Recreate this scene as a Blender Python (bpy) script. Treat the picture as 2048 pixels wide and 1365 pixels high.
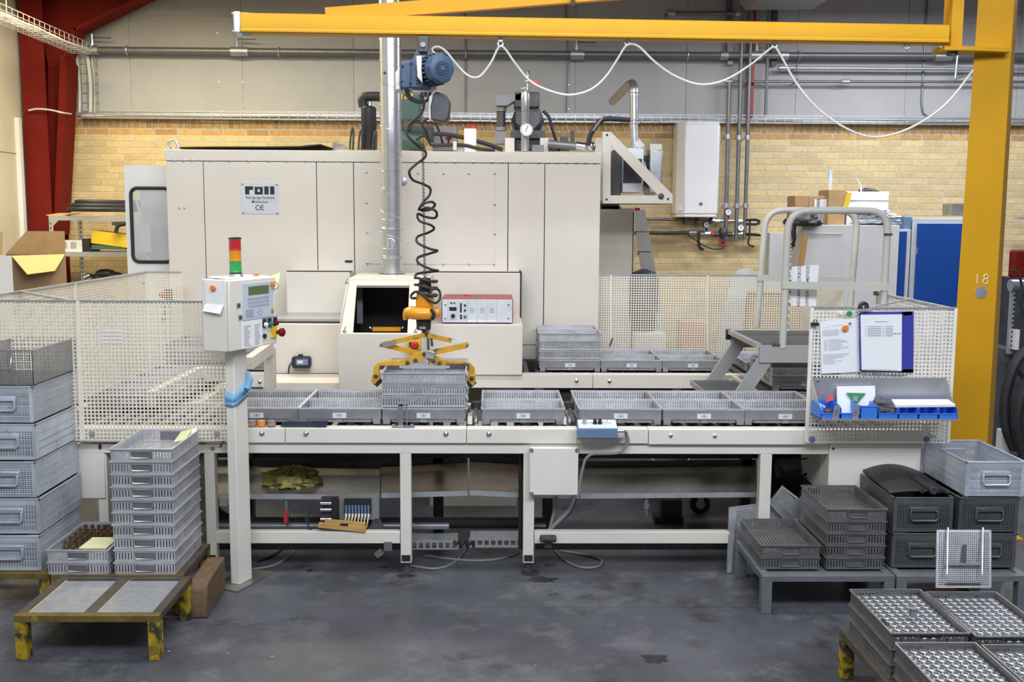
import bpy, math, random
from mathutils import noise
from mathutils import Vector, Matrix, Euler
random.seed(7)
PI = math.pi
scene = bpy.context.scene
for _o in list(bpy.data.objects):
    bpy.data.objects.remove(_o, do_unlink=True)
COL = scene.collection

# ------------------------------------------------------------------ camera
F = 2050.0
CAM = Vector((0, 0, 1.9))
PITCH, YAW, ROLL = math.atan(247/2050), math.atan(37/2050), 0.006
_f = Vector((math.sin(YAW)*math.cos(PITCH), math.cos(YAW)*math.cos(PITCH), -math.sin(PITCH)))
_r0 = _f.cross(Vector((0, 0, 1))).normalized()
_u0 = _r0.cross(_f)
_r = math.cos(ROLL)*_r0 + math.sin(ROLL)*_u0
_u = -math.sin(ROLL)*_r0 + math.cos(ROLL)*_u0
cd = bpy.data.cameras.new('camera')
cam = bpy.data.objects.new('camera', cd)
COL.objects.link(cam)
cd.sensor_width = 36.0
cd.lens = F/2048*36.0
cd.clip_start = 0.05
_m = Matrix((( _r.x, _u.x, -_f.x), (_r.y, _u.y, -_f.y), (_r.z, _u.z, -_f.z)))
cam.matrix_world = Matrix.Translation(CAM) @ _m.to_4x4()
scene.camera = cam

# ------------------------------------------------------------------ world, lights, exposure
scene.view_settings.view_transform = 'Standard'
scene.view_settings.look = 'None'
scene.view_settings.exposure = 0.28
scene.view_settings.gamma = 1.0
scene.view_settings.use_curve_mapping = False
w = bpy.data.worlds.new('hall_ambience')
scene.world = w
w.use_nodes = True
w.node_tree.nodes['Background'].inputs[0].default_value = (0.86, 0.91, 1.0, 1)
w.node_tree.nodes['Background'].inputs[1].default_value = 0.2

def area(name, loc, size, energy, color, target=None):
    ld = bpy.data.lights.new(name, 'AREA')
    ld.shape = 'RECTANGLE'
    ld.size, ld.size_y = size
    ld.energy = energy
    ld.color = color
    o = bpy.data.objects.new(name, ld)
    COL.objects.link(o)
    o.location = loc
    if target:
        d = Vector(target) - Vector(loc)
        o.rotation_euler = d.to_track_quat('-Z', 'Y').to_euler()
    return o
area('hall_lamp', (-0.3, 5.0, 5.7), (5.5, 0.7), 155, (1.0, 0.985, 0.965), (-0.3, 6.4, 0.6))
area('hall_lamp_left', (-3.0, 8.9, 4.05), (2.2, 0.5), 130, (1.0, 0.85, 0.52), (-3.0, 8.95, 0.0))
area('hall_lamp_right', (4.3, 8.9, 4.05), (2.2, 0.5), 120, (0.93, 0.95, 1.0), (4.3, 8.95, 0.0))
area('hall_lamp_front', (0.7, 0.6, 4.8), (7.0, 1.2), 335, (0.88, 0.93, 1.0), (0.4, 6.0, 1.0))

# ------------------------------------------------------------------ pixel -> world helpers
def ray(px, py):
    return _f + _r*((px-1024)/F) + _u*((682.5-py)/F)
def Y(px, py, y):
    d = ray(px, py); return CAM + d*(y/d.y)
def Z(px, py, z):
    d = ray(px, py); return CAM + d*((z-CAM.z)/d.z)

# ------------------------------------------------------------------ materials
MATS = {}
def mat(name, col, rough=.5, metal=0., var=.08, scale=6., bump=0., dirt=None, rnd=0., spec=None, coat=0., stretch=None):
    """col: linear rgb. dirt=(rgb, amount 0..1, scale). rnd: brightness variation from object to object / island."""
    m = bpy.data.materials.new(name); MATS[name] = m
    m.use_nodes = True
    nt = m.node_tree; N = nt.nodes; L = nt.links
    b = N['Principled BSDF']
    b.inputs['Roughness'].default_value = rough
    b.inputs['Metallic'].default_value = metal
    if spec is not None: b.inputs['Specular IOR Level'].default_value = spec
    if coat: b.inputs['Coat Weight'].default_value = coat
    tc = N.new('ShaderNodeTexCoord')
    mp = N.new('ShaderNodeMapping'); L.new(tc.outputs['Object'], mp.inputs[0])
    oi = N.new('ShaderNodeObjectInfo')
    ml = N.new('ShaderNodeVectorMath'); ml.operation = 'SCALE'
    cmb = N.new('ShaderNodeCombineXYZ')
    for i in range(3): L.new(oi.outputs['Random'], cmb.inputs[i])
    L.new(cmb.outputs[0], ml.inputs[0]); ml.inputs['Scale'].default_value = 37.0
    L.new(ml.outputs[0], mp.inputs['Location'])
    if stretch: mp.inputs['Scale'].default_value = stretch
    nz = N.new('ShaderNodeTexNoise'); nz.inputs['Scale'].default_value = scale
    nz.inputs['Detail'].default_value = 6; nz.inputs['Roughness'].default_value = .62
    L.new(mp.outputs[0], nz.inputs['Vector'])
    rp = N.new('ShaderNodeValToRGB')
    rp.color_ramp.elements[0].position = .3; rp.color_ramp.elements[1].position = .7
    rp.color_ramp.elements[0].color = (*[c*(1-var) for c in col], 1)
    rp.color_ramp.elements[1].color = (*[min(1, c*(1+var)) for c in col], 1)
    L.new(nz.outputs['Fac'], rp.inputs[0])
    out = rp.outputs[0]
    if rnd:
        geo = N.new('ShaderNodeNewGeometry')
        ad = N.new('ShaderNodeMath'); ad.operation = 'ADD'
        L.new(oi.outputs['Random'], ad.inputs[0]); L.new(geo.outputs['Random Per Island'], ad.inputs[1])
        fr = N.new('ShaderNodeMath'); fr.operation = 'FRACT'; L.new(ad.outputs[0], fr.inputs[0])
        mr = N.new('ShaderNodeMapRange'); mr.inputs['To Min'].default_value = 1-rnd; mr.inputs['To Max'].default_value = 1+rnd
        L.new(fr.outputs[0], mr.inputs['Value'])
        hs = N.new('ShaderNodeHueSaturation'); L.new(out, hs.inputs['Color']); L.new(mr.outputs[0], hs.inputs['Value'])
        out = hs.outputs[0]
    if dirt:
        n2 = N.new('ShaderNodeTexNoise'); n2.inputs['Scale'].default_value = dirt[2]
        n2.inputs['Detail'].default_value = 8; n2.inputs['Roughness'].default_value = .7
        L.new(mp.outputs[0], n2.inputs['Vector'])
        r2 = N.new('ShaderNodeValToRGB')
        c = .72 - .34*dirt[1]
        r2.color_ramp.elements[0].position = c; r2.color_ramp.elements[1].position = c+.12
        L.new(n2.outputs['Fac'], r2.inputs[0])
        mx = N.new('ShaderNodeMix'); mx.data_type = 'RGBA'
        L.new(r2.outputs[0], mx.inputs['Factor']); L.new(out, mx.inputs['A'])
        mx.inputs['B'].default_value = (*dirt[0], 1)
        out = mx.outputs['Result']
    L.new(out, b.inputs['Base Color'])
    if bump:
        n3 = N.new('ShaderNodeTexNoise'); n3.inputs['Scale'].default_value = scale*7
        n3.inputs['Detail'].default_value = 5
        L.new(mp.outputs[0], n3.inputs['Vector'])
        bp = N.new('ShaderNodeBump'); bp.inputs['Strength'].default_value = bump; bp.inputs['Distance'].default_value = .01
        L.new(n3.outputs['Fac'], bp.inputs['Height']); L.new(bp.outputs[0], b.inputs['Normal'])
    return m

mat('cream', (.69, .65, .585), .45, var=.03, scale=3)
mat('frame_white', (.74, .71, .65), .45, var=.04, scale=4, dirt=((.32, .29, .25), .06, 22))
mat('frame_worn', (.72, .69, .62), .5, var=.05, scale=4, dirt=((.16, .14, .12), .2, 26))
mat('door_white', (.74, .75, .76), .4, var=.03)
mat('seam_black', (.02, .02, .022), .6)
mat('black', (.018, .018, .02), .45, var=.2)
mat('rubber', (.022, .022, .025), .55, var=.3)
mat('dark_plastic', (.045, .043, .04), .5, var=.2)
mat('steel', (.46, .47, .50), .36, .85, var=.14, scale=14)
mat('basket_steel', (.56, .57, .605), .38, .5, var=.18, scale=9, rnd=.1)
mat('carrier_steel', (.30, .305, .325), .42, .5, var=.16, scale=9, dirt=((.25, .24, .23), .2, 18), rnd=.08)
mat('shaded_basket', (.20, .195, .20), .42, .55, var=.25, scale=9)  # basket steel darkened to imitate light falloff on the right floor stacks
mat('crate_steel', (.47, .51, .58), .5, .35, var=.16, scale=7, dirt=((.2, .21, .23), .3, 9), rnd=.25)
mat('crate_dark', (.115, .12, .122), .5, .5, var=.22, scale=7, dirt=((.26, .26, .26), .2, 14), rnd=.12)
mat('galvanized', (.52, .54, .57), .38, .75, var=.15, scale=18)
mat('duct_steel', (.66, .68, .72), .27, .92, var=.08, scale=10)
mat('pipe_grey', (.20, .205, .22), .4, .5, var=.12, scale=12)
mat('iron_dark', (.075, .077, .085), .5, .4, var=.25, scale=12)
mat('pump_navy', (.035, .045, .07), .45, .2, var=.25, scale=12)
mat('grey_paint', (.22, .22, .225), .5, var=.08)
mat('pump_green', (.05, .115, .10), .45, var=.15)
mat('hoist_blue', (.045, .09, .17), .42, var=.15, scale=15, dirt=((.4, .42, .4), .08, 20))
mat('jib_yellow', (.60, .31, .010), .5, var=.05, scale=3, spec=.25, dirt=((.32, .19, .03), .05, 12))
mat('grab_yellow', (.60, .32, .02), .5, var=.15, scale=18, dirt=((.07, .065, .06), .52, 20))
mat('grab_orange', (.74, .31, .012), .32, var=.08, coat=.3)
mat('stand_yellow', (.42, .29, .012), .6, var=.25, scale=14, dirt=((.04, .03, .018), .85, 13), bump=.1)
mat('stand_dark', (.07, .06, .045), .6, var=.3, scale=14, dirt=((.42, .30, .03), .25, 22))
mat('stand_grey', (.13, .14, .155), .5, var=.15, dirt=((.07, .07, .075), .3, 18))
mat('red_steel', (.16, .009, .005), .75, spec=.2, var=.12, scale=4)
mat('red_pipe', (.34, .02, .025), .45, var=.1)
mat('red_plastic', (.55, .025, .03), .35)
mat('pink_red', (.28, .075, .065), .5, var=.08)
mat('brick', (.70, .54, .27), .85, var=.12, scale=30, bump=.3, rnd=.11)
mat('brick_top', (.58, .34, .11), .85, var=.16, scale=30, bump=.3, rnd=.2)
mat('mortar', (.57, .555, .54), .95, var=.15, scale=40, bump=.3)
mat('wall_board', (.44, .442, .45), .8, var=.06, scale=2.5, bump=.04, rnd=.03)
mat('wall_side', (.60, .56, .47), .8, var=.05, scale=2, bump=.05)
mat('mesh_cream', (.78, .73, .62), .5, var=.06)
mat('mesh_white', (.80, .78, .73), .5, var=.05)
mat('rail_paint', (.50, .50, .46), .42, var=.06)
mat('step_grey', (.38, .39, .40), .42, .3, var=.06)
mat('step_tread', (.17, .17, .18), .5, .4, var=.15)
mat('alu', (.62, .63, .65), .36, .8, var=.06)
mat('white', (.80, .80, .80), .4, var=.02)
mat('heater_white', (.78, .79, .82), .3, var=.015, coat=.2)
mat('paper', (.82, .83, .85), .7, var=.02)
mat('ink', (.10, .11, .15), .8)
mat('ink_soft', (.36, .37, .43), .8)
mat('ink_faint', (.54, .55, .61), .8)
mat('shaded_plate', (.24, .24, .25), .4, .6, var=.15)  # darker tone stands in for shade on the recessed basket handle plate
mat('folder_blue', (.045, .055, .36), .4)
mat('bin_blue', (.045, .19, .72), .38, var=.05)
mat('cabinet_blue', (.004, .055, .29), .4, var=.03)
mat('cabinet_grey', (.52, .55, .58), .45, var=.03)
mat('cabinet_side', (.62, .63, .64), .5, var=.03)
mat('cardboard', (.42, .27, .13), .85, var=.1, scale=10)
mat('cardboard_light', (.60, .43, .20), .85, var=.06, scale=10)
mat('cardboard_in', (.27, .19, .115), .85, var=.08)
mat('yellow_card', (.72, .50, .02), .6, var=.04)
mat('yellow_sign', (.75, .55, .02), .5)
mat('wood', (.50, .30, .10), .6, var=.18, scale=4, stretch=(1, 14, 14))
mat('beam_wood', (.13, .08, .042), .75, var=.3, scale=4, stretch=(12, 2, 12), bump=.2, dirt=((.38, .28, .17), .25, 6))
mat('cloth_blue', (.22, .47, .70), .8, var=.12, scale=20)
mat('rag_green', (.33, .31, .10), .95, var=.45, scale=14, bump=.4)
mat('oil', (.028, .028, .03), .35, var=.4, scale=20)
mat('stand_mix', (.13, .09, .02), .6, var=.4, scale=14, dirt=((.34, .24, .02), .4, 18), bump=.1)
mat('glove_grey', (.10, .10, .115), .8, var=.35, scale=14)
mat('plate_zinc', (.37, .38, .40), .5, .5, var=.16, scale=25)
mat('trough', (.30, .29, .26), .32, .7, var=.35, scale=4, dirt=((.05, .045, .035), .22, 34))
mat('trough_brown', (.20, .15, .11), .3, .6, var=.3, scale=5, dirt=((.06, .05, .045), .25, 9))
mat('orange_plastic', (.75, .22, .03), .4)
mat('green_plastic', (.03, .26, .09), .4)
mat('lens_red', (.50, .012, .02), .15, coat=.6)
mat('lens_amber', (.72, .27, .012), .15, coat=.6)
mat('lens_green', (.03, .33, .08), .15, coat=.6)
mat('lcd', (.10, .17, .07), .25)
mat('panel_blue', (.50, .57, .66), .4)
mat('panel_lilac', (.60, .63, .70), .4)
mat('switch_blue', (.13, .21, .33), .42, var=.06)
mat('switch_top', (.60, .68, .78), .4, var=.04)
mat('teal', (.01, .22, .22), .35)
mat('chrome', (.75, .76, .78), .15, 1., var=.03)
mat('part_steel', (.33, .34, .37), .42, .7, var=.1, scale=30)
mat('rust', (.10, .055, .03), .6, .3, var=.4, scale=30)
mat('wire_white', (.72, .71, .66), .5)
mat('cable_grey', (.22, .22, .22), .5)
mat('plastic_film', (.62, .64, .67), .25, var=.1, scale=12)
mat('note_yellow', (.72, .72, .40), .7)
mat('salmon', (.72, .36, .22), .7)
mat('hall_dark', (.07, .08, .09), .5, var=.3)

def glass(name, col, rough, trans):
    m = mat(name, col, rough, var=0)
    m.node_tree.nodes['Principled BSDF'].inputs['Transmission Weight'].default_value = trans
    return m
glass('window_glass', (.86, .92, 1.0), .06, .75)
glass('clear_film', (.9, .92, .95), .25, .6)

def floor_mat():
    m = mat('concrete_floor', (.072, .075, .09), .42, var=.38, scale=1.5, dirt=((.035, .035, .037), .5, 2.4), bump=.03)
    nt = m.node_tree; N = nt.nodes; L = nt.links; b = N['Principled BSDF']
    # pale scuffs and specks on top
    src = b.inputs['Base Color'].links[0].from_socket
    tc = N.new('ShaderNodeTexCoord')
    n = N.new('ShaderNodeTexNoise'); n.inputs['Scale'].default_value = 3.2; n.inputs['Detail'].default_value = 10; n.inputs['Roughness'].default_value = .75
    L.new(tc.outputs['Object'], n.inputs['Vector'])
    r = N.new('ShaderNodeValToRGB'); r.color_ramp.elements[0].position = .52; r.color_ramp.elements[1].position = .78
    L.new(n.outputs['Fac'], r.inputs[0])
    v = N.new('ShaderNodeTexVoronoi'); v.inputs['Scale'].default_value = 5.0; L.new(tc.outputs['Object'], v.inputs['Vector'])
    r2 = N.new('ShaderNodeValToRGB'); r2.color_ramp.elements[0].position = .028; r2.color_ramp.elements[1].position = .04
    r2.color_ramp.elements[0].color = (.8, .8, .8, 1); r2.color_ramp.elements[1].color = (0, 0, 0, 1)
    L.new(v.outputs['Distance'], r2.inputs[0])
    mx = N.new('ShaderNodeMix'); mx.data_type = 'RGBA'; L.new(r.outputs[0], mx.inputs['Factor']); L.new(src, mx.inputs['A']); mx.inputs['B'].default_value = (.17, .175, .19, 1)
    m2 = N.new('ShaderNodeMix'); m2.data_type = 'RGBA'; L.new(r2.outputs[0], m2.inputs['Factor']); L.new(mx.outputs['Result'], m2.inputs['A']); m2.inputs['B'].default_value = (.35, .35, .36, 1)
    L.new(m2.outputs['Result'], b.inputs['Base Color'])
    rr = N.new('ShaderNodeMapRange'); rr.inputs['To Min'].default_value = .28; rr.inputs['To Max'].default_value = .6
    L.new(n.outputs['Fac'], rr.inputs['Value']); L.new(rr.outputs[0], b.inputs['Roughness'])
floor_mat()

# ------------------------------------------------------------------ lettering (converted to meshes before anything else exists)
TXT = {}
def pretext(key, s, extrude=.001, bold=0., spacing=1., width=None):
    cu = bpy.data.curves.new('lettering', 'FONT'); cu.body = s; cu.size = 1.0
    cu.align_x = 'CENTER'; cu.align_y = 'CENTER'; cu.extrude = extrude; cu.offset = bold
    cu.space_character = spacing; cu.resolution_u = 3
    o = bpy.data.objects.new('lettering', cu); COL.objects.link(o)
    dg = bpy.context.evaluated_depsgraph_get()
    me = bpy.data.meshes.new_from_object(o.evaluated_get(dg))
    vs = [v.co.copy() for v in me.vertices]; fs = [tuple(p.vertices) for p in me.polygons]
    bpy.data.objects.remove(o, do_unlink=True); bpy.data.curves.remove(cu); bpy.data.meshes.remove(me)
    TXT[key] = (vs, fs)
pretext('reinig', 'Reinigungs-Systeme', .01, .003, 1.06)
pretext('muhl', 'M\u00fchlacker', .01, .003, 1.06)
pretext('181', '181', .01, .012, 1.1)
pretext('182', '182', .01, .012, 1.1)
pretext('domino', 'domino', .02, .004, 1.15)
pretext('adgang', 'ADGANG FORBUD', .01, .008, 1.05)
pretext('uved', 'UVEDKOMMENDE', .01, .008, 1.05)
pretext('18', '18', .006, -.004, 1.6)
pretext('bolt', '!', .01)

# ------------------------------------------------------------------ mesh builder
MW = {}    # object name -> world matrix used while building
class MB:
    def __init__(s): s.v = []; s.f = []; s.mi = []; s.cur = 0; s.st = []
    def add(s, vs, fs):
        o = len(s.v); s.st.append((o, len(s.f))); s.v += [Vector(p) for p in vs]
        s.f += [tuple(i+o for i in q) for q in fs]; s.mi += [s.cur]*len(fs)
        return s
    def box(s, x0, y0, z0, x1, y1, z1):
        if x0 > x1: x0, x1 = x1, x0
        if y0 > y1: y0, y1 = y1, y0
        if z0 > z1: z0, z1 = z1, z0
        return s.add([(x0,y0,z0),(x1,y0,z0),(x1,y1,z0),(x0,y1,z0),(x0,y0,z1),(x1,y0,z1),(x1,y1,z1),(x0,y1,z1)],
              [(0,3,2,1),(4,5,6,7),(0,1,5,4),(1,2,6,5),(2,3,7,6),(3,0,4,7)])
    def cbox(s, c, d, rot=None):
        c = Vector(c); h = [x/2 for x in d]
        R = rot.to_matrix() if isinstance(rot, Euler) else (rot or Matrix.Identity(3))
        p = [(-1,-1,-1),(1,-1,-1),(1,1,-1),(-1,1,-1),(-1,-1,1),(1,-1,1),(1,1,1),(-1,1,1)]
        return s.add([c + R @ Vector((a*h[0], b*h[1], e*h[2])) for a, b, e in p],
              [(0,3,2,1),(4,5,6,7),(0,1,5,4),(1,2,6,5),(2,3,7,6),(3,0,4,7)])
    def beam(s, p0, p1, w, h, up=(0,0,1)):
        p0, p1 = Vector(p0), Vector(p1); d = (p1-p0); L = d.length; d.normalize()
        up = Vector(up)
        if abs(d.dot(up)) > .99: up = Vector((0,1,0))
        sd = d.cross(up).normalized(); u2 = sd.cross(d)
        R = Matrix((sd, d, u2)).transposed()
        return s.cbox((p0+p1)/2, (w, L, h), R)
    def cyl(s, p0, p1, r, n=12, r2=None, caps=True):
        p0, p1 = Vector(p0), Vector(p1); d = (p1-p0).normalized()
        r2 = r if r2 is None else r2
        a = d.orthogonal().normalized(); b = d.cross(a)
        vs = []
        for p, rr in ((p0, r), (p1, r2)):
            vs += [p + (a*math.cos(2*PI*i/n) + b*math.sin(2*PI*i/n))*rr for i in range(n)]
        fs = [(i, (i+1) % n, n+(i+1) % n, n+i) for i in range(n)]
        if caps: fs += [tuple(range(n-1, -1, -1)), tuple(range(n, 2*n))]
        return s.add(vs, fs)
    def tube(s, pts, r, n=8, closed=False):
        pts = [Vector(p) for p in pts]; m = len(pts)
        rs = r if isinstance(r, (list, tuple)) else [r]*m
        T = []
        for i in range(m):
            a = pts[(i-1) % m] if (closed or i) else pts[0]
            b = pts[(i+1) % m] if (closed or i < m-1) else pts[-1]
            t = b-a
            T.append(t.normalized() if t.length > 1e-9 else Vector((0,0,1)))
        nrm = T[0].orthogonal().normalized(); vs = []
        for i in range(m):
            nrm = nrm - T[i]*nrm.dot(T[i])
            nrm = nrm.normalized() if nrm.length > 1e-6 else T[i].orthogonal().normalized()
            bn = T[i].cross(nrm)
            vs += [pts[i] + (nrm*math.cos(2*PI*k/n) + bn*math.sin(2*PI*k/n))*rs[i] for k in range(n)]
        fs = []
        for i in range(m if closed else m-1):
            j = (i+1) % m
            fs += [(i*n+k, i*n+(k+1) % n, j*n+(k+1) % n, j*n+k) for k in range(n)]
        if not closed: fs += [tuple(range(n-1, -1, -1)), tuple(range((m-1)*n, m*n))]
        return s.add(vs, fs)
    def lathe(s, prof, c, n=20, axis=(0,0,1)):
        c = Vector(c); ax = Vector(axis).normalized()
        if ax.dot(Vector((0,0,1))) > .999: a, b = Vector((1,0,0)), Vector((0,1,0))
        else: a = ax.orthogonal().normalized(); b = ax.cross(a)
        vs = []
        for r, h in prof:
            vs += [c + ax*h + (a*math.cos(2*PI*i/n) + b*math.sin(2*PI*i/n))*max(r, 1e-4) for i in range(n)]
        m = len(prof)
        fs = [(i*n+k, i*n+(k+1) % n, (i+1)*n+(k+1) % n, (i+1)*n+k) for i in range(m-1) for k in range(n)]
        fs += [tuple(range(n-1, -1, -1)), tuple(range((m-1)*n, m*n))]
        return s.add(vs, fs)
    def prism(s, poly, a, b, axis='y'):
        """poly: 2-D points; extruded from a to b along axis ('y': (x,z), 'x': (y,z), 'z': (x,y))"""
        def P(q, t):
            return {'y': (q[0], t, q[1]), 'x': (t, q[0], q[1]), 'z': (q[0], q[1], t)}[axis]
        n = len(poly)
        return s.add([P(q, a) for q in poly] + [P(q, b) for q in poly],
              [tuple(range(n)), tuple(range(2*n-1, n-1, -1))] + [(i, i+n, (i+1) % n+n, (i+1) % n) for i in range(n)])
    def slab(s, quad, t):
        """four world corners, thickened by t along the normal (back side)"""
        q = [Vector(p) for p in quad]; nn = (q[1]-q[0]).cross(q[3]-q[0]).normalized()*t
        return s.add(q + [p-nn for p in q], [(0,1,2,3),(7,6,5,4),(0,4,5,1),(1,5,6,2),(2,6,7,3),(3,7,4,0)])
    def frame(s, quad, w, t):
        """rectangular frame of width w inside four corners (order around), thickness t"""
        q = [Vector(p) for p in quad]
        for i in range(4):
            a, b = q[i], q[(i+1) % 4]; c = q[(i+2) % 4]; d = q[(i+3) % 4]
            ib = (c-b).normalized()*w; ia = (d-a).normalized()*w
            s.slab([a, b, b+ib, a+ia], t)
        return s
    def sphere(s, c, r, n=12, m=8, sc=(1,1,1)):
        c = Vector(c); vs = [c+Vector((0,0,-r*sc[2]))]
        for j in range(1, m):
            t = -PI/2 + PI*j/m
            vs += [c + Vector((r*sc[0]*math.cos(t)*math.cos(2*PI*i/n), r*sc[1]*math.cos(t)*math.sin(2*PI*i/n), r*sc[2]*math.sin(t))) for i in range(n)]
        vs.append(c+Vector((0,0,r*sc[2]))); e = len(vs)-1
        fs = [(0, 1+(i+1) % n, 1+i) for i in range(n)]
        for j in range(m-2):
            o = 1+j*n
            fs += [(o+i, o+(i+1) % n, o+n+(i+1) % n, o+n+i) for i in range(n)]
        o = 1+(m-2)*n
        fs += [(o+i, o+(i+1) % n, e) for i in range(n)]
        return s.add(vs, fs)
    def torus(s, c, R, r, axis=(0,0,1), n=14, k=6, sx=1., a=None):
        c = Vector(c); ax = Vector(axis).normalized()
        a = Vector(a).normalized() if a else ax.orthogonal().normalized(); b = ax.cross(a)
        return s.tube([c + a*math.cos(2*PI*i/n)*R*sx + b*math.sin(2*PI*i/n)*R for i in range(n)], r, k, True)
    def text(s, key, c, size, right=(1,0,0), up=(0,0,1), sx=1.):
        vs, fs = TXT[key]; c = Vector(c); R_, U_ = Vector(right).normalized(), Vector(up).normalized(); Nn = R_.cross(U_)
        return s.add([c + R_*(p.x*size*sx) + U_*(p.y*size) + Nn*(p.z*size) for p in vs], fs)
    def mesh_grid(s, o, u, v, pu, pv, wid, t, nrm):
        """perforated sheet: bars along u and v from corner o, pitch pu/pv, bar width wid, thickness t"""
        o, u, v, nrm = Vector(o), Vector(u), Vector(v), Vector(nrm).normalized()
        U, V = u.normalized(), v.normalized(); nu = max(1, round(u.length/pu)); nv = max(1, round(v.length/pv))
        for i in range(nu+1):
            c = o + u*(i/nu)
            a, b = c - U*(wid/2), c + U*(wid/2)
            s.slab([a, b, b+v, a+v], t)
        for j in range(nv+1):
            c = o + v*(j/nv) - nrm*(t*.15)
            a, b = c - V*(wid/2), c + V*(wid/2)
            s.slab([a, a+u, b+u, b], t)
        return s
    def build(s, name, m, parent=None, bevel=0., kind=None, label=None, smooth=True):
        me = bpy.data.meshes.new(name)
        if parent is not None: W = MW[parent.name]
        else:
            xs = [p.x for p in s.v]; ys = [p.y for p in s.v]; zs = [p.z for p in s.v]
            W = Matrix.Translation(((min(xs)+max(xs))/2, (min(ys)+max(ys))/2, min(zs)))
        I = W.inverted()
        me.from_pydata([I @ p for p in s.v], [], s.f)
        ms = m if isinstance(m, (list, tuple)) else [m]
        for k in ms: me.materials.append(MATS[k])
        if len(ms) > 1: me.polygons.foreach_set('material_index', s.mi)
        me.update()
        if smooth:
            me.polygons.foreach_set('use_smooth', [True]*len(me.polygons))
            me.set_sharp_from_angle(angle=math.radians(38))
        o = bpy.data.objects.new(name, me); COL.objects.link(o)
        if parent is not None: o.parent = parent
        else: o.matrix_world = W
        MW[o.name] = W
        if bevel:
            bv = o.modifiers.new('bevel', 'BEVEL'); bv.width = bevel; bv.segments = 2; bv.limit_method = 'ANGLE'; bv.angle_limit = math.radians(40)
        if kind: o['kind'] = kind
        if label: o['label'] = label
        return o
def build_each(mb, name, m, parent, bevel=0.):
    """every piece added to mb becomes an object (part) of its own"""
    out = []; st = mb.st + [(len(mb.v), len(mb.f))]
    for (v0, f0), (v1, f1) in zip(st[:-1], st[1:]):
        k = MB(); k.add(mb.v[v0:v1], [tuple(i-v0 for i in q) for q in mb.f[f0:f1]])
        out.append(k.build(name, m, parent, bevel=bevel))
    return out
def lump(mb, c, size, seed=0, amp=.35, freq=2.2, nu=26, nv=16, flat=-.35, ridged=.5):
    """crumpled lump: displaced ellipsoid with a flattened underside"""
    c = Vector(c); vs = []; off = Vector((seed*7.3, seed*3.1, seed*1.7))
    for j in range(nv+1):
        t = -PI/2+PI*j/nv
        for i in range(nu):
            p = 2*PI*i/nu; d = Vector((math.cos(t)*math.cos(p), math.cos(t)*math.sin(p), math.sin(t)))
            n1 = noise.noise(d*freq+off); n2 = 1-2*abs(noise.noise(d*freq*2.1+off*2)); n3 = noise.noise(d*freq*5+off)
            r = 1+amp*(n1*(1-ridged)+n2*ridged*.7-.2*ridged+n3*.35)
            q = d*r; q.z = max(q.z, flat)
            vs.append(c+Vector((q.x*size[0], q.y*size[1], q.z*size[2])))
    fs = [(j*nu+i, j*nu+(i+1) % nu, (j+1)*nu+(i+1) % nu, (j+1)*nu+i) for j in range(nv) for i in range(nu)]
    return mb.add(vs, fs)
def tag(o, label, cat, group=None):
    o['label'] = label; o['category'] = cat
    if group: o['group'] = group
    return o
def root(name, label, cat, loc, rz=0., group=None):
    o = bpy.data.objects.new(name, None); COL.objects.link(o)
    o.empty_display_size = .1
    o.location = loc; o.rotation_euler = (0, 0, rz)
    MW[o.name] = Matrix.Translation(Vector(loc)) @ Matrix.Rotation(rz, 4, 'Z')
    return tag(o, label, cat, group)
def single(mb, name, m, label, cat, group=None, bevel=0.):
    return tag(mb.build(name, m, bevel=bevel), label, cat, group)
def struct(mb, name, m, bevel=0.):
    return mb.build(name, m, kind='structure', bevel=bevel)
KIDS = {}
def copy_tree(r, loc, rz=0., label=None, group=None, tilt=None):
    def kids(o):
        if o.name not in KIDS: KIDS[o.name] = list(o.children)
        return KIDS[o.name]
    def cp(o, par):
        c = o.copy(); COL.objects.link(c)
        if par: c.parent = par
        for k in kids(o): cp(k, c)
        return c
    c = cp(r, None)
    c.location = loc; c.rotation_euler = tilt or (0, 0, rz)
    MW[c.name] = Matrix.Translation(Vector(loc)) @ Matrix.Rotation(rz, 4, 'Z')
    if label: c['label'] = label
    if group: c['group'] = group
    elif 'group' in c: del c['group']
    return c
def arc(c, r, a0, a1, n, u, v):
    c, u, v = Vector(c), Vector(u), Vector(v)
    return [c + u*(r*math.cos(a0+(a1-a0)*i/n)) + v*(r*math.sin(a0+(a1-a0)*i/n)) for i in range(n+1)]
def spline(pts, k=6):
    pts = [Vector(p) for p in pts]; out = []
    for i in range(len(pts)-1):
        p0, p1, p2, p3 = pts[max(i-1, 0)], pts[i], pts[i+1], pts[min(i+2, len(pts)-1)]
        for j in range(k):
            t = j/k
            out.append(.5*((2*p1) + (p2-p0)*t + (2*p0-5*p1+4*p2-p3)*t*t + (3*p1-p0-3*p2+p3)*t**3))
    return out + [pts[-1]]
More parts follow.
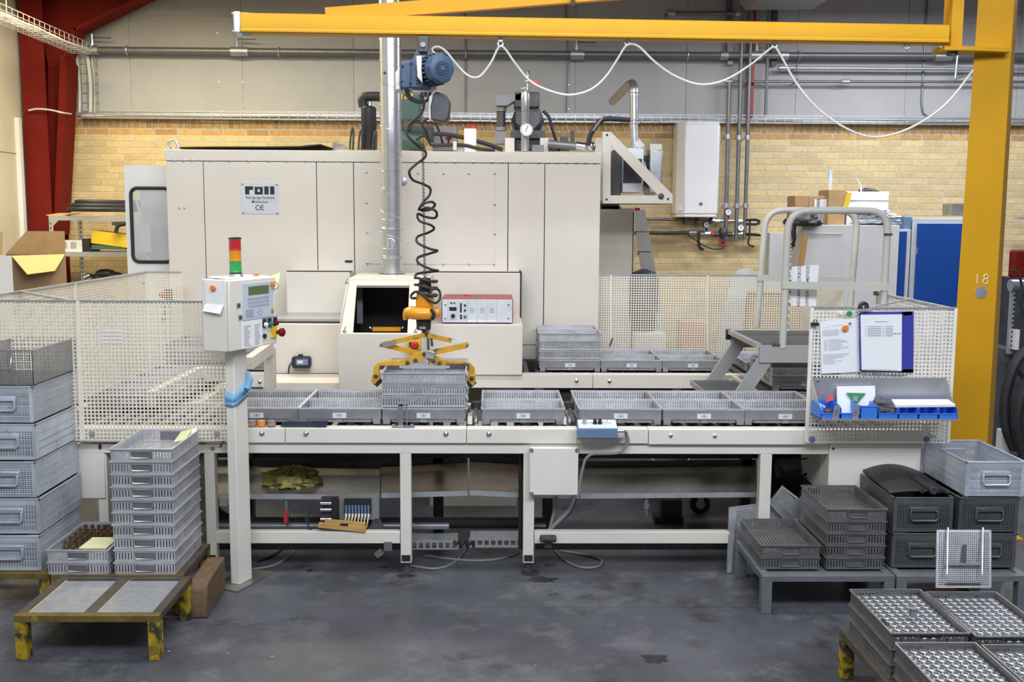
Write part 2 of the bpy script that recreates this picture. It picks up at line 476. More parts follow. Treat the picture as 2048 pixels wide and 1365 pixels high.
# ================================================================== SETTING
YW = 11.1            # face of the back wall
XL = -4.78           # face of the left wall
YJ = Z(1000, 1216, 0).y
floor = struct(MB().box(XL-.3, -2.5, -.2, 8.0, YW+.3, -.006).box(XL-.3, -2.5, -.006, 8.0, YJ-.0015, 0).box(XL-.3, YJ+.0015, -.006, 8.0, YW+.3, 0), 'floor', 'concrete_floor')
def stain(px, py, rx, ry, seed):
    c = Z(px, py, .0006); n = 40
    pts = []
    for i in range(n):
        t = 2*PI*i/n; r = 1+.5*noise.noise(Vector((math.cos(t)*1.7, math.sin(t)*1.7, seed)))+.25*noise.noise(Vector((math.cos(t)*5, math.sin(t)*5, seed+3)))
        pts.append((c.x+rx*r*math.cos(t), c.y+ry*r*math.sin(t)))
    MB().prism(pts, 0, .0008, 'z').build('oil_stain', 'oil', floor)
for q in ((1062, 1147, .055, .05, 1), (1085, 1160, .07, .04, 2), (1100, 1130, .035, .03, 3), (810, 1152, .05, .03, 4), (620, 1142, .02, .02, 5), (770, 1135, .03, .02, 6), (1310, 1318, .05, .05, 7)): stain(*q)
struct(MB().box(XL-.3, -2.5, 6.0, 8.0, YW+.3, 6.2), 'ceiling', 'wall_board')
wall_back = struct(MB().box(XL-.2, YW-.0025, 0, 8.0, YW+.3, 6.0), 'wall_back', 'mortar')
ZB = 2.93            # top of the brickwork
def brick_mesh(nm, lx, lz, m):
    b = MB().box(-lx/2, -.006, -lz/2, lx/2, .02, lz/2)
    me = bpy.data.meshes.new(nm); me.from_pydata(b.v, [], b.f); me.materials.append(MATS[m]); me.update(); return me
def project(p):
    v = Vector(p)-CAM; d = v.dot(_f); return 1024+F*v.dot(_r)/d, 682.5-F*v.dot(_u)/d
bm_s = brick_mesh('brick', .229, .055, 'brick')
bm_t = brick_mesh('brick', .229, .055, 'brick_top')
slots = []
for row in range(42):
    zc = ZB - .118 - .0335 - row*.0667
    off = [0, .12, .06, .17][row % 4] if row % 5 else .09
    x = XL - .1 + off
    while x < 7.6:
        slots.append((row, x + .114, zc)); x += .2405
def in_view(s):
    px, py = project((s[1], YW, s[2]))
    return (1345 < px < 1925 and 250 < py < 440) or (1345 < px < 1590 and 250 < py < 545) or (130 < px < 325 and 250 < py < 425) or (330 < px < 1200 and 250 < py < 290)
near = [s for s in slots if in_view(s)]
near.sort(key=lambda s: (s[1]**2 + (s[2]-1.9)**2))
picked = set(id(s) for s in near[:300])
for s in slots:
    if id(s) in picked:
        o = bpy.data.objects.new('brick', bm_t if s[0] == 0 else bm_s); COL.objects.link(o); o.parent = wall_back
        o.location = Vector((s[1], YW, s[2])) - MW[wall_back.name].translation
        MW[o.name] = Matrix.Translation((s[1], YW, s[2]))
rest = MB()
for s in slots:
    if id(s) not in picked:
        rest.cur = 1 if s[0] == 0 else 0
        rest.box(s[1]-.1145, YW-.006, s[2]-.0275, s[1]+.1145, YW+.02, s[2]+.0275)
x = XL - .1; rest.cur = 1
while x < 7.7:
    rest.box(x, YW-.006, ZB-.108, x+.055, YW+.02, ZB); x += .0667
rest.build('brickwork', ['brick', 'brick_top'], wall_back, kind='stuff', smooth=False)
# fibre cement boards above the bricks (seams read off the photograph)
seams = [XL-.2] + [Y(px, 150, YW).x for px in (262, 486, 708, 930, 1150, 1372, 1592, 1811)] + [Y(1811, 150, YW).x + 1.2*k for k in (1, 2, 3)]
zs = Y(900, 38, YW).z
for a, b in zip(seams[:-1], seams[1:]):
    MB().box(a+.004, YW-.012, ZB+.05, b-.004, YW+.02, zs-.004).build('wall_panel', 'wall_board', wall_back)
    MB().box(a+.004, YW-.012, zs+.004, b-.004, YW+.02, 5.9).build('wall_panel', 'wall_board', wall_back)
t = MB()
for px in (438, 486, 1138):
    xx = Y(px, 150, YW).x
    for z in (3.05, 3.3, 3.55, 3.8): t.cyl((xx, YW-.02, z), (xx, YW-.011, z), .008, 6)
struct(MB().box(XL-.2, YW-.03, ZB+.005, 8, YW, ZB+.045), 'trim_1', 'galvanized')
t.build('panel_screw', 'galvanized', wall_back, kind='stuff')
struct(MB().box(XL-.012, 7.9, 3.97, 8.0, 8.06, 6.0), 'shade_beam', 'red_steel')  # unseen beam, added to keep front lamp light off the upper back wall
# left wall: big pale boards
wl = struct(MB().box(XL-.3, -2.5, 0, XL-.012, YW, 6.0), 'wall_left', 'mortar')
zl = Y(25, 307, 10.4).z
y0 = -2.5
for yb in (0.2, 2.9, 5.6, 8.3, YW):
    MB().box(XL-.014, y0+.005, .02, XL, yb-.005, zl-.006).build('wall_panel', 'wall_side', wl)
    MB().box(XL-.014, y0+.005, zl+.006, XL, yb-.005, 5.9).build('wall_panel', 'wall_side', wl)
    y0 = yb
p = Y(55, 230, 10.2)
struct(MB().box(XL, 10.48, 0, XL+.045, 10.54, p.z), 'trim_2', 'white')

# ================================================================== RED STEEL FRAME in the corner
a = root('steel_column', 'dark red steel column with slanting haunch in the left back corner', 'column', (-4.5, 10.75, 0))
xf0, xf1 = Y(50, 300, 10.6).x, Y(97, 300, 10.6).x
xw1 = Y(128, 300, 10.6).x
MB().box(xf0, 10.6, 0, xf1, 10.62, 5.2).build('flange', 'red_steel', a)
MB().box((xf0+xf1)/2-.006, 10.62, 0, (xf0+xf1)/2+.006, 10.98, 5.2).build('web', 'red_steel', a)
MB().box(xf0, 10.98, 0, xf1, 11.0, 5.2).build('flange', 'red_steel', a)
h = MB()
q = [Y(118, 470, 10.8), Y(128, 470, 10.8), Y(146, 130, 10.8), Y(132, 110, 10.8)]
h.prism([(v.x, v.z) for v in q], 10.66, 10.94)
h.build('haunch', 'red_steel', a)
h = MB()
q = [Y(97, 480, 10.8), Y(118, 480, 10.8), Y(132, 110, 10.8), Y(97, 60, 10.8)]
h.prism([(v.x, v.z) for v in q], 10.79, 10.81)
h.build('stiffener', 'red_steel', a)
h = MB()
q = [Y(100, 140, 10.8), Y(140, 118, 10.8), Y(160, 62, 10.8), Y(292, -2, 10.8), Y(420, -70, 10.8), Y(380, -150, 10.8), Y(60, -60, 10.8)]
h.prism([(v.x, v.z) for v in q], 10.78, 10.82)
h.build('rafter_web', 'red_steel', a)
h = MB()
for p, q2 in ((Y(136, 122, 10.8), Y(160, 60, 10.8)), (Y(158, 64, 10.8), Y(294, -3, 10.8)), (Y(292, -2, 10.8), Y(430, -70, 10.8))):
    h.beam(p, q2, .26, .025, (0, 0, 1))
h.build('rafter_flange', 'red_steel', a)

# ================================================================== WIRE CABLE TRAYS
def wire_tray(o, d, up, out, L, wid, hgt, step, r=.0025, dens=5):
    """open wire tray: origin, run direction, up (side height), out (bottom width)"""
    o, d, up, out = Vector(o), Vector(d).normalized(), Vector(up).normalized(), Vector(out).normalized()
    m = MB()
    for k in range(dens):
        p = o + out*(wid*k/(dens-1)); m.beam(p, p+d*L, 2*r, 2*r, up)
    for h in (.5, 1):
        for e in (0, 1):
            p = o + out*(wid*e) + up*(hgt*h); m.beam(p, p+d*L, 2*r, 2*r, up)
    n = int(L/step)
    for i in range(n+1):
        p = o + d*(i*step)
        m.beam(p + up*hgt, p, 2*r, 2*r, d); m.beam(p, p+out*wid, 2*r, 2*r, d); m.beam(p+out*wid, p+out*wid+up*hgt, 2*r, 2*r, d)
    return m
zt = Y(700, 241, YW-.05).z
c = root('cable_tray', 'long horizontal wire cable tray running along the top of the yellow bricks', 'cable tray', (0, YW-.1, zt))
wire_tray((-4.35, YW-.02, zt), (1, 0, 0), (0, 0, 1), (0, -1, 0), 10.5, .14, .075, .1).build('wire_basket', 'galvanized', c, kind='stuff')
b = MB()
for k in range(7):
    yy = YW-.04-.016*k; pts = [(-4.3+.7*i, yy + random.uniform(-.008, .008), zt+.012+random.uniform(0, .022)) for i in range(16)]
    b.tube(pts, .007, 5)
build_each(b, 'cable', 'wire_white', c)
b = MB()
for k in range(3):
    pts = [(1.2+.8*i, YW-.08-.02*k, zt+.03+random.uniform(0, .015)) for i in range(8)]; b.tube(pts, .008, 5)
build_each(b, 'cable', 'cable_grey', c)
# hooks of wire hanging in front of the soldier bricks
b = MB()
for i in range(96):
    xx = -4.25 + i*.1; b.beam((xx, YW-.015, zt+.01), (xx+.05, YW-.01, zt-.11), .004, .004, (0, 1, 0))
b.build('bracket_wire', 'galvanized', c, kind='stuff')
pv = Y(172, 225, YW-.04); pt = Y(172, 112, YW-.04)
c = root('cable_tray', 'short vertical wire cable tray with white cables beside the red column', 'cable tray', (pv.x, YW-.06, pv.z))
x0, x1 = Y(152, 200, YW-.04).x, Y(196, 200, YW-.04).x
wire_tray((x0, YW-.02, pv.z), (0, 0, 1), (0, -1, 0), (1, 0, 0), pt.z-pv.z, x1-x0, .09, .1).build('wire_basket', 'galvanized', c, kind='stuff')
b = MB()
for k, px in enumerate((155, 157, 176, 178, 180, 186)):
    xx = Y(px, 170, YW-.04).x; b.tube(spline([(xx, YW-.035, pv.z), (xx+.012, YW-.03, (pv.z+pt.z)/2), (xx-.004, YW-.04, pt.z)], 4), .008, 5)
build_each(b, 'cable', 'wire_white', c)
pA, pB = Y(182, 106, 10.42), Y(-40, 12, 8.3)
c = root('cable_tray', 'wire cable tray hanging under the roof and running to the left wall corner', 'cable tray', pA)
d = (pB-pA)
wire_tray(pA + Vector((.0, 0, 0)), d, (0, 0, 1), (-1, .1, 0), d.length, .2, .09, .1).build('wire_basket', 'galvanized', c, kind='stuff')
b = MB()
for k in range(6):
    b.tube([pA + d*(i/8) + Vector((-.03-.025*k + random.uniform(-.01, .01), 0, .02+random.uniform(0, .025))) for i in range(9)], .008, 5)
build_each(b, 'cable', 'wire_white', c)
e = Y(14, 42, 8.75)
MB().cyl(e, e+Vector((0, 0, 1.5)), .006, 6).build('hanger_rod', 'galvanized', c)
p0 = [Y(*q, 10.55) for q in ((57, 221), (75, 218), (100, 220), (128, 226))] + [Y(150, 229, YW-.05)]
single(MB().tube(spline(p0), .009, 6), 'loose_cable', 'wire_white', 'single white cable sagging across the red column', 'cable')

# ================================================================== PIPES ON THE BACK WALL
YP = YW-.14
def clip(m, p, r): m.torus(p, r+.006, .008, (1, 0, 0), 12, 5); m.cyl(p, Vector((p.x, YW, p.z)), .007, 6)
def pipe_run(name, label, pts, r, m='pipe_grey', clips=(), valves=(), couplings=()):
    P = [Y(px, py, YP) for px, py in pts]
    o = root(name, label, 'pipe', P[0])
    MB().tube(P, r, 12).build('tube', m, o)
    b = MB()
    def lerp(px):
        for (a, c), A, B in zip(zip(pts[:-1], pts[1:]), P[:-1], P[1:]):
            if a[0] <= px <= c[0]: return A + (B-A)*((px-a[0])/(c[0]-a[0])), (B-A).normalized()
        return P[-1], Vector((1, 0, 0))
    for px in clips:
        p, d = lerp(px); MB().torus(p, r+.008, .009, d, 12, 5).cyl(p, (p.x, YW, p.z), .008, 6).build('pipe_clip', 'galvanized', o)
    for px in couplings:
        p, d = lerp(px); MB().cyl(p-d*.04, p+d*.04, r+.009, 12).build('coupling', 'galvanized', o)
    for px in valves:
        p, d = lerp(px)
        v = MB().cyl(p-d*.06, p+d*.06, r+.012, 12).cyl(p, p+Vector((0, 0, .09)), .02, 8).cyl(p+Vector((0, 0, .07)), p+Vector((0, 0, .16)), .012, 8)
        vb = v.build('valve', 'galvanized', o)
        MB().beam(p+Vector((0, 0, .125)), p+Vector((.2, -.02, .12)), .018, .008).build('lever', 'iron_dark', vb)
    return o
pipe_run('wall_pipe', 'thick grey pipe running along the whole upper back wall', [(183, 100), (1200, 109.5), (1440, 111), (2060, 113)], .036, clips=(254, 556, 930, 1375, 1597), valves=(185, 472, 1152, 1512, 1880), couplings=(487, 1160, 1448, 1568, 1895))
pipe_run('wall_pipe', 'thin bright pipe below the thick pipe right of the red bar', [(1556, 136), (2060, 139)], .017, 'galvanized', clips=(1593,), couplings=(1565,))
pipe_run('wall_pipe', 'lowest and longest thin dark pipe crossing the right wall boards', [(1452, 163), (2060, 164)], .014, clips=(1594,), couplings=(1456, 1690))
pipe_run('wall_pipe', 'short dark pipe with a bent end above the yellow boom', [(1330, 33), (1340, 26), (1482, 27)], .022, couplings=(1342, 1478))
for nm, px0, px1, ytop, ybot, lab in (('vertical_pipe', 1458, 1451, 165, 480, 'leftmost thin vertical pipe right of the white water heater'),
                                     ('vertical_pipe', 1486, 1472, -20, 480, 'middle vertical pipe dropping to the gauges beside the water heater'),
                                     ('vertical_pipe', 1504, 1489, -20, 480, 'rightmost vertical pipe of the trio dropping to the gauges')):
    A, B = Y(px0, ytop, YP-.02), Y(px1, ybot, YP-.02)
    o = root(nm, lab, 'pipe', B)
    MB().tube([A, B], .021, 10).build('tube', 'pipe_grey', o)
    for py in (272, 410):
        t = (py-ytop)/(ybot-ytop); p = A+(B-A)*t
        MB().cyl(p-Vector((0, 0, .025)), p+Vector((0, 0, .025)), .031, 10).cyl(p, (p.x, YW, p.z), .007, 6).build('coupling', 'galvanized', o)
A, B = Y(1506, 10, YW-.05), Y(1499, 236, YW-.05)
single(MB().beam(A, B, .06, .05, (0, 1, 0)), 'red_bar', 'red_pipe', 'dark red vertical bar on the boards between grey pipes', 'pipe')
A, B = Y(1458, -10, YW-.06), Y(1460, 130, YW-.06)
b = MB().beam(A, B, .06, .04, (0, 1, 0))
o = single(b, 'wall_rail', 'pipe_grey', 'grey slotted mounting rail left of the red bar', 'rail')
A, B = Y(1550, -10, YW-.06), Y(1547, 132, YW-.06)
single(MB().beam(A, B, .055, .04, (0, 1, 0)), 'wall_rail', 'iron_dark', 'dark slotted mounting rail right of the red bar', 'rail')
A, B = Y(1538, 20, YP), Y(1531, 232, YP)
single(MB().tube([A, B], .016, 8), 'vertical_pipe', 'pipe_grey', 'thin vertical pipe between red bar and dark mounting rail', 'pipe')
for pts, lab in ((((1855, -10), (1848, 120), (1843, 205), (1846, 226), (1858, 236)), 'grey double conduit on the right wall boards bending into the cable tray'),
                 (((1130, -10), (1136, 120), (1132, 225)), 'thin dark conduit running down a board seam behind the motor'),
                 (((928, -10), (932, 110), (930, 228)), 'thin conduit running down the boards right of the hoist')):
    single(MB().tube([Y(*q, YW-.025) for q in pts], .011 if '1855' in str(pts) else .006, 6), 'conduit', 'pipe_grey', lab, 'conduit')
A = [Y(1915, 108, YP-.03), Y(1911, 158, YP-.03), Y(1945, 147, YP-.3)]
single(MB().tube(A, .014, 8), 'bent_pipe', 'galvanized', 'thin bent pipe in front of the thick pipe beside the crane column', 'pipe')
# tail of ventilation duct at the top edge
q = [Y(*v_, 10.3) for v_ in ((1478, -40), (1478, 3), (1490, 20), (1625, 19), (1658, -6), (1658, -40))]
single(MB().prism([(v.x, v.z) for v in q], 9.6, 10.3), 'ventilation_duct', 'grey_paint', 'underside of grey ventilation duct at the top edge above the red bar', 'duct')

# ================================================================== WATER HEATER
x0, x1 = Y(1355, 340, YW-.36).x, Y(1441, 340, YW-.36).x
zb, zt2 = Y(1398, 431, YW-.36).z, Y(1398, 247, YW-.36).z
xm = (x0+x1)/2; hw = (x1-x0)/2
o = root('water_heater', 'tall white wall-mounted water heater on the yellow bricks', 'water heater', (xm, YW-.2, zb))
poly = [(xm-hw, YW-.06), (xm-hw, YW-.28), (xm-hw*.66, YW-.37), (xm+hw*.9, YW-.37), (xm+hw, YW-.30), (xm+hw, YW-.06)]
MB().prism(poly, zb+.012, zt2-.01, 'z').build('casing', 'heater_white', o, bevel=.012)
MB().prism([(xm+(a-xm)*.97, (b-YW+.2)*.97+YW-.2) for a, b in poly], zt2-.012, zt2+.02, 'z').build('top_cap', 'heater_white', o, bevel=.01)
MB().prism([(xm+(a-xm)*.95, (b-YW+.2)*.95+YW-.2) for a, b in poly], zb-.02, zb+.014, 'z').build('bottom_cap', 'heater_white', o, bevel=.008)
p = Y(1402, 408, YW-.375); MB().lathe([(.001, 0), (.018, 0), (.014, .004)], p, 14, (0, -1, 0)).build('badge', 'pipe_grey', o)
p = Y(1361, 418, YW-.34); MB().box(p.x-.02, p.y-.012, p.z-.018, p.x+.02, p.y, p.z+.018).build('rating_label', 'panel_lilac', o)
for py in (285, 393):
    p = Y(1353, py, YW-.1); MB().box(p.x-.02, YW-.12, p.z-.03, p.x+.02, YW, p.z+.03).build('wall_bracket', 'white', o)
b = MB()
for px in (1367, 1393, 1422):
    p = Y(px, 432, YW-.2); b.cyl(p, p-Vector((0, 0, .09)), .02, 8)
build_each(b, 'pipe_stub', 'iron_dark', o)
# pipes left of it
pipe_run('wall_pipe', 'dark pipe on the bricks feeding the bottom of the water heater', [(1268, 438), (1385, 440)], .017, clips=(1290,), couplings=(1365,))
pipe_run('wall_pipe', 'dark insulated pipe on the bricks below the water heater', [(1268, 465), (1330, 467), (1410, 465)], .02, 'iron_dark', couplings=(1385,))
# ------------------------------------------------------------------ pressure manifold
o = root('pressure_manifold', 'pipe manifold with three round gauges and red regulator below the water heater', 'manifold', Y(1450, 470, YP))
b = MB()
b.tube([Y(1395, 444, YP), Y(1420, 442, YP), Y(1490, 442, YP)], .02, 10).tube([Y(1400, 468, YP), Y(1440, 468, YP), Y(1535, 470, YP)], .02, 10)
for px in (1446, 1410, 1478): b.cyl(Y(px, 442, YP), Y(px, 470, YP), .014, 8)
build_each(b, 'header_pipe', 'galvanized', o)
b = MB()
for px, py in ((1424, 442), (1434, 443), (1480, 443), (1414, 468), (1422, 468), (1480, 468)): 
    p = Y(px, py, YP); b.cyl(p-Vector((.025, 0, 0)), p+Vector((.025, 0, 0)), .029, 8)
build_each(b, 'coupling', 'galvanized', o)
for px, py, r, sy in ((1456, 425, .036, 442), (1413, 450, .037, 468), (1481, 456, .039, 468)):
    p = Y(px, py, YP-.03)
    g = MB().lathe([(.001, 0), (r, 0), (r, .03), (r*.9, .036)], p+Vector((0, .02, 0)), 18, (0, -1, 0)).cyl(p, Y(px, sy, YP), .012, 8).build('gauge', 'iron_dark', o)
    MB().lathe([(.001, 0), (r*.86, 0), (r*.86, .003)], p+Vector((0, -.0165, 0)), 18, (0, -1, 0)).build('dial', 'white', g)
    MB().beam(p+Vector((-.006, -.022, -.008)), p+Vector((.008, -.022, .02)), .004, .002, (0, 1, 0)).build('needle', 'black', g)
p = Y(1446, 469, YP-.02)
MB().lathe([(.02, -.1), (.035, -.085), (.035, -.02), (.05, 0), (.05, .04), (.03, .07)], p, 14).cyl(p-Vector((.1, 0, 0)), p+Vector((.1, 0, 0)), .026, 10).build('regulator', 'iron_dark', o)
b = MB(); 
for px, py in ((1440, 478), (1449, 484)): 
    q = Y(px, py, YP-.03); b.cyl(q, q-Vector((0, 0, .05)), .016, 8)
b.cyl(p-Vector((.13, 0, 0)), p-Vector((.1, 0, 0)), .028, 10).cyl(Y(1452, 446, YP-.02), Y(1464, 446, YP-.02), .008, 6)
build_each(b, 'red_knob', 'red_plastic', o)
b = MB().tube(spline([Y(*q, YP-.03) for q in ((1449, 487), (1445, 497), (1425, 498), (1400, 487), (1376, 470))]), .007, 6)
b.tube(spline([Y(*q, YP-.03) for q in ((1490, 441), (1510, 440), (1519, 444), (1512, 449), (1490, 448))]), .014, 6)
b.tube(spline([Y(*q, YP-.03) for q in ((1490, 468), (1515, 470), (1535, 473))]), .014, 6)
b.tube(spline([Y(*q, YP-.03) for q in ((1398, 470), (1397, 485), (1400, 496), (1407, 500))]), .016, 6)
b.tube(spline([Y(*q, YP-.03) for q in ((1500, 440), (1499, 470), (1497, 488), (1508, 494))]), .010, 6)
build_each(b, 'hose', 'black', o)
# ================================================================== WASHING MACHINE (big cream cabinet)
YM = 8.05
mx0, mx1 = Y(333, 400, YM).x, Y(1201, 400, YM).x
mz1 = Y(770, 302, YM).z
zstrip = Y(770, 325, YM).z
wm = root('washing_machine', 'large cream industrial parts washing machine cabinet in the middle', 'machine', ((mx0+mx1)/2, YM+.7, 0))
MB().box(mx0+.01, YM+.02, .12, mx1-.01, YM+1.5, mz1-.01).build('carcass', 'seam_black', wm)
MB().box(mx0, YM+.021, .12, mx0+.02, YM+1.5, mz1).build('side_panel', 'cream', wm)
MB().box(mx1-.02, YM+.021, .12, mx1, YM+1.5, mz1).build('side_panel', 'cream', wm)
MB().box(mx0, YM+.021, mz1-.02, mx1, YM+1.5, mz1).build('roof_panel', 'cream', wm)
MB().box(mx0, YM, zstrip+.002, mx1, YM+.03, mz1).build('top_strip', 'cream', wm, bevel=.004)
cols = [mx0] + [Y(px, 430, YM).x for px in (409, 634, 708, 1016, 1089)] + [mx1]
zlow = .9
for i, (a, b) in enumerate(zip(cols[:-1], cols[1:])):
    MB().box(a+.003, YM, zlow, b-.003, YM+.03, zstrip-.003).build('front_panel', 'cream', wm, bevel=.003)
MB().box(mx0, YM, .12, mx1, YM+.03, zlow-.004).build('base_panel', 'cream', wm)
def bolt(m, p, r=.009, d=(0, -1, 0)): m.lathe([(r*1.25, 0), (r*1.25, .003), (r, .004), (r*.8, .009), (r*.3, .011)], p, 8, d)
b = MB()
for px in (348, 367, 384, 421, 459, 497, 537, 575, 612, 650, 687, 724, 873, 910, 947, 984, 1004, 1042, 1078, 1096, 1114, 1133, 1152, 1171, 1189):
    bolt(b, Y(px, 319+px*.006, YM))
b.build('bolts', 'steel', wm, kind='stuff')
# bolted maintenance cover
c0, c1 = Y(734, 528, YM), Y(990, 346, YM)
cv = MB().box(c0.x, YM-.004, c0.z, c1.x, YM, c1.z).build('maintenance_cover', 'cream', wm)
b = MB()
for px, py in ((733, 345), (733, 406), (734, 465), (735, 527), (836, 347), (887, 347), (938, 347), (989, 347), (989, 409), (989, 468), (836, 528), (887, 528), (938, 528), (988, 529)):
    bolt(b, Y(px, py, YM-.004), .007)
b.build('bolts', 'steel', cv, kind='stuff')
b = MB()
for px in (359, 369): bolt(b, Y(px, 416, YM), .006)
b.build('screws', 'steel', wm, kind='stuff')
# logo plate
q = [Y(484, 428, YM), Y(558, 428, YM), Y(557, 366, YM), Y(482, 366, YM)]
sg = MB().slab([v-Vector((0, .004, 0)) for v in q], .004).build('sign_plate', 'panel_lilac', wm)
b = MB()
def px_rect(m, x0, y0, x1, y1, yy, t=.002):
    a, c = Y(x0, y1, yy), Y(x1, y0, yy); m.box(a.x, yy-t, a.z, c.x, yy, c.z)
ys = YM-.004
for r in ((490.5, 373, 498.5, 389), (498.5, 373, 506, 380), (529, 373, 537, 389), (540.5, 373, 548.5, 389)): px_rect(b, *r, ys)
for r in ((509.5, 374, 525.5, 378), (509.5, 384.5, 525.5, 389), (509.5, 378, 515, 384.5), (520, 378, 525.5, 384.5)): px_rect(b, *r, ys)
b.text('reinig', Y(520, 395.5, ys-.001), .030, sx=.87).text('muhl', Y(520, 404, ys-.001), .029)
for px, oe in ((516, 0), (525, 1)):
    c = Y(px, 415.5, ys-.001); b.tube(arc(c, .017, PI*.3, PI*1.7, 10, (1, 0, 0), (0, 0, 1)), .003, 4)
    if oe: b.beam(c-Vector((.017, 0, 0)), c+Vector((.006, 0, 0)), .004, .004)
b.build('lettering', 'black', sg)
b = MB()
for px, py in ((485, 368), (554, 369), (487, 425), (555, 426)): bolt(b, Y(px, py, ys), .007)
b.build('rivets', 'steel', sg, kind='stuff')
px_m = MB(); px_rect(px_m, 690, 521, 705, 525.5, YM, .003); px_m.build('name_tag', 'black', wm)
e = Y(346, 292, YM+.1)
MB().torus(e, .04, .012, (0, 1, 0), 16, 8).cyl((e.x, e.y, mz1), (e.x, e.y, mz1+.02), .03, 10).build('eye_bolt', 'galvanized', wm)
# plinths on the floor under the front conveyor view
# right rear cabinet of the machine (its face stands back)
rx1 = Y(1268, 480, 8.9).x
MB().box(mx1-.01, 8.9, .1, rx1, 9.5, Y(1230, 416, 8.9).z).build('rear_cabinet', 'cream', wm, bevel=.004)
MB().box(rx1-.012, 8.895, .1, rx1-.004, 8.9, Y(1230, 424, 8.9).z).build('door_gap', 'seam_black', wm)
# -------- tunnel housings in front of the cabinet
YT = 7.75
zt0, zt1 = 1.14, 1.485
for nm, xa, xb in (('left', Y(573, 590, YT).x, Y(700, 590, YT).x), ('right', Y(862, 590, YT).x, Y(1040, 590, YT).x)):
    MB().box(xa, YT, zt0-.02, xb, YM, zt1).build('tunnel_cover', 'cream', wm, bevel=.004)
    MB().box(xa+.002, YT+.003, zt1-.003, xb+.006, YT+.06, zt1+.006).build('rubber_seal', 'seam_black', wm)
xa, xb = Y(862, 590, YT).x, Y(1040, 590, YT).x
MB().box(xb, YT+.003, zt0, xb+.012, YM, zt1+.006).build('rubber_seal', 'seam_black', wm)
# front boxes (infeed left, outfeed right of the hood)
YB = 7.2
bz = Y(1000, 650, YB).z
bl0, bl1, br1 = Y(545, 700, YB).x, Y(690, 700, YB).x, Y(1045, 700, YB).x
zbb = Y(1000, 751, YB).z
MB().box(bl0, YB, zbb-.13, Y(676, 668, 6.65).x-.004, YM, bz).build('infeed_box', 'cream', wm, bevel=.006)
MB().box(Y(846, 669, 6.65).x+.004, YB, zbb-.0, br1, YM, bz).build('outfeed_box', 'cream', wm, bevel=.006)
MB().box(bl0, YB+.06, bz, bl1, YT+.01, bz+.03).build('infeed_bed', 'galvanized', wm)
MB().box(bl0, YB+.05, bz, bl1, YB+.062, bz+.012).build('rubber_seal', 'seam_black', wm)
zz = Y(600, 748, YB).z
MB().box(bl0, YB-.004, zz, Y(678, 700, YB).x, YB+.01, zz+.004).build('panel_gap', 'seam_black', wm)
zz2 = Y(1000, 697, YB).z; 
b = MB()
for px, py in ((584, 770), (664, 762)): bolt(b, Y(px, py, YB), .012)
b.build('bolts', 'steel', wm, kind='stuff')
# -------- hood with dark opening
hb = [Y(676, 668, 6.65), Y(846, 669, 6.65)]
ht = [Y(683, 558, 7.12), Y(842, 558, 7.12)]
ho = root('spray_hood', 'cream sloping hood with dark square opening in front of the machine', 'hood', ((hb[0].x+hb[1].x)/2, 6.9, 0))
hx0, hx1, hz0, hz1 = hb[0].x, hb[1].x, hb[0].z, ht[0].z
yf0, yf1 = 6.65, 7.12
zlb = Y(760, 790, 6.65).z-.12
MB().box(hx0, yf0, zlb, hx1, yf0+.02, hz0).build('front_panel', 'cream', ho, bevel=.004)
MB().box(hx0, yf0+.021, zlb, hx1, 7.19, hz0-.32).build('lower_box', 'cream', ho)
for xq in (hx0, hx1-.015): MB().box(xq, yf0+.02, hz0-.32, xq+.015, 7.19, hz0).build('side_panel', 'cream', ho)
# sloping face as frame round the opening
wi = [Y(706, 667, 6.66), Y(815, 668, 6.66)]
wt = [Y(712, 571, 7.06), Y(818, 571, 7.06)]
def onface(x, t): return Vector((x, yf0+(yf1-yf0)*t, hz0+(hz1-hz0)*t))
tw = (wt[0].z-hz0)/(hz1-hz0)
fr = MB()
A, B, C, D = onface(hx0, 0), onface(hx1, 0), onface(hx1-.01, 1), onface(hx0+.01, 1)
wa, wb, wc, wd = onface(wi[0].x, .02), onface(wi[1].x, .02), onface(wt[1].x, tw), onface(wt[0].x, tw)
fr.slab([A, onface(wi[0].x, 0), onface(wt[0].x, 1), D], .02)
fr.slab([onface(wi[1].x, 0), B, C, onface(wt[1].x, 1)], .02)
fr.slab([wd, wc, onface(wt[1].x, 1), onface(wt[0].x, 1)], .02)
fr.slab([onface(wi[0].x, 0), onface(wi[1].x, 0), wb, wa], .02)
fr.build('front_frame', 'cream', ho)
for s, x in ((1, hx0), (-1, hx1)):
    m = MB(); m.prism([(yf0, hz0), (7.75, hz0), (7.75, hz1), (yf1, hz1)], x, x+s*.015, 'x'); m.build('side_panel', 'cream', ho)
MB().slab([(hx0+.0, yf1-.01, hz1), (hx1, yf1-.01, hz1), (Y(838, 546, 7.85).x, 7.85, hz1+.004), (Y(720, 546, 7.85).x, 7.85, hz1+.004)], .03).build('roof_panel', 'cream', ho, bevel=.004)
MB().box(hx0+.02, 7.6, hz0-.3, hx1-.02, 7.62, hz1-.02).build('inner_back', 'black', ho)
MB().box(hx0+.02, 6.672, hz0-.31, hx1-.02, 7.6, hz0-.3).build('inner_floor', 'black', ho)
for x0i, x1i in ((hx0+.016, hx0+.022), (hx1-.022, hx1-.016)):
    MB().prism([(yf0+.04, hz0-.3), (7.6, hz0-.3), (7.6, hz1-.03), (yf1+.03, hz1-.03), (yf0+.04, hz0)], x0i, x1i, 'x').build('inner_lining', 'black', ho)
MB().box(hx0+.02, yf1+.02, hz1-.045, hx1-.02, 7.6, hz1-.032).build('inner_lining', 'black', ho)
b = MB()
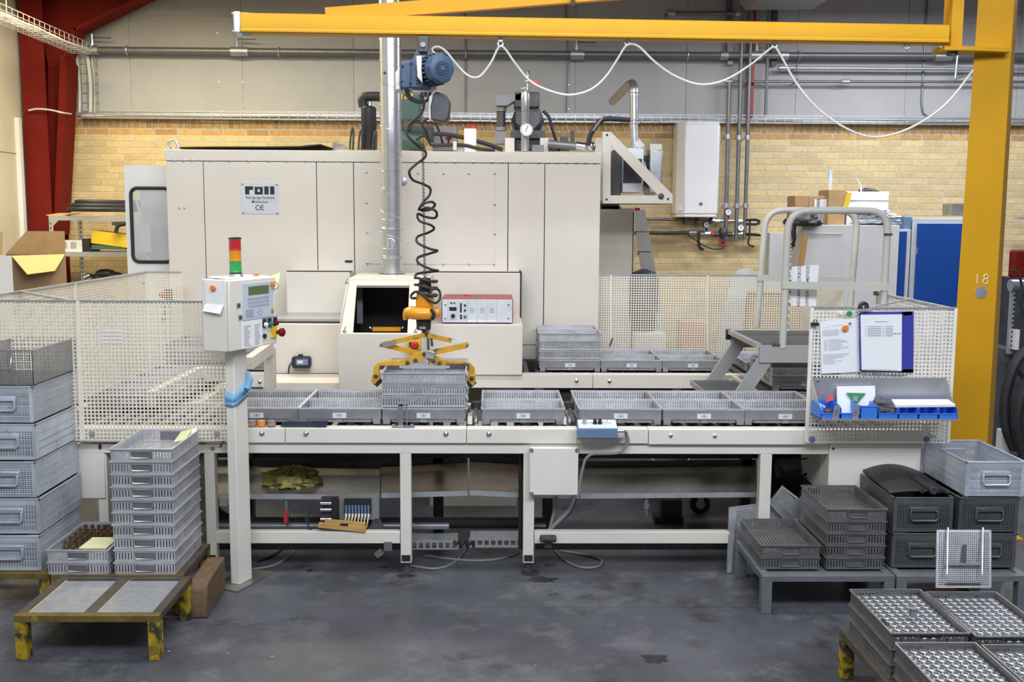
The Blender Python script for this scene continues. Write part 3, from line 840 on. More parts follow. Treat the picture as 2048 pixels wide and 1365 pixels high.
for px, py in ((694, 566), (689, 664), (831, 664)):
    t = ((668-py)/110); p = onface(Y(px, py, yf0+(yf1-yf0)*t).x, t); bolt(b, p, .011)
    b.beam(p+Vector((0, -.015, .008)), p+Vector((.012, -.02, .035)), .008, .005)
build_each(b, 'latch', 'steel', ho)
a = Y(745, 655, 6.95); c = Y(801, 663, 6.95)
MB().box(a.x, 6.95, c.z, c.x, 6.98, a.z).build('gate_bar', 'grab_orange', ho)
b = MB()
for px in (741, 805): 
    p = Y(px, 663, 6.95); b.box(p.x-.012, 6.95, hz0, p.x+.012, 6.98, a.z-.01)
build_each(b, 'gate_post', 'galvanized', ho)
b = MB()
for px in (740, 806): b.sphere(Y(px, 657, 6.92), .014, 8, 6)
build_each(b, 'gate_knob', 'chrome', ho)
p = Y(722, 600, 7.3); MB().box(p.x-.03, 7.3, hz0, p.x+.01, 7.34, hz1-.05).build('inner_post', 'grey_paint', ho)
# emergency stop box
p0, p1 = Y(817, 699, 6.64), Y(842, 675, 6.64)
es = root('emergency_stop', 'yellow emergency stop box with red button behind the lifting tongs', 'switch', ((p0.x+p1.x)/2, 6.62, p0.z))
MB().box(p0.x, 6.58, p0.z, p1.x, 6.65, p1.z).build('housing', 'yellow_sign', es, bevel=.006)
p = Y(830, 690.5, 6.57); MB().lathe([(.012, 0), (.012, .02), (.026, .022), (.028, .035), (.018, .045), (.001, .047)], p+Vector((0, .01, 0)), 16, (0, -1, 0)).build('push_button', 'red_plastic', es)
p = Y(822, 689, 6.58); MB().box(p.x-.012, 6.575, p.z-.016, p.x+.006, 6.58, p.z+.014).build('symbol', 'black', es)
# plinths of the hood / boxes seen low under the conveyor
q0, q1 = Y(860, 1011, 6.62), Y(1034, 1011, 6.62)
MB().box(q0.x, 6.62, 0, q1.x, 7.1, .6).build('foot_box', 'cream', ho)
q0, q1 = Y(530, 925, 6.75), Y(697, 925, 6.75)
MB().box(q0.x, 6.75, .42, q1.x, 7.15, .8).build('foot_box', 'cream', ho)
# -------- controller with red case
YC = 7.26
c0, c1 = Y(883, 648, YC), Y(1026, 598, YC)
ct = root('ultrasonic_controller', 'control unit in a red case with lilac front on the right cream box', 'control unit', ((c0.x+c1.x)/2, YC+.15, bz))
MB().box(c0.x, YC, bz+.006, c1.x, YC+.42, c1.z).build('case', 'pink_red', ct, bevel=.008)
MB().box(c0.x+.006, YC-.006, c0.z+.01, c1.x-.006, YC+.002, c1.z-.006).build('front_plate', 'panel_lilac', ct, bevel=.002)
yy = YC-.006
b = MB(); px_rect(b, 898.5, 614.5, 913, 622, yy, .002); px_rect(b, 920, 606.5, 923.5, 625.5, yy, .002)
for px, py in ((930, 611), (930, 621), (922, 631.5), (922, 636.5)): b.cyl(Y(px, py, yy), Y(px, py, yy)+Vector((0, -.006, 0)), .008, 10)
for x in (901, 903.5, 907, 909.5): px_rect(b, x-.8, 605, x+.9, 608.6, yy, .001)
px_rect(b, 900.2, 604.8, 904.2, 605.6, yy, .001)
for gx in (942, 963, 982):
    for k in range(3): px_rect(b, gx-3, 617.3+k*3.6, gx+6, 617.8+k*3.6, yy, .001)
b.build('markings', 'black', ct, kind='stuff')
b = MB(); px_rect(b, 899, 625, 913, 639, yy, .003); k = b.build('switch_plate', 'panel_blue', ct)
p = Y(906, 632, yy-.003); MB().cyl(p, p+Vector((0, -.012, 0)), .014, 12).beam(p+Vector((-.012, -.016, -.008)), p+Vector((.012, -.016, .01)), .008, .01).build('knob', 'black', k)
p = Y(930, 634, yy); MB().cyl(p, p+Vector((0, -.008, 0)), .011, 12).build('start_button', 'teal', ct)
b = MB()
for px, py in ((891, 609), (891, 636.5), (1017, 609), (1017, 636.5)): bolt(b, Y(px, py, yy), .007)
b.build('screws', 'steel', ct, kind='stuff')
b = MB()
for x in (896, 935, 954, 973, 993): px_rect(b, x-.3, 600, x+.3, 645, yy, .0012)
for x in (915, ): px_rect(b, x-.2, 600, x+.2, 640, yy, .0012)
b.build('panel_joints', 'ink_soft', ct, kind='stuff')
b = MB(); px_rect(b, 936, 641, 953, 644, yy, .001); px_rect(b, 955, 641, 972, 644, yy, .001); px_rect(b, 974, 641, 992, 644, yy, .001)
b.build('label_strips', 'white', ct, kind='stuff')
p = Y(932, 591, YC+.3); MB().box(p.x-.02, YC+.25, c1.z-.002, p.x+.03, YC+.28, c1.z+.008).build('case_foot', 'red_plastic', ct)
# -------- black rubber light box on the left box
p0, p1 = Y(585, 736, YB-.03), Y(622, 713, YB-.03)
rb = root('sensor_box', 'black rubber-framed box with small blue display on the cream box left of the hood', 'sensor', ((p0.x+p1.x)/2, YB-.04, p0.z))
MB().box(p0.x, YB-.07, p0.z, p1.x, YB+.002, p1.z).build('rubber_frame', 'rubber', rb, bevel=.016)
q0, q1 = Y(592, 730.5, YB-.07), Y(616, 719, YB-.07)
sc = MB().box(q0.x, YB-.078, q0.z, q1.x, YB-.07, q1.z).build('display', 'switch_blue', rb, bevel=.002)
q0, q1 = Y(595, 727.5, YB-.078), Y(606, 721.5, YB-.078)
MB().box(q0.x, YB-.08, q0.z, q1.x, YB-.078, q1.z).build('screen', 'panel_lilac', sc)
p = Y(601, 711.5, YB-.04); MB().box(p.x-.014, YB-.06, p.z-.02, p.x+.014, YB-.02, p.z+.008).build('clip', 'rubber', rb)
MB().tube(spline([Y(*q, YB-.03) for q in ((587, 724), (579, 732), (577, 750), (578, 774))]), .005, 6).build('cable', 'rubber', rb)
b = MB().tube(spline([Y(*q, YB-.025) for q in ((615, 728), (617, 745), (623, 757))]), .004, 6)
p = Y(624, 757, YB-.02); b.box(p.x-.022, YB-.04, p.z-.02, p.x+.022, YB, p.z+.02)
b.build('bracket', 'galvanized', rb)
# -------- left cabinet door standing open, with window
YD = 8.3
d = root('cabinet_door', 'pale blue-white machine door with a rounded window left of the machine', 'door', (Y(293, 600, YD).x, YD, .35))
dq = [Y(262, 700, YD), Y(345, 700, YD), Y(342, 330, YD), Y(248, 330, YD)]
dx0, dx1 = Y(250, 400, YD).x, Y(346, 400, YD).x
dz1 = Y(290, 331, YD).z
w0, w1 = Y(268, 523, YD), Y(338, 378, YD)
fr = MB()
fr.box(dx0, YD, .35, w0.x, YD+.04, dz1); fr.box(w0.x, YD, .35, dx1, YD+.04, w0.z); fr.box(w0.x, YD, w1.z, dx1, YD+.04, dz1)
fr.build('door_leaf', 'door_white', d)
def rrect(x0, z0, x1, z1, r, y, n=5):
    out = []
    for cx, cz, a in ((x1-r, z0+r, -PI/2), (x1-r, z1-r, 0), (x0+r, z1-r, PI/2), (x0+r, z0+r, PI)):
        out += [(cx+r*math.cos(a+PI/2*i/n), y, cz+r*math.sin(a+PI/2*i/n)) for i in range(n+1)]
    return out
MB().tube(rrect(w0.x-.004, w0.z-.004, w1.x+.01, w1.z+.004, .05, YD-.004), .014, 8, True).build('window_gasket', 'rubber', d)
MB().prism([(a[0], a[2]) for a in rrect(w0.x-.004, w0.z-.004, w1.x+.01, w1.z+.004, .05, 0)], YD+.004, YD+.012).build('window_pane', 'window_glass', d)
MB().box(dx0, YD+.35, .35, dx1+.1, YD+.37, dz1).build('inner_wall', 'panel_lilac', d)
b = MB().tube(spline([Y(*q, YD+.3) for q in ((272, 400), (280, 430), (276, 450), (290, 470), (285, 500), (300, 520))]), .012, 6)
p0, p1 = Y(272, 505, YD+.3), Y(300, 450, YD+.3); b.box(p0.x, YD+.28, p0.z, p1.x, YD+.33, p1.z)
b.build('inner_hose', 'white', d)

# ================================================================== DUCT
dc = Z(784, 549, hz1)
dr = .079
du = root('spiral_duct', 'shiny spiral galvanized round duct rising from the hood past the boom', 'duct', (dc.x, dc.y, hz1))
topx = Y(781, -60, dc.y)
zz = [hz1, hz1+.09, Y(780, 340, dc.y).z, topx.z+.3]
MB().cyl((dc.x, dc.y, hz1-.01), (dc.x, dc.y, topx.z+.3), dr, 40).build('tube', 'duct_steel', du)
MB().cyl((dc.x, dc.y, hz1-.002), (dc.x, dc.y, hz1+.006), dr+.02, 32).build('collar', 'iron_dark', du)
b = MB()
for py in (343, 377, 440, 497, 512, 455):
    z = Y(782, py, dc.y).z; b.torus((dc.x, dc.y, z), dr+.001, .003, (0, 0, 1), 36, 5)
build_each(b, 'seam_ring', 'duct_steel', du)
b = MB(); zs0, zs1 = hz1+.25, topx.z+.3; turns = (zs1-zs0)/.155
pts = [(dc.x+(dr+.0005)*math.cos(-2*PI*turns*i/400), dc.y+(dr+.0005)*math.sin(-2*PI*turns*i/400), zs0+(zs1-zs0)*i/400) for i in range(401)]
b.tube(pts, .0022, 4); b.build('spiral_seam', 'galvanized', du)
for py in (458, 516):
    z = Y(782, py, dc.y).z
    m = MB().torus((dc.x, dc.y, z), dr+.003, .005, (0, 0, 1), 36, 5).box(dc.x-dr-.03, dc.y-.05, z-.008, dc.x-dr+.01, dc.y-.03, z+.008)
    m.build('clamp', 'galvanized', du)
p = Y(780, 487, dc.y-dr); m = MB().lathe([(.04, 0), (.04, .012), (.034, .014), (.03, .01), (.001, .01)], p+Vector((0, .006, 0)), 24, (0, -1, 0)).build('damper', 'galvanized', du)
MB().beam(p+Vector((0, -.012, -.03)), p+Vector((0, -.012, .03)), .01, .012, (0, 1, 0)).build('damper_handle', 'duct_steel', m)
p = Y(772, 146, dc.y-dr+.01); MB().sphere(p, .016, 10, 6, (1.3, .5, .8)).build('plug', 'iron_dark', du)
p = Y(806, 364, dc.y+.1); MB().lathe([(.001, 0), (.03, 0), (.034, .01), (.001, .014)], p, 16, (0, -1, 0)).build('vent_cap', 'duct_steel', du)

# ================================================================== THINGS ON TOP OF THE MACHINE
zt = mz1
YTOP = 8.6
b = MB()
pts = [Y(px, py, 8.3) for px, py in ((352, 296), (420, 295), (480, 295), (540, 295), (600, 294), (640, 290), (662, 297))]
for i in range(len(pts)-1):
    a, c = pts[i], pts[i+1]; b.slab([a, (a.x, a.y+.9, a.z), (c.x, c.y+.9, c.z), c], .008)
single(b, 'rubber_mat', 'rubber', 'thin black sheet lying on the left half of the machine roof', 'mat')
p = Y(676, 300, 8.4)
b = MB().slab([Y(664, 299, 8.4), Y(700, 299, 8.4), Y(690, 290, 8.6), Y(665, 284, 8.6)], .012)
single(b, 'tin_flap', 'galvanized', 'bent metal flap on the machine roof beside the black filter', 'sheet')
o = root('filter_canister', 'black upright filter canister with elbow hose left of the duct', 'filter', Y(738, 298, 8.6))
A, B = Y(738, 300, 8.6), Y(740, 214, 8.6)
MB().lathe([(.055, -.0), (.062, .01), (.062, B.z-A.z-.01), (.052, B.z-A.z)], A, 24).build('canister', 'black', o)
MB().lathe([(.012, 0), (.02, .01), (.012, .04)], B, 10).build('top_nut', 'galvanized', o)
MB().tube(spline([Y(727, 214, 8.62), Y(726, 196, 8.62), Y(745, 193, 8.62), Y(765, 194, 8.62)], 5), .04, 12).build('elbow_hose', 'rubber', o)
b = MB()
for px, y0, y1 in ((703, 258, 300), (720, 262, 300), (749, 264, 300)): b.tube(spline([Y(px-3, y1, 8.5), Y(px-2, (y0+y1)/2, 8.5), Y(px+1, y0, 8.5), Y(px+4, y0+4, 8.5), Y(px+3, y1, 8.5)]), .009, 6)
build_each(b, 'handle_hoop', 'iron_dark', o)
# green tank unit
o = root('pump_unit', 'dark green pump unit with yellow warning label behind the duct', 'pump', Y(845, 298, 8.9))
a, c = Y(801, 240, 8.9), Y(838, 185, 8.9)
MB().box(a.x, 8.9, a.z, c.x, 9.15, c.z).build('control_cabinet', 'pump_green', o, bevel=.006)
q = [Y(803, 198, 8.895), Y(826, 198, 8.895), Y(826, 187, 8.895), Y(803, 187, 8.895)]
k = MB().slab(q, .003).build('warning_label', 'yellow_sign', o)
p = Y(808, 192, 8.89); MB().prism([(p.x-.01, p.z-.02), (p.x+.004, p.z-.02), (p.x, p.z+.002), (p.x+.012, p.z+.002), (p.x-.004, p.z+.022), (p.x-.012, p.z+.022), (p.x-.006, p.z-.004), (p.x-.014, p.z-.004)], 8.888, 8.891).build('symbol', 'black', k)
a = Y(830, 298, 8.9); c = Y(830, 262, 8.9)
MB().cyl(Y(801, 281, 8.95), Y(850, 283, 8.95), .085, 18).build('tank', 'pump_green', o)
b = MB().box(Y(803, 262, 9).x, 8.95, Y(803, 262, 9).z-.03, Y(862, 262, 9).x, 9.1, Y(803, 252, 9).z)
b.cyl(Y(815, 260, 8.9), Y(815, 240, 8.9), .03, 10).cyl(Y(860, 285, 8.9), Y(860, 255, 8.9), .03, 10)
b.build('manifold_block', 'iron_dark', o)
p = Y(852, 283, 8.85); MB().lathe([(.001, 0), (.035, 0), (.04, .03), (.02, .05)], p, 14, (0, -1, 0)).build('valve_cap', 'cardboard', o)
a, c = Y(865, 290, 9.0), Y(904, 253, 9.0)
k = MB().box(a.x, 9.0, a.z-.05, c.x+.04, 9.3, c.z).build('grey_housing', 'grey_paint', o, bevel=.006)
b = MB()
for i in range(9): x = a.x+.01+i*.021; b.box(x, 8.994, a.z-.03, x+.008, 9.0, c.z-.02)
build_each(b, 'cooling_rib', 'grey_paint', k)
p = Y(897, 280, 8.8); m = MB().lathe([(.012, 0), (.028, .006), (.028, .014), (.008, .03)], p, 12).cyl(p-Vector((0, 0, .06)), p, .008, 8)
m.build('hand_wheel', 'red_steel', o)
b = MB()
b.tube(spline([Y(*q, 8.5) for q in ((866, 268), (890, 269), (925, 275), (955, 283), (985, 292), (1005, 300))]), .017, 8)
b.tube(spline([Y(*q, 8.45) for q in ((866, 292), (900, 290), (930, 291), (960, 298), (990, 301))]), .014, 8)
build_each(b, 'hydraulic_hose', 'rubber', o)
b = MB()
for px, py in ((820, 250), (833, 280), (845, 245)):
    b.tube(spline([Y(px, py, 8.7), Y(px+15, py-8, 8.65), Y(px+30, py+10, 8.65), Y(px+42, 292, 8.7)]), .01, 6)
build_each(b, 'hydraulic_hose', 'rubber', o)
a, c = Y(906, 300, 8.35), Y(913, 283, 8.35)
MB().box(a.x, 8.35, a.z, c.x, 8.5, c.z).box(c.x, 8.48, a.z, c.x+.05, 8.5, c.z-.03).build('angle_bracket', 'cream', o)
# white jerrycan
a, c = Y(928, 302, 8.45), Y(953, 257, 8.45)
o = root('canister', 'white upright canister with red handle on the machine roof', 'canister', ((a.x+c.x)/2, 8.52, zt))
MB().box(a.x, 8.45, zt, c.x, 8.6, c.z).build('body', 'white', o, bevel=.01)
p = Y(941, 252, 8.5); MB().tube([Y(933, 257, 8.5), Y(933, 250, 8.5), Y(950, 250, 8.5), Y(950, 257, 8.5)], .008, 6).build('handle', 'red_plastic', o)
# dark motor / pump with duct elbow
o = root('vacuum_pump', 'dark navy ribbed electric pump with grey elbow duct on the machine roof', 'pump', Y(1055, 300, 8.6))
pc = Y(1056, 240, 8.55); 
MB().lathe([(.10, 0), (.135, .03), (.14, .12), (.14, .3), (.1, .32)], pc+Vector((0, 0, 0)), 8, (0, 1, 0)).build('motor', 'pump_navy', o, bevel=.01)
b = MB()
for k in range(9):
    t = -.085+.02*k
    for sx in (-1, 1):
        b.beam(pc+Vector((sx*.012, -.004, t+.0)), pc+Vector((sx*.1, -.004, t+.075-.15*(k % 1))), .008, .008, (0, 1, 0))
build_each(b, 'cooling_rib', 'grey_paint', o)
a, c = Y(1028, 217, 8.6), Y(1078, 187, 8.6)
MB().box(a.x, 8.5, a.z, c.x, 8.75, c.z).build('terminal_box', 'iron_dark', o, bevel=.008)
q = [Y(991, 213, 8.55), Y(1014, 213, 8.55), Y(1030, 203, 8.55), Y(1045, 203, 8.55), Y(1045, 186, 8.55), Y(1022, 191, 8.55), Y(991, 192, 8.55)]
MB().prism([(v.x, v.z) for v in q], 8.5, 8.66).build('elbow_duct', 'grey_paint', o, bevel=.005)
A, B = Y(1002, 262, 8.58), Y(1002, 213, 8.58)
MB().cyl(A, B, .037, 18).build('riser_tube', 'iron_dark', o)
b = MB().cyl(A-Vector((0, 0, .0)), A+Vector((0, 0, .03)), .045, 18).cyl(B-Vector((0, 0, .04)), B, .045, 18)
build_each(b, 'tube_collar', 'grey_paint', o)
a, c = Y(991, 288, 8.55), Y(1012, 263, 8.55); MB().box(a.x, 8.52, a.z, c.x, 8.66, c.z).build('riser_foot', 'grey_paint', o)
for x0, x1 in ((1010, 1029), (1080, 1097)):
    a, c = Y(x0, 304, 8.4), Y(x1, 276, 8.4); MB().box(a.x, 8.4, zt-.02, c.x, 8.7, c.z).build('pump_foot', 'cream', o)
a, c = Y(1022, 277, 8.5), Y(1090, 262, 8.5); MB().box(a.x, 8.45, a.z, c.x, 8.8, c.z).build('mounting_plate', 'iron_dark', o)
a, c = Y(1030, 298, 8.5), Y(1080, 277, 8.5); MB().box(a.x, 8.5, a.z, c.x, 8.75, c.z).build('pump_base', 'iron_dark', o)
MB().tube(spline([Y(*q, 8.5) for q in ((1086, 222), (1098, 235), (1106, 262), (1114, 286), (1122, 300))]), .013, 8).build('power_cable', 'rubber', o)
a, c = Y(1064, 300, 8.3), Y(1088, 290, 8.3); MB().box(a.x, 8.3, zt, c.x, 8.4, c.z).build('junction_box', 'grey_paint', o, bevel=.004)
# vertical steel pipe with gauge and ball valve
o = root('gauge_pipe', 'upright stainless pipe with white dial gauge and red valve lever', 'pipe', Y(1051, 303, 8.3))
A, B, C = Y(1050, 303, 8.3), Y(1052, 222, 8.3), Y(1055, 182, 8.3)
MB().lathe([(.032, 0), (.032, B.z-A.z), (.034, B.z-A.z+.005), (.036, C.z-A.z-.05), (.033, C.z-A.z-.01), (.015, C.z-A.z+.01)], A, 18).build('tube', 'steel', o)
D = Y(1056, 146, 8.3)
MB().cyl(C, D, .012, 10).sphere(Y(1056, 163, 8.3), .022, 10, 6).cyl(Y(1055, 175, 8.3), Y(1041, 177, 8.3), .014, 8).sphere(D, .018, 8, 6).build('valve', 'chrome', o)
MB().beam(Y(1063, 163, 8.28), Y(1078, 165, 8.28), .02, .014, (0, 1, 0)).build('valve_lever', 'red_plastic', o)
p = Y(1053, 260, 8.24); g = MB().lathe([(.02, -.02), (.05, -.02), (.052, .012), (.047, .016)], p, 24, (0, -1, 0)).build('gauge', 'galvanized', o)
MB().lathe([(.001, 0), (.046, 0), (.046, .003)], p+Vector((0, -.0165, 0)), 24, (0, -1, 0)).build('dial', 'white', g)
b = MB().beam(p+Vector((-.008, -.022, -.014)), p+Vector((.01, -.022, .03)), .004, .002, (0, 1, 0))
for k in range(11):
    t = PI*1.25-PI*1.5*k/10; b.beam(p+Vector((.036*math.cos(t), -.021, .036*math.sin(t))), p+Vector((.042*math.cos(t), -.021, .042*math.sin(t))), .003, .002, (0, 1, 0))
b.build('needle', 'black', g)
# horizontal pipe, right
o = root('suction_pipe', 'thick grey horizontal pipe with shiny elbow at the right end of the machine roof', 'pipe', Y(1140, 300, 8.35))
MB().cyl(Y(1096, 288, 8.35), Y(1160, 294, 8.35), .032, 16).build('tube', 'pipe_grey', o)
MB().cyl(Y(1152, 292, 8.34), Y(1172, 295, 8.34), .034, 16).torus(Y(1170, 295, 8.34), .036, .006, (1, 0, 0)).sphere(Y(1181, 293, 8.34), .04, 14, 10, (1.1, 1, 1)).build('elbow', 'chrome', o)
b = MB()
for px, py, ww, hh in ((1128, 282, .03, .03), (1145, 277, .014, .06), (1126, 297, .05, .02), (1105, 298, .06, .018)):
    p = Y(px, py, 8.5); b.box(p.x-ww, 8.45, p.z-hh, p.x+ww, 8.52, p.z+hh)
build_each(b, 'valve_knob', 'iron_dark', o)
MB().tube(spline([Y(*q, 8.3) for q in ((1177, 290), (1180, 272), (1190, 255), (1200, 243), (1215, 238), (1260, 240))]), .02, 8).build('black_hose', 'rubber', o)
MB().tube(spline([Y(*q, 8.28) for q in ((1186, 262), (1196, 248), (1208, 232))]), .009, 6).build('cable', 'cable_grey', o)
# exhaust elbow on the wall
o = root('exhaust_pipe', 'shiny exhaust pipe bent at an elbow in front of the wall boards', 'pipe', Y(1268, 292, 9.2))
MB().cyl(Y(1270, 300, 9.2), Y(1267, 245, 9.2), .036, 14).build('lower_tube', 'galvanized', o)
MB().cyl(Y(1268, 250, 9.2), Y(1268, 185, 9.2), .038, 16).build('upper_tube', 'steel', o)
MB().tube([Y(1268, 192, 9.2)]+spline([Y(1268, 180, 9.2), Y(1265, 168, 9.3), Y(1256, 172, 9.5)], 5)+[Y(1225, 203, 10.2)], .04, 16).build('elbow', 'steel', o)
b = MB()
for py in (186, 240, 247): b.torus(Y(1268, py, 9.2), .04, .006, (0, 0, 1), 16, 5)
build_each(b, 'pipe_clamp', 'galvanized', o)
# triangular bracket with blower
YK = 8.15
o = root('blower_bracket', 'cream triangular bracket holding a blower at the machine right end', 'bracket', Y(1270, 408, YK+.2))
def tri(pts, y0, y1, m): 
    return m.prism([(Y(*q, YK).x, Y(*q, YK).z) for q in pts], y0, y1)
m = MB()
tri(((1206, 407), (1205, 264), (1221, 264), (1221, 407)), YK, YK+.02, m)
tri(((1221, 407), (1221, 391), (1318, 391), (1345, 391), (1345, 407)), YK+.0005, YK+.0205, m)
tri(((1221, 291), (1221, 264), (1222, 264), (1345, 389), (1345, 392), (1317, 391)), YK+.001, YK+.021, m)
m.build('front_gusset', 'cream', o)
m = MB()
tri(((1206, 407), (1205, 264), (1221, 264), (1221, 407)), YK+.6, YK+.62, m)
tri(((1221, 407), (1221, 391), (1345, 391), (1345, 407)), YK+.6005, YK+.6205, m)
tri(((1221, 291), (1221, 264), (1345, 389), (1317, 391)), YK+.601, YK+.621, m)
m.build('rear_gusset', 'cream', o)
a, c = Y(1206, 408, YK), Y(1345, 402, YK); MB().box(a.x, YK+.02, a.z, c.x, YK+.6, c.z).build('base_shelf', 'cream', o)
b = MB()
for px, py in ((1214, 270), (1213, 399), (1336, 398)): bolt(b, Y(px, py, YK), .007)
b.build('bolts', 'black', o, kind='stuff')
p = Y(1322, 393, YK); MB().lathe([(.02, 0), (.024, .004), (.02, .01), (.001, .014)], p, 14, (0, -1, 0)).build('cable_gland', 'iron_dark', o)
o2 = root('blower', 'grey ribbed blower motor inside the cream triangular bracket', 'blower', Y(1265, 400, YK+.35))
a, c = Y(1244, 385, YK+.2), Y(1288, 296, YK+.2)
MB().box(a.x, YK+.2, a.z, c.x, YK+.5, c.z).build('radiator_housing', 'alu', o2, bevel=.006)
a2, c2 = Y(1246, 366, YK+.2), Y(1284, 318, YK+.2)
gr = MB().box(a2.x, YK+.193, a2.z, c2.x, YK+.201, c2.z).build('grille', 'black', o2)
b = MB()
for i in range(11):
    x = a2.x+.006+i*(c2.x-a2.x-.012)/10; b.box(x-.003, YK+.185, a2.z, x+.003, YK+.195, c2.z)
b.build('fin', 'iron_dark', gr, kind='stuff')
MB().cyl(Y(1262, 342, YK+.25), Y(1262, 342, YK+.45), .13, 24).build('fan_drum', 'steel', o2)
MB().cyl(Y(1262, 342, YK+.46), Y(1262, 342, YK+.52), .17, 24).build('fan_flange', 'iron_dark', o2)
a, c = Y(1296, 380, YK+.35), Y(1324, 300, YK+.35)
MB().box(a.x, YK+.3, a.z-.02, c.x, YK+.55, c.z).build('gearbox', 'steel', o2, bevel=.012)
a, c = Y(1298, 301, YK+.35), Y(1322, 289, YK+.35)
MB().box(a.x, YK+.3, a.z, c.x, YK+.5, c.z).build('terminal_box', 'cream', o2)
b = MB()
for px in (1305, 1311, 1317): p = Y(px, 289, YK+.4); b.cyl(p, p+Vector((0, 0, .035)), .007, 6)
b.build('terminal', 'chrome', o2, kind='stuff')
b = MB().box(Y(1226, 390, YK+.3).x, YK+.25, Y(1226, 392, YK+.3).z, Y(1240, 390, YK+.3).x, YK+.5, Y(1226, 300, YK+.3).z)
b.build('motor_end', 'iron_dark', o2)
MB().beam(Y(1272, 282, YK+.3), Y(1284, 296, YK+.3), .06, .02, (0, 1, 0)).build('lifting_flap', 'galvanized', o2)
# valves below
b = MB()
for px, py, ww, hh in ((1210, 413, .03, .02), (1228, 412, .04, .025), (1219, 416, .09, .012)):
    p = Y(px, py, YK+.1); b.box(p.x-ww, YK+.08, p.z-hh, p.x+ww, YK+.2, p.z+hh)
b.build('valve_block', 'iron_dark', o)
# ================================================================== extension ladder leaning right of the machine
o = root('extension_ladder', 'grey aluminium ladder leaning on the wall right of the machine', 'ladder', (Y(1300, 600, 9.8).x, 9.6, 0))
for px0, px1, nm in ((1272, 1290, 'stile'), (1283, 1304, 'stile')):
    A, B = Y(px0, 422, 10.6), Y(px1, 545, 9.9); dv = (A-B).normalized(); 
    t = -B.z/dv.z; MB().beam(B+dv*t, A, .03, .07, (1, 0, 0)).build(nm, 'alu', o)
A, B = Y(1272, 424, 10.6), Y(1272, 416, 10.6); MB().beam(A, B, .04, .075, (1, 0, 0)).build('end_cap', 'red_steel', o)
b = MB()
for py in (467, 507, 560, 610):
    t = (py-422)/123; p = Y(1277+t*19, py, 10.6-.7*t); b.box(p.x-.07, p.y-.02, p.z-.02, p.x+.05, p.y+.02, p.z+.02)
build_each(b, 'rung', 'black', o)
# ================================================================== CONVEYOR LOOP
ZT = .79
def zat(px, py, y): return Y(px, py, y).z
cv = root('conveyor_frame', 'cream steel conveyor frame carrying the front row of trays', 'conveyor', (0, 5.7, 0))
YF = 5.32
xl, xr = Y(150, 870, YF).x, Y(1843, 890, YF).x
zb1 = zat(900, 887, YF)
# front cover plates
seam = [Y(px, 870, YF).x for px in (150, 570, 933, 1155, 1297, 1657)] + [xr]
for i, (a, c) in enumerate(zip(seam[:-1], seam[1:])):
    t = 0 if i != 4 else .006
    k = MB(); k.box(a+.0015, YF-t, zb1-(.003 if i == 4 else 0), c-.0015, YF+.012, ZT); k.box(a+.0015, YF+.012, ZT-.012, c-.0015, YF+.085, ZT)
    k.build('cover_plate', 'frame_worn' if i in (2, 3) else 'frame_white', cv, bevel=.002)
b = MB()
for px, py in ((524, 867), (612, 867.5), (892, 868), (978, 868.5), (1341, 871), (1429, 872), (1707, 876)):
    p = Y(px, py, YF-.001); b.lathe([(.014, 0), (.014, .002), (.009, .004), (.010, .012), (.004, .016)], p, 10, (0, -1, 0))
b.build('bolt', 'chrome', cv, kind='stuff')
# square tube frame below
zf0, zf1 = zat(900, 908, YF+.02), zb1+.01
MB().box(Y(410, 890, YF).x, YF+.02, zf0, Y(1660, 900, YF).x, YF+.075, zf1).build('frame_tube', 'frame_white', cv, bevel=.003)
for px0, px1, py1, worn in ((409, 429, 1000, 0), (800, 822, 1128, 1), (1047, 1069, 1128, 1), (1520, 1543, 1040, 1)):
    a, c = Y(px0, 950, YF+.02), Y(px1, 950, YF+.02)
    zb = .05 if py1 > 1100 else 0.05
    lg = MB().box(a.x, YF+.02, zb, c.x, YF+.08, zf0).build('leg', 'frame_worn', cv, bevel=.003)
    MB().box(a.x+.006, YF+.015, .062, c.x-.006, YF+.0205, .095).build('end_slot', 'black', lg)
    MB().lathe([(.035, 0), (.035, .01), (.012, .014), (.012, .05)], ((a.x+c.x)/2, YF+.05, 0), 12).build('levelling_foot', 'iron_dark', lg)
for px0, px1, py in ((428, 800, 1068), (1069, 1460, 1066.5)):
    a, c = Y(px0, py, YF+.025), Y(px1, py, YF+.025)
    MB().box(a.x, YF+.025, .157, c.x, YF+.075, .222).build('lower_rail', 'frame_worn', cv, bevel=.003)
# rear legs and rear beams
for x in (-1.5, -.36, .3, 1.5):
    MB().box(x, 6.02, .0, x+.06, 6.08, ZT-.1).build('rear_leg', 'dark_plastic', cv)
MB().box(-2.2, 6.03, ZT-.1, 2.2, 6.09, ZT-.0).build('rear_beam', 'frame_white', cv)
MB().box(-2.2, 6.09, .45, 2.2, 6.11, .56).build('cable_channel', 'iron_dark', cv)
# electrical cover box on the front
p0, p1 = Y(1059, 991, YF-.03), Y(1157, 897, YF-.03)
k = MB().box(p0.x, YF-.03, p0.z, p1.x, YF+.02, p1.z).build('junction_cover', 'frame_white', cv, bevel=.003)
b = MB()
for px, py in ((1063, 901), (1154, 901), (1063, 988)): b.lathe([(.012, 0), (.012, .004), (.001, .005)], Y(px, py, YF-.03), 10, (0, -1, 0))
b.build('screw', 'steel', k, kind='stuff')
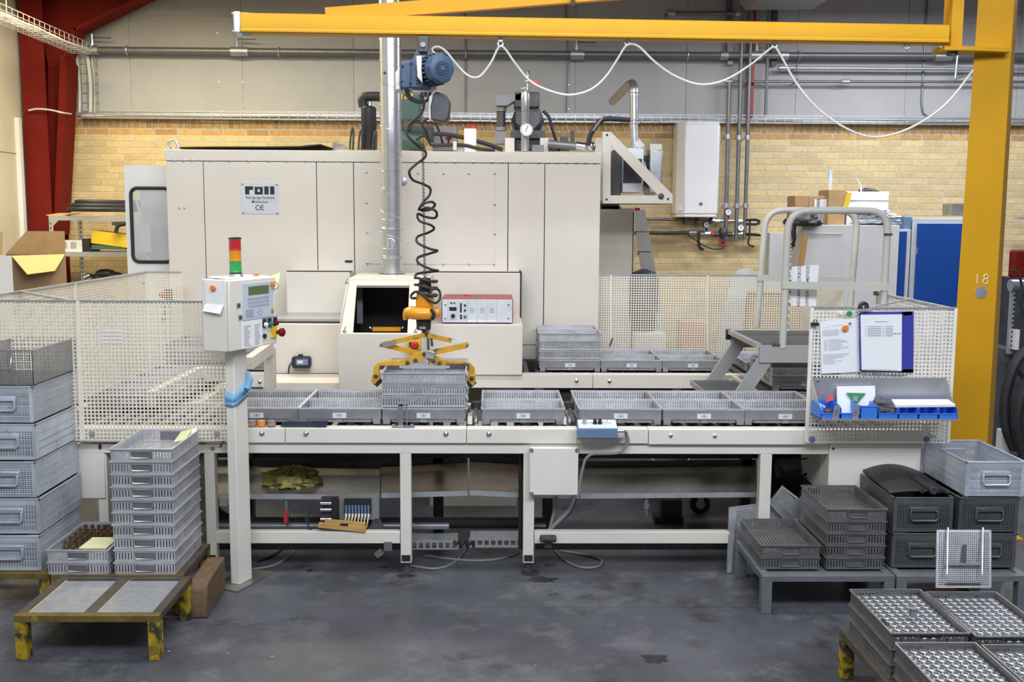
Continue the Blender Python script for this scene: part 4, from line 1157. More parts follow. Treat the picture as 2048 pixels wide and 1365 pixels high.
# end cabinets
p0, p1 = Y(1657, 965, YF), Y(1844, 888, YF)
MB().box(p0.x, YF+.005, .42, p1.x, YF+.5, zb1).build('end_cabinet', 'frame_white', cv, bevel=.004)
p = Y(1667, 898, YF); MB().cyl((p.x, YF+.006, p.z), (p.x, YF+.0, p.z), .006, 8).build('lock', 'black', cv)
p0, p1 = Y(130, 1000, YF), Y(204, 890, YF)
MB().box(p0.x, YF+.02, p0.z, p1.x, YF+.2, p1.z).build('end_cabinet', 'frame_white', cv, bevel=.004)
p = Y(198, 895, YF); MB().box(p.x-.006, YF+.01, p.z-.012, p.x+.006, YF+.02, p.z+.012).build('lock', 'black', cv)
p0, p1 = Y(150, 890, YF), Y(416, 908, YF)
MB().box(p0.x, YF+.018, p1.z, p1.x, YF+.07, p0.z).build('frame_tube', 'frame_white', cv)
for px in (197, ): 
    a = Y(px, 1000, YF+.03); MB().box(a.x, YF+.03, 0, a.x+.05, YF+.08, p1.z).build('leg', 'frame_white', cv)
p = Y(423, 900, YF-.01)
b = MB().beam(Y(440, 895, YF-.04), Y(449, 880, YF-.04), .012, .012); b.build('hook', 'iron_dark', cv)
p = Y(424, 899, YF); MB().lathe([(.01, 0), (.01, .004), (.001, .005)], Vector((p.x, YF+.018, p.z)), 8, (0, -1, 0)).build('lock', 'steel', cv)
# roller bed of front row
b = MB(); n = 0
for i in range(50):
    x = -2.15 + i*.088
    MB().cyl((x, YF+.09, ZT-.028), (x, 6.02, ZT-.028), .024, 10).build('roller', 'pipe_grey', cv)
MB().box(-2.2, YF+.085, ZT-.12, 2.2, YF+.1, ZT-.02).build('side_rail', 'iron_dark', cv)
# gaps between trays: stop wheel & guides
for px in (952, 1140):
    p = Y(px, 835, 5.45)
    MB().cyl((p.x, 5.47, ZT), (p.x, 5.47, ZT+.085), .012, 10).build('stop_pin', 'chrome', cv)
    MB().cyl((p.x, 5.52, ZT+.07), (p.x, 5.52, ZT+.11), .03, 14).build('stop_wheel', 'rubber', cv)
    MB().box(p.x-.045, 5.44, ZT, p.x-.02, 5.6, ZT+.035).build('stop_block', 'frame_white', cv)
# guide bracket standing on the front plate
p = Y(805, 850, YF+.04)
m = MB().box(p.x-.055, YF+.01, ZT, p.x+.065, YF+.05, ZT+.006)
m.box(p.x-.018, YF+.03, ZT, p.x+.004, YF+.05, ZT+.125).box(p.x-.022, YF+.028, ZT, p.x-.017, YF+.05, ZT+.125)
m.cyl((p.x+.022, YF+.04, ZT), (p.x+.022, YF+.04, ZT+.12), .004, 6).box(p.x-.022, YF+.03, ZT+.118, p.x+.03, YF+.05, ZT+.13)
m.cyl((p.x-.045, YF+.03, ZT), (p.x-.045, YF+.03, ZT+.018), .01, 8).cyl((p.x+.05, YF+.03, ZT), (p.x+.05, YF+.03, ZT+.018), .01, 8)
m.build('guide_bracket', 'steel', cv)
# ------------------------------------------------------------------ rear row
cr = root('conveyor_frame', 'cream steel conveyor frame carrying the rear row of trays before the machine', 'conveyor', (1.1, 7.6, 0))
YR = 7.22
xe = Y(1545, 760, YR).x
zr0 = zat(1200, 777, YR)
sx = [Y(px, 760, YR).x for px in (480, 675)] + [Y(843, 760, YR).x, Y(1186, 760, YR).x, xe]
for i, (a, c) in enumerate(zip(sx[:-1], sx[1:])):
    if i == 1: continue
    k = MB().box(a+.0015, YR, zr0, c-.0015, YR+.014, ZT).box(a+.0015, YR+.014, ZT-.012, c-.0015, YR+.1, ZT); k.build('cover_plate', 'cream', cr, bevel=.002)
b = MB()
for px, py in ((520, 764), (1153, 762), (1219, 763), (1462, 763)): b.lathe([(.014, 0), (.014, .002), (.009, .004), (.010, .012), (.004, .016)], Y(px, py, YR), 10, (0, -1, 0))
b.build('bolt', 'chrome', cr, kind='stuff')
for i in range(26):
    x = .24 + i*.088; MB().cyl((x, YR+.1, ZT-.028), (x, 7.98, ZT-.028), .024, 8).build('roller', 'pipe_grey', cr)
MB().box(-2.3, 7.98, ZT-.12, 2.35, 8.03, ZT+.0).build('side_rail', 'iron_dark', cr)
MB().box(.21, YR+.1, ZT-.13, 2.3, YR+.115, ZT-.02).build('side_rail', 'iron_dark', cr)
MB().box(.21, YR+.1, ZT-.16, 2.3, 7.98, ZT-.14).build('bed_plate', 'iron_dark', cr)
for x in (.3, 1.3, 2.2): MB().box(x, 7.3, 0, x+.06, 7.36, ZT-.1).build('leg', 'frame_white', cr)
a, c = Y(1050, 742, YR+.2), Y(1068, 722, YR+.2)
MB().cyl((a.x+.09, YR+.3, ZT), (a.x+.09, YR+.3, ZT+.06), .035, 12).build('stop_wheel', 'rubber', cr)
# ------------------------------------------------------------------ right side: cross conveyor
cs = root('conveyor_frame', 'cross conveyor on the right joining both tray rows behind the ladder', 'conveyor', (2.03, 6.66, 0))
MB().box(1.70, 6.1, ZT-.1, 1.73, 7.2, ZT+.0).build('side_plate', 'cream', cs, bevel=.003)
MB().box(2.36, 5.5, ZT-.1, 2.39, 8.0, ZT+.0).build('side_plate', 'cream', cs)
MB().box(1.74, 6.12, ZT-.13, 2.35, 7.2, ZT-.1).build('bed_plate', 'iron_dark', cs)
for i in range(13): MB().cyl((1.74, 6.16+i*.085, ZT-.028), (2.35, 6.16+i*.085, ZT-.028), .024, 8).build('roller', 'pipe_grey', cs)
for x in (1.75, 2.3): MB().box(x, 6.6, 0, x+.05, 6.65, ZT-.1).build('leg', 'frame_white', cs)
# left side: sloping cross conveyor seen through the mesh
cl = root('conveyor_frame', 'cross conveyor on the left seen through the cream mesh', 'conveyor', (-2.05, 6.7, 0))
MB().box(-1.78, 6.1, ZT-.1, -1.75, 7.2, ZT).build('side_plate', 'cream', cl)
MB().box(-2.42, 5.5, ZT-.1, -2.39, 8.0, ZT).build('side_plate', 'cream', cl)
MB().box(-2.38, 6.12, ZT-.13, -1.8, 7.9, ZT-.1).build('bed_plate', 'iron_dark', cl)
for i in range(20): MB().cyl((-2.37, 6.16+i*.085, ZT-.028), (-1.8, 6.16+i*.085, ZT-.028), .024, 8).build('roller', 'rust' if i % 4 == 1 else 'pipe_grey', cl)
for x in (-2.4, -1.8): MB().box(x, 6.6, 0, x+.05, 6.65, ZT-.1).build('leg', 'frame_white', cl)
A, B = Y(540, 696, 6.3), Y(497, 727, 5.9)
MB().beam(A, B, .05, .07).build('side_arm', 'cream', cl)
a, c = Y(530, 778, 6.32), Y(549, 697, 6.32); MB().box(a.x, 6.3, a.z, c.x, 6.36, c.z).build('upright', 'cream', cl, bevel=.003)
A, B = Y(300, 800, 5.8), Y(400, 748, 6.6)
MB().beam(A, B, .05, .09).beam(B, Y(452, 746, 6.6), .05, .09).build('side_arm', 'cream', cl)

# ================================================================== UNDER THE FRONT CONVEYOR
def pan(name, px0, px1, py_b0, py_b1, py_f0, py_f1, m, label, ydx=0):
    yb, yf = 6.02, 5.5
    a, c = Y(px0, py_f0, yf), Y(px1, py_f1, yf); d_, e_ = Y(px1, py_b1, yb), Y(px0, py_b0, yb)
    o = root(name, label, 'drip tray', ((a.x+c.x)/2, 5.76, min(a.z, c.z)-.03))
    MB().slab([a, c, d_, e_], .006).build('pan', m, o)
    MB().slab([a-Vector((0, .003, .028)), c-Vector((0, .003, .028)), c, a], .006).build('front_lip', 'galvanized', o)
    MB().slab([e_, d_, d_+Vector((0, 0, .03)), e_+Vector((0, 0, .03))], .006).build('back_lip', 'iron_dark', o)
    return o
pan('drip_tray', 428, 760, 930, 934, 988, 990, 'trough', 'long drip tray under the conveyor with the green rag on it')
pan('drip_tray', 762, 935, 931, 924, 987, 982, 'trough_brown', 'brown stained drip tray in the middle behind the left conveyor leg')
pan('drip_tray', 939, 1042, 922, 927, 981, 986, 'trough_brown', 'short spotted drip tray left of the cream junction cover')
pan('drip_tray', 1160, 1512, 934, 930, 988, 985, 'trough', 'right drip tray with black specks and a drain cock below')
pan('drip_tray', 1044, 1158, 927, 934, 986, 988, 'trough_brown', 'drip tray mostly hidden behind the cream junction cover')
# rag
c0 = Y(585, 966, 5.72)
rg = MB(); lump(rg, c0+Vector((0, -.01, .012)), (.145, .125, .075), 3, .55, 2.6, 40, 24, -.25, .75)
single(rg, 'rag', 'rag_green', 'crumpled olive green rag lying on the left drip tray', 'rag')
# drain cocks
for px, py0, py1, lab, red in ((573, 990, 1046, 'drain cock with red handle hanging below the left drip tray', 1), (1292, 988, 1030, 'drain cock with sideways lever hanging below the right drip tray', 0)):
    A, B = Y(px, py0, 5.52), Y(px, py1, 5.52)
    o = root('drain_cock', lab, 'valve', B)
    MB().lathe([(.012, 0), (.012, .03), (.02, .035), (.02, .06), (.013, .065), (.013, A.z-B.z)], B, 10).build('body', 'pipe_grey', o)
    if red: MB().beam(Y(571, 1022, 5.48), Y(571, 1047, 5.48), .016, .012, (0, 1, 0)).build('handle', 'red_plastic', o)
    else: MB().beam(Y(1289, 1023, 5.48), Y(1266, 1024, 5.48), .012, .016, (0, 1, 0)).build('handle', 'iron_dark', o)
# valve terminal
a, c = Y(678, 1042, 5.42), Y(757, 992, 5.42)
o = root('valve_terminal', 'grey pneumatic valve block with row of plugs under the left drip tray', 'valve block', ((a.x+c.x)/2, 5.5, .222))
MB().box(a.x, 5.44, a.z, c.x, 5.47, c.z).build('back_plate', 'grey_paint', o)
a2, c2 = Y(689, 1026, 5.42), Y(742, 999, 5.42)
MB().box(a2.x, 5.41, a2.z, c2.x, 5.44, c2.z).build('connector_block', 'black', o)
b = MB(); b2 = MB(); b3 = MB()
for i in range(8):
    x = a2.x+.012+i*(c2.x-a2.x-.024)/7
    b.box(x-.005, 5.40, a2.z+.004, x+.005, 5.412, a2.z+.045); b2.box(x-.005, 5.398, a2.z-.016, x+.005, 5.412, a2.z)
    b3.tube(spline([(x, 5.40, a2.z-.016), (x-.004, 5.385, a2.z-.04), (x+random.uniform(-.02, .02), 5.40, a2.z-.075)], 4), .004, 5)
build_each(b, 'plug', 'switch_blue', o); build_each(b2, 'plug_tag', 'white', o); build_each(b3, 'wire', 'note_yellow', o)
b = MB()
for py in (1007, 1020, 1039):
    b.cyl(Y(641, py, 5.39), Y(663, py, 5.39), .009, 12)
build_each(b, 'cylinder_fitting', 'chrome', o)
a3, c3 = Y(664, 1036, 5.43), Y(676, 994, 5.43); MB().box(a3.x, 5.40, a3.z, c3.x, 5.44, c3.z).build('valve_body', 'black', o)
a3, c3 = Y(644, 1044, 5.43), Y(664, 994, 5.43); MB().box(a3.x, 5.42, a3.z, c3.x, 5.44, c3.z).build('valve_body', 'iron_dark', o)
b = MB()
for d_ in (0, 9): b.tube(spline([Y(642, 1008+d_*1.3, 5.39), Y(626, 1015+d_, 5.38), Y(616-d_*.4, 1040, 5.38), Y(618+d_*.6, 1062, 5.38)]), .004, 6)
build_each(b, 'air_hose', 'pump_navy', o)
a3, c3 = Y(738, 1068, 5.41), Y(766, 1040, 5.41); MB().prism([(a3.x, .222), (c3.x, .222), (c3.x-.01, c3.z), (a3.x+.03, c3.z)], 5.40, 5.43).build('bracket', 'iron_dark', o)
MB().box(a2.x-.02, 5.44, .222, a2.x+.02, 5.46, a.z).box(c2.x, 5.44, .222, c2.x+.02, 5.46, a.z).build('support', 'iron_dark', o)
# pieces of wood
q = [Y(634, 1060, 5.31), Y(635, 1053, 5.31), Y(731, 1061, 5.31), Y(729, 1070.5, 5.31)]
single(MB().prism([(v.x, v.z+.004) for v in q], 5.335, 5.375), 'wood_batten', 'wood', 'lower thin wooden batten lying on the lower left rail', 'wood')
q = [Y(649, 1052.5, 5.33), Y(649, 1044, 5.33), Y(730, 1051, 5.33), Y(729, 1060, 5.33)]
k = single(MB().prism([(v.x, v.z+.004) for v in q], 5.34, 5.372), 'wood_batten', 'wood', 'upper wooden batten with black sticker on the lower left rail', 'wood')
a, c = Y(680.5, 1058, 5.338), Y(696, 1048, 5.338)
kk = MB().box(a.x, 5.3365, a.z, c.x, 5.34, c.z); kk.build('sticker', 'black', k)
# floor pipes and ribbed hose behind the rail
single(MB().cyl(Y(432, 1053, 5.56), Y(898, 1053, 5.56), .019, 14), 'floor_pipe', 'pipe_grey', 'bright grey pipe lying behind the lower left rail', 'pipe')
A, B = Y(432, 1046, 5.72), Y(1090, 1048, 5.72); B = Vector((B.x, 5.72, A.z))
hs = MB(); n = 210; pts = [A+(B-A)*(i/n) for i in range(n+1)]
hs.tube(pts, [.036 if i % 2 else .029 for i in range(n+1)], 12)
single(hs, 'ribbed_hose', 'rubber', 'long black ribbed hose lying behind the lower rails', 'hose')
single(MB().tube(spline([Y(430, 1015, 5.7), Y(445, 1030, 5.72), Y(470, 1040, 5.75), Y(520, 1044, 5.8), Y(640, 1046, 5.82)]), .022, 8), 'drain_hose', 'rubber', 'smooth black hose curving down behind the control post', 'hose')
# perforated cable duct at floor level
o = root('cable_duct', 'perforated metal cable duct hung low between the middle conveyor legs', 'cable duct', Y(935, 1095, 5.5))
for (px0, py0, px1, py1) in ((822, 1080, 915, 1082), (940, 1076, 1046, 1076)):
    for h0, h1 in ((0, 6), (15, 20)):
        a, c = Y(px0, py0+h1, 5.48), Y(px1, py1+h0, 5.48); MB().box(a.x, 5.48, a.z, c.x, 5.484, c.z).build('rail_strip', 'galvanized', o)
    n = int((px1-px0)/12)
    for i in range(n+1):
        px = px0+(px1-px0)*i/n; a, c = Y(px-2.2, py0+20, 5.48), Y(px+2.2, py0, 5.48); MB().box(a.x, 5.4805, a.z, c.x, 5.4845, c.z).build('web', 'galvanized', o)
    a, c = Y(px0, py0+1, 5.48), Y(px1, py1-2, 5.48); MB().slab([(a.x, 5.48, a.z), (c.x, 5.48, a.z), (c.x, 5.6, a.z+.004), (a.x, 5.6, a.z+.004)], .003).build('lid', 'galvanized', o)
b = MB()
for px in (912, 925, 938): b.tube(spline([Y(px-4, 1082, 5.46), Y(px, 1090, 5.45), Y(px+6, 1084, 5.47), Y(px+10, 1096, 5.48)]), .007, 6)
build_each(b, 'cable_bundle', 'black', o)
o = root('cable_duct', 'long dark perforated cable duct under the lower rails', 'cable duct', Y(620, 1100, 5.5))
b = MB()
for (px0, px1, pyt) in ((428, 800, 1091), (1070, 1455, 1091)):
    a, c = Y(px0, pyt+9, 5.46), Y(px1, pyt-3, 5.46)
    MB().box(a.x, 5.46, a.z, c.x, 5.465, c.z).build('side', 'dark_plastic', o)
    n = int((px1-px0)/22)
    for i in range(n):
        q0, q1 = Y(px0+4+i*22, pyt+6, 5.46), Y(px0+15+i*22, pyt+2, 5.46); b.box(q0.x, 5.4585, q0.z, q1.x, 5.46, q1.z)
b.build('slot', 'black', o, kind='stuff')
MB().cyl(Y(1082, 1078, 5.3), Y(1110, 1078, 5.33), .02, 10).build('pipe_clip', 'iron_dark', o)
for px0, px1, py0, py1 in ((768, 784, 1085, 1102), (1089, 1103, 1083, 1096)):
    a, c = Y(px0, py1, YF+.015), Y(px1, py0, YF+.015)
    k = MB().box(a.x, YF+.01, a.z, c.x, YF+.02, c.z)
    if px0 < 800: k.beam(Y(764, 1103, YF), Y(752, 1112, YF), .03, .02, (0, 1, 0))
    single(k, 'cable_clip', 'pipe_grey' if px0 < 800 else 'iron_dark', 'grey clip hanging from the lower rail left of the left front leg' if px0 < 800 else 'dark clip on the lower rail right of the second front leg', 'clip')
# loose cables on the floor
cabs = [(((820, 1132), (870, 1138), (905, 1128), (925, 1108), (935, 1095)), 'grey floor cable curving up to the low cable duct', 'cable_grey'),
        (((850, 1112), (940, 1122), (1000, 1118), (1040, 1105)), 'grey floor cable sagging between the two middle legs', 'cable_grey'),
        (((1105, 1094), (1125, 1118), (1160, 1135), (1195, 1134), (1203, 1122), (1180, 1112), (1120, 1102)), 'grey cable loop lying on the floor right of the second leg', 'cable_grey'),
        (((505, 1139), (545, 1132), (575, 1116), (590, 1100)), 'dark cable on the floor behind the control post', 'cable_grey'),
        (((515, 1125), (545, 1112), (566, 1098)), 'black cable under the rail right of the control post', 'black')]
for pts, lab, m in cabs:
    P = []
    for i, q in enumerate(pts):
        v = Z(q[0], q[1], .006)
        if v.y > 5.9: v = Y(q[0], q[1], 5.55)
        P.append(v)
    single(MB().tube(spline(P), .006, 6), 'floor_cable', m, lab, 'cable')
b = [(((1113, 994), (1108, 1025), (1098, 1062)), .009, 'cable_grey', 'grey cable dropping from the junction cover, leftmost'),
     (((1150, 990), (1138, 1020), (1110, 1050), (1096, 1064)), .013, 'cable_grey', 'thicker grey cable dropping from the junction cover'),
     (((1152, 998), (1140, 1025), (1115, 1048), (1105, 1066)), .007, 'rubber', 'thin dark cable dropping from the junction cover')]
for pts, r, m, lab in b: single(MB().tube(spline([Y(*q, 5.45) for q in pts]), r, 8), 'hanging_cable', m, lab, 'cable')
single(MB().cyl(Y(1066, 1054, 5.45), Y(1092, 1054, 5.45), .022, 12), 'pipe_end', 'black', 'black hose end poking out right of the second front leg', 'hose')
A, B = Y(1041, 905, 5.45), Y(1041, 1098, 5.45)
single(MB().cyl(A, B, .012, 10), 'riser_hose', 'rubber', 'black hose running up beside the second front leg', 'hose')
# ------------------------------------------------------------------ blue switch box on the front plate
YS = YF-.1
a, c = Y(1156, 877, YS), Y(1236, 851, YS)
o = root('switch_box', 'blue-grey push-button box mounted on the conveyor front', 'switch', ((a.x+c.x)/2, YF-.06, a.z))
zf, ztop = Y(1190, 858, YS).z, Y(1190, 838, YF+.03).z
MB().prism([(YS, a.z), (YF-.002, a.z), (YF-.002, ztop), (YF-.01, ztop), (YS, zf)], a.x, c.x, 'x').build('housing', 'switch_blue', o, bevel=.003)
A_, B_, C_, D_ = Vector((a.x+.004, YS+.002, zf+.001)), Vector((c.x-.004, YS+.002, zf+.001)), Vector((c.x-.004, YF-.012, ztop+.001)), Vector((a.x+.004, YF-.012, ztop+.001))
lid = MB().slab([A_+Vector((0, 0, .002)), B_+Vector((0, 0, .002)), C_+Vector((0, 0, .002)), D_+Vector((0, 0, .002))], .003).build('top_plate', 'switch_top', o)
nn = (B_-A_).cross(D_-A_).normalized()
for i, (t, m, h) in enumerate(((.16, 'galvanized', .016), (.30, 'white', .010), (.44, 'black', .018), (.57, 'black', .018), (.70, 'white', .010), (.82, 'white', .006))):
    p = A_+(B_-A_)*t+(D_-A_)*.55
    k = MB().cyl(p, p+nn*.008, .012, 12).build('button', m, o)
    MB().cyl(p+nn*.008, p+nn*(.008+h), .010, 12).build('button_cap', m, k)
p = A_+(B_-A_)*.82+(D_-A_)*.85; MB().cbox(p+nn*.002, (.02, .016, .003)).build('tag_plate', 'black', o)
b = MB(); cx = c.x
b.cyl((cx, YS+.04, a.z+.03), (cx+.035, YS+.04, a.z+.03), .011, 10); b.build('cable_gland', 'chrome', o)
MB().box(c.x, YF-.07, a.z-.006, c.x+.045, YF, a.z-.001).box(a.x, YF-.09, a.z-.006, c.x, YF, a.z-.001).build('shelf_plate', 'galvanized', o)
MB().tube(spline([(cx+.035, YS+.04, a.z+.03)] + [Y(*q, YF-.02) for q in ((1252, 866), (1256, 882), (1248, 898), (1238, 906), (1210, 908), (1185, 909), (1172, 918), (1166, 935), (1160, 965), (1158, 990))]), .008, 8).build('cable', 'cable_grey', o)
# things lying on the front plate, left
yo = YF+.04
p = Y(553, 846, yo)
o = root('utility_knife', 'dark blue hand scraper lying on the conveyor edge', 'tool', (Y(610, 850, yo).x, yo, ZT))
q = [Y(561, 852, yo), Y(566, 843, yo), Y(582, 840, yo), Y(605, 842, yo), Y(630, 840, yo), Y(654, 840, yo), Y(654, 853, yo)]
MB().prism([(v.x, max(v.z, ZT)) for v in q], yo-.015, yo+.02).build('handle', 'pump_navy', o, bevel=.004)
MB().box(Y(632, 850, yo).x, yo-.017, ZT+.004, Y(652, 850, yo).x, yo+.0, ZT+.03).build('grip', 'pump_navy', o)
for px, m, lab in ((523, 'orange_plastic', 'round orange cap between two blue caps on the conveyor edge'), (543, 'switch_blue', 'blue cap right of the orange cap on the conveyor edge'), (504, 'switch_blue', 'blue cap left of the orange cap on the conveyor edge')):
    p = Y(px, 846, yo)
    o = root('round_cap', lab, 'cap', (p.x, yo, ZT))
    MB().lathe([(.016, 0), (.022, .005), (.022, .03), (.017, .036), (.001, .036)], (p.x, yo, ZT), 14).build('rim', m, o)
    MB().lathe([(.0225, .012), (.0235, .013), (.0235, .022), (.0225, .023)], (p.x, yo, ZT), 14).build('band', 'orange_plastic' if m != 'orange_plastic' else 'wood', o)

# drive unit in the dark corner under the right end
a, c = Y(1552, 1000, 5.75), Y(1650, 915, 5.75)
o = root('drive_unit', 'dark drive motor with cables under the right end of the conveyor', 'motor', ((a.x+c.x)/2, 5.9, a.z-.05))
MB().box(a.x-.02, 6.0, a.z-.1, c.x+.12, 6.03, c.z+.06).build('back_plate', 'black', o)
MB().cyl((a.x+.03, 5.85, c.z-.09), (a.x+.19, 5.85, c.z-.09), .06, 16).build('motor_body', 'iron_dark', o)
MB().box(a.x+.19, 5.78, c.z-.17, a.x+.27, 5.92, c.z-.03).build('gearbox', 'dark_plastic', o, bevel=.008)
MB().box(a.x-.02, 5.75, a.z-.06, c.x+.1, 6.0, a.z-.04).build('motor_shelf', 'iron_dark', o)
b = MB()
b.tube(spline([Y(1560, 935, 5.7), Y(1580, 960, 5.7), Y(1610, 950, 5.7), Y(1645, 925, 5.72)]), .008, 6)
b.tube(spline([Y(1600, 990, 5.7), Y(1615, 955, 5.7), Y(1640, 940, 5.72)]), .007, 6)
build_each(b, 'cable', 'rubber', o)
MB().tube(spline([Y(1590, 922, 5.7), Y(1618, 918, 5.7), Y(1648, 930, 5.72)]), .006, 6).build('cable', 'red_steel', o)
MB().cyl(Y(1622, 970, 5.7), Y(1622, 978, 5.7)+Vector((0, .1, 0)), .014, 10).build('shaft_end', 'steel', o)

# ================================================================== BASKETS AND TRAYS
BL, BW, BH = .45, .29, .0605
def make_basket(suffix='', m='basket_steel'):
    r = root('wash_basket', '', 'basket', (0, 0, 0))
    hl, hw = BL/2-.004, BW/2-.004
    b = MB()
    for z, t, e in ((BH-.006, .006, .004), (0, .006, -.002)):
        for s in (-1, 1):
            b.box(-hl-e, s*(hw+e)-.004, z, hl+e, s*(hw+e)+.004, z+t)
            b.box(s*(hl+e)-.004, -hw-e, z, s*(hl+e)+.004, hw+e, z+t)
    b.build('rim', m, r, kind='stuff')
    for s in (-1, 1):
        w_ = MB(); y = s*hw
        w_.box(-hl, y-.0015, .006, hl, y+.0015, .012); w_.box(-hl, y-.0015, BH-.016, hl, y+.0015, BH-.006)
        w_.box(-hl, y-.0018, .030, hl, y+.0018, .0335)
        n = 32
        for i in range(n+1):
            x = -hl+2*hl*i/n; w_.box(max(x-.0047, -hl), y-.001, .012, min(x+.0047, hl), y+.001, BH-.016)
        k = w_.build('slotted_wall', m, r, kind='stuff')
        if not suffix:
            tx = MB().text('domino', (0, y+s*.0022, .040), .030, (s*-1, 0, 0) if s > 0 else (1, 0, 0), (0, 0, 1), 1.25); tx.build('embossed_lettering', m, k)
    for s in (-1, 1):
        w_ = MB(); x = s*hl
        w_.box(x-.0015, -hw, .006, x+.0015, hw, .012); w_.box(x-.0015, -hw, BH-.016, x+.0015, hw, BH-.006)
        n = 20
        for i in range(n+1):
            y = -hw+2*hw*i/n
            if abs(y) > .052: w_.box(x-.001, max(y-.0047, -hw), .012, x+.001, min(y+.0047, hw), BH-.016)
        w_.build('end_wall', m, r, kind='stuff')
        hp = MB().box(x-.0012-s*.005, -.05, .006, x+.0012-s*.005, .05, BH-.010)
        hp.build('handle_plate', 'shaded_plate' if m == 'basket_steel' else m, r)
        pts = [(x+s*.004, -.046, BH-.008), (x+s*.006, -.046, .024)] + [(x+s*.007, -.040, .017), (x+s*.007, .040, .017)] + [(x+s*.006, .046, .024), (x+s*.004, .046, BH-.008)]
        MB().tube(pts, .0028, 5).build('handle', 'steel' if m == 'basket_steel' else m, r)
    g = MB()
    for i in range(16):
        y = -hw+2*hw*(i+.5)/16; g.box(-hl, y-.0062, .002, hl, y+.0062, .0045)
    for i in range(13):
        x = -hl+2*hl*(i+.5)/13; g.box(x-.006, -hw, .0015, x+.006, hw, .004)
    g.build('floor_grid', m, r, kind='stuff')
    return r
basket0 = make_basket()
basket1 = make_basket('dark', 'shaded_basket')
CL_, CW, CH = .436, .60, .082
def make_carrier():
    r = root('tray_carrier', '', 'tray', (0, 0, 0))
    hl, hw = CL_/2, CW/2
    b = MB()
    for s in (-1, 1):
        b.box(-hl, s*hw-.002, .022, hl, s*hw+.002, CH-.008); b.box(s*hl-.002, -hw, .022, s*hl+.002, hw, CH-.008)
        b.box(-hl, s*hw-.004, CH-.008, hl, s*hw+.004, CH); b.box(s*hl-.004, -hw, CH-.008, s*hl+.004, hw, CH)
        b.box(-hl+.05, s*hw-.0035, .012, hl-.05, s*hw+.0035, .024)
    b.box(-hl, -hw, .014, hl, hw, .018)
    b.build('shell', 'carrier_steel', r)
    t = MB()
    for i in range(34):
        x = -hl+.008+i*(CL_-.016)/33; t.box(x-.003, -hw-.003, CH-.015, x+.003, -hw-.0018, CH-.009)
    t.build('tooth_row', 'alu', r, kind='stuff')
    t = MB()
    for i in range(28):
        x = -hl+.045+i*(CL_-.09)/27; t.box(x-.003, -hw-.0038, .023, x+.003, -hw-.0018, .030)
    t.build('slot_row', 'black', r, kind='stuff')
    for sx in (-1, 1):
        for sy in (-1, 1):
            MB().box(sx*hl-sx*.038, sy*hw-sy*.03, 0, sx*hl, sy*(hw+.002), .04).build('foot', 'carrier_steel', r)
    MB().box(-.018, -hw-.012, .012, .018, -hw, .028).build('latch', 'carrier_steel', r)
    pl = MB().box(-.037, -hw-.007, .034, .037, -hw-.003, .062).build('label_plate', 'panel_lilac', r)
    MB().text('181', (0, -hw-.0072, .048), .021).build('number', 'ink', pl)
    return r
carrier0 = make_carrier()
used_b, used_c = [0, 0], [0]
def basket(loc, rz, label, group=None, tilt=None, dark=0):
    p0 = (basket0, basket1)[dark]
    if not used_b[dark]:
        used_b[dark] = 1; r = p0; r.location = loc; r.rotation_euler = tilt or (0, 0, rz); r['label'] = label
        if group: r['group'] = group
        for k in r.children: KIDS.setdefault(k.name, list(k.children))
        KIDS[r.name] = list(r.children); return r
    return copy_tree(p0, loc, rz, label, group, tilt)
def carrier(loc, rz, label):
    if not used_c[0]:
        used_c[0] = 1; carrier0.location = loc; carrier0.rotation_euler = (0, 0, rz); carrier0['label'] = label; return carrier0
    return copy_tree(carrier0, loc, rz, label)
ORD = ['bottom', 'second', 'third', 'fourth', 'fifth', 'sixth', 'seventh', 'eighth', 'ninth', 'topmost']
def unit(x, y, high, where, rz=0., z=ZT):
    """carrier with two baskets nested in it (one in front, one behind) and `high` more on each"""
    carrier((x, y, z), rz, 'solid lower tray, ' + where)
    cs_, sn = math.cos(rz), math.sin(rz)
    for s, nm in ((-1, 'front'), (1, 'rear')):
        oy = s*.1485; px_, py_ = x - sn*oy, y + cs_*oy
        for k in range(high+1):
            lev = 'inside its tray' if k == 0 else ('topmost' if k == high else ['', 'lowest', 'second', 'third'][k] + ' above the tray')
            basket((px_, py_, z+.0275+k*.0638), rz, f'{nm} slotted basket, {lev}, {where}')
YU = 5.44 + CW/2
ux = lambda a, c: (Y(a, 822, 5.44).x + Y(c, 822, 5.44).x)/2
for a, c, high, where in ((432, 595, 0, 'front row beside the control post'),
                          (598, 760, 0, 'front row left of the tongs'),
                          (765, 929, 3, 'tall stack under the yellow tongs'),
                          (964, 1129, 0, 'front row right of the tongs'),
                          (1158, 1325, 0, 'front row behind blue switch box'),
                          (1327, 1489, 0, 'front row second from right end'),
                          (1491, 1650, 0, 'front row beside the mesh board')):
    unit(ux(a, c), YU, high, where)
YU2 = 7.36 + CW/2
ux2 = lambda a, c: (Y(a, 735, 7.36).x + Y(c, 735, 7.36).x)/2
for a, c, high, where in ((1079, 1201, 3, 'tall stack in the rear row'),
                          (1202, 1324, 0, 'rear row beside the tall stack'),
                          (1325, 1446, 0, 'rear row left of the ladder')):
    unit(ux2(a, c), YU2, high, where)
unit(2.04, 7.55, 0, 'far end of the right cross conveyor')
unit(2.04, 6.86, 1, 'middle of the right cross conveyor')
unit(-2.09, 7.5, 2, 'back stack behind the left mesh')
unit(-1.60, 7.62, 2, 'inner stack behind the left mesh')
unit(-2.09, 6.75, 0, 'low one behind the left mesh')
unit(-2.09, 6.13, 0, 'nearest one behind the left mesh')
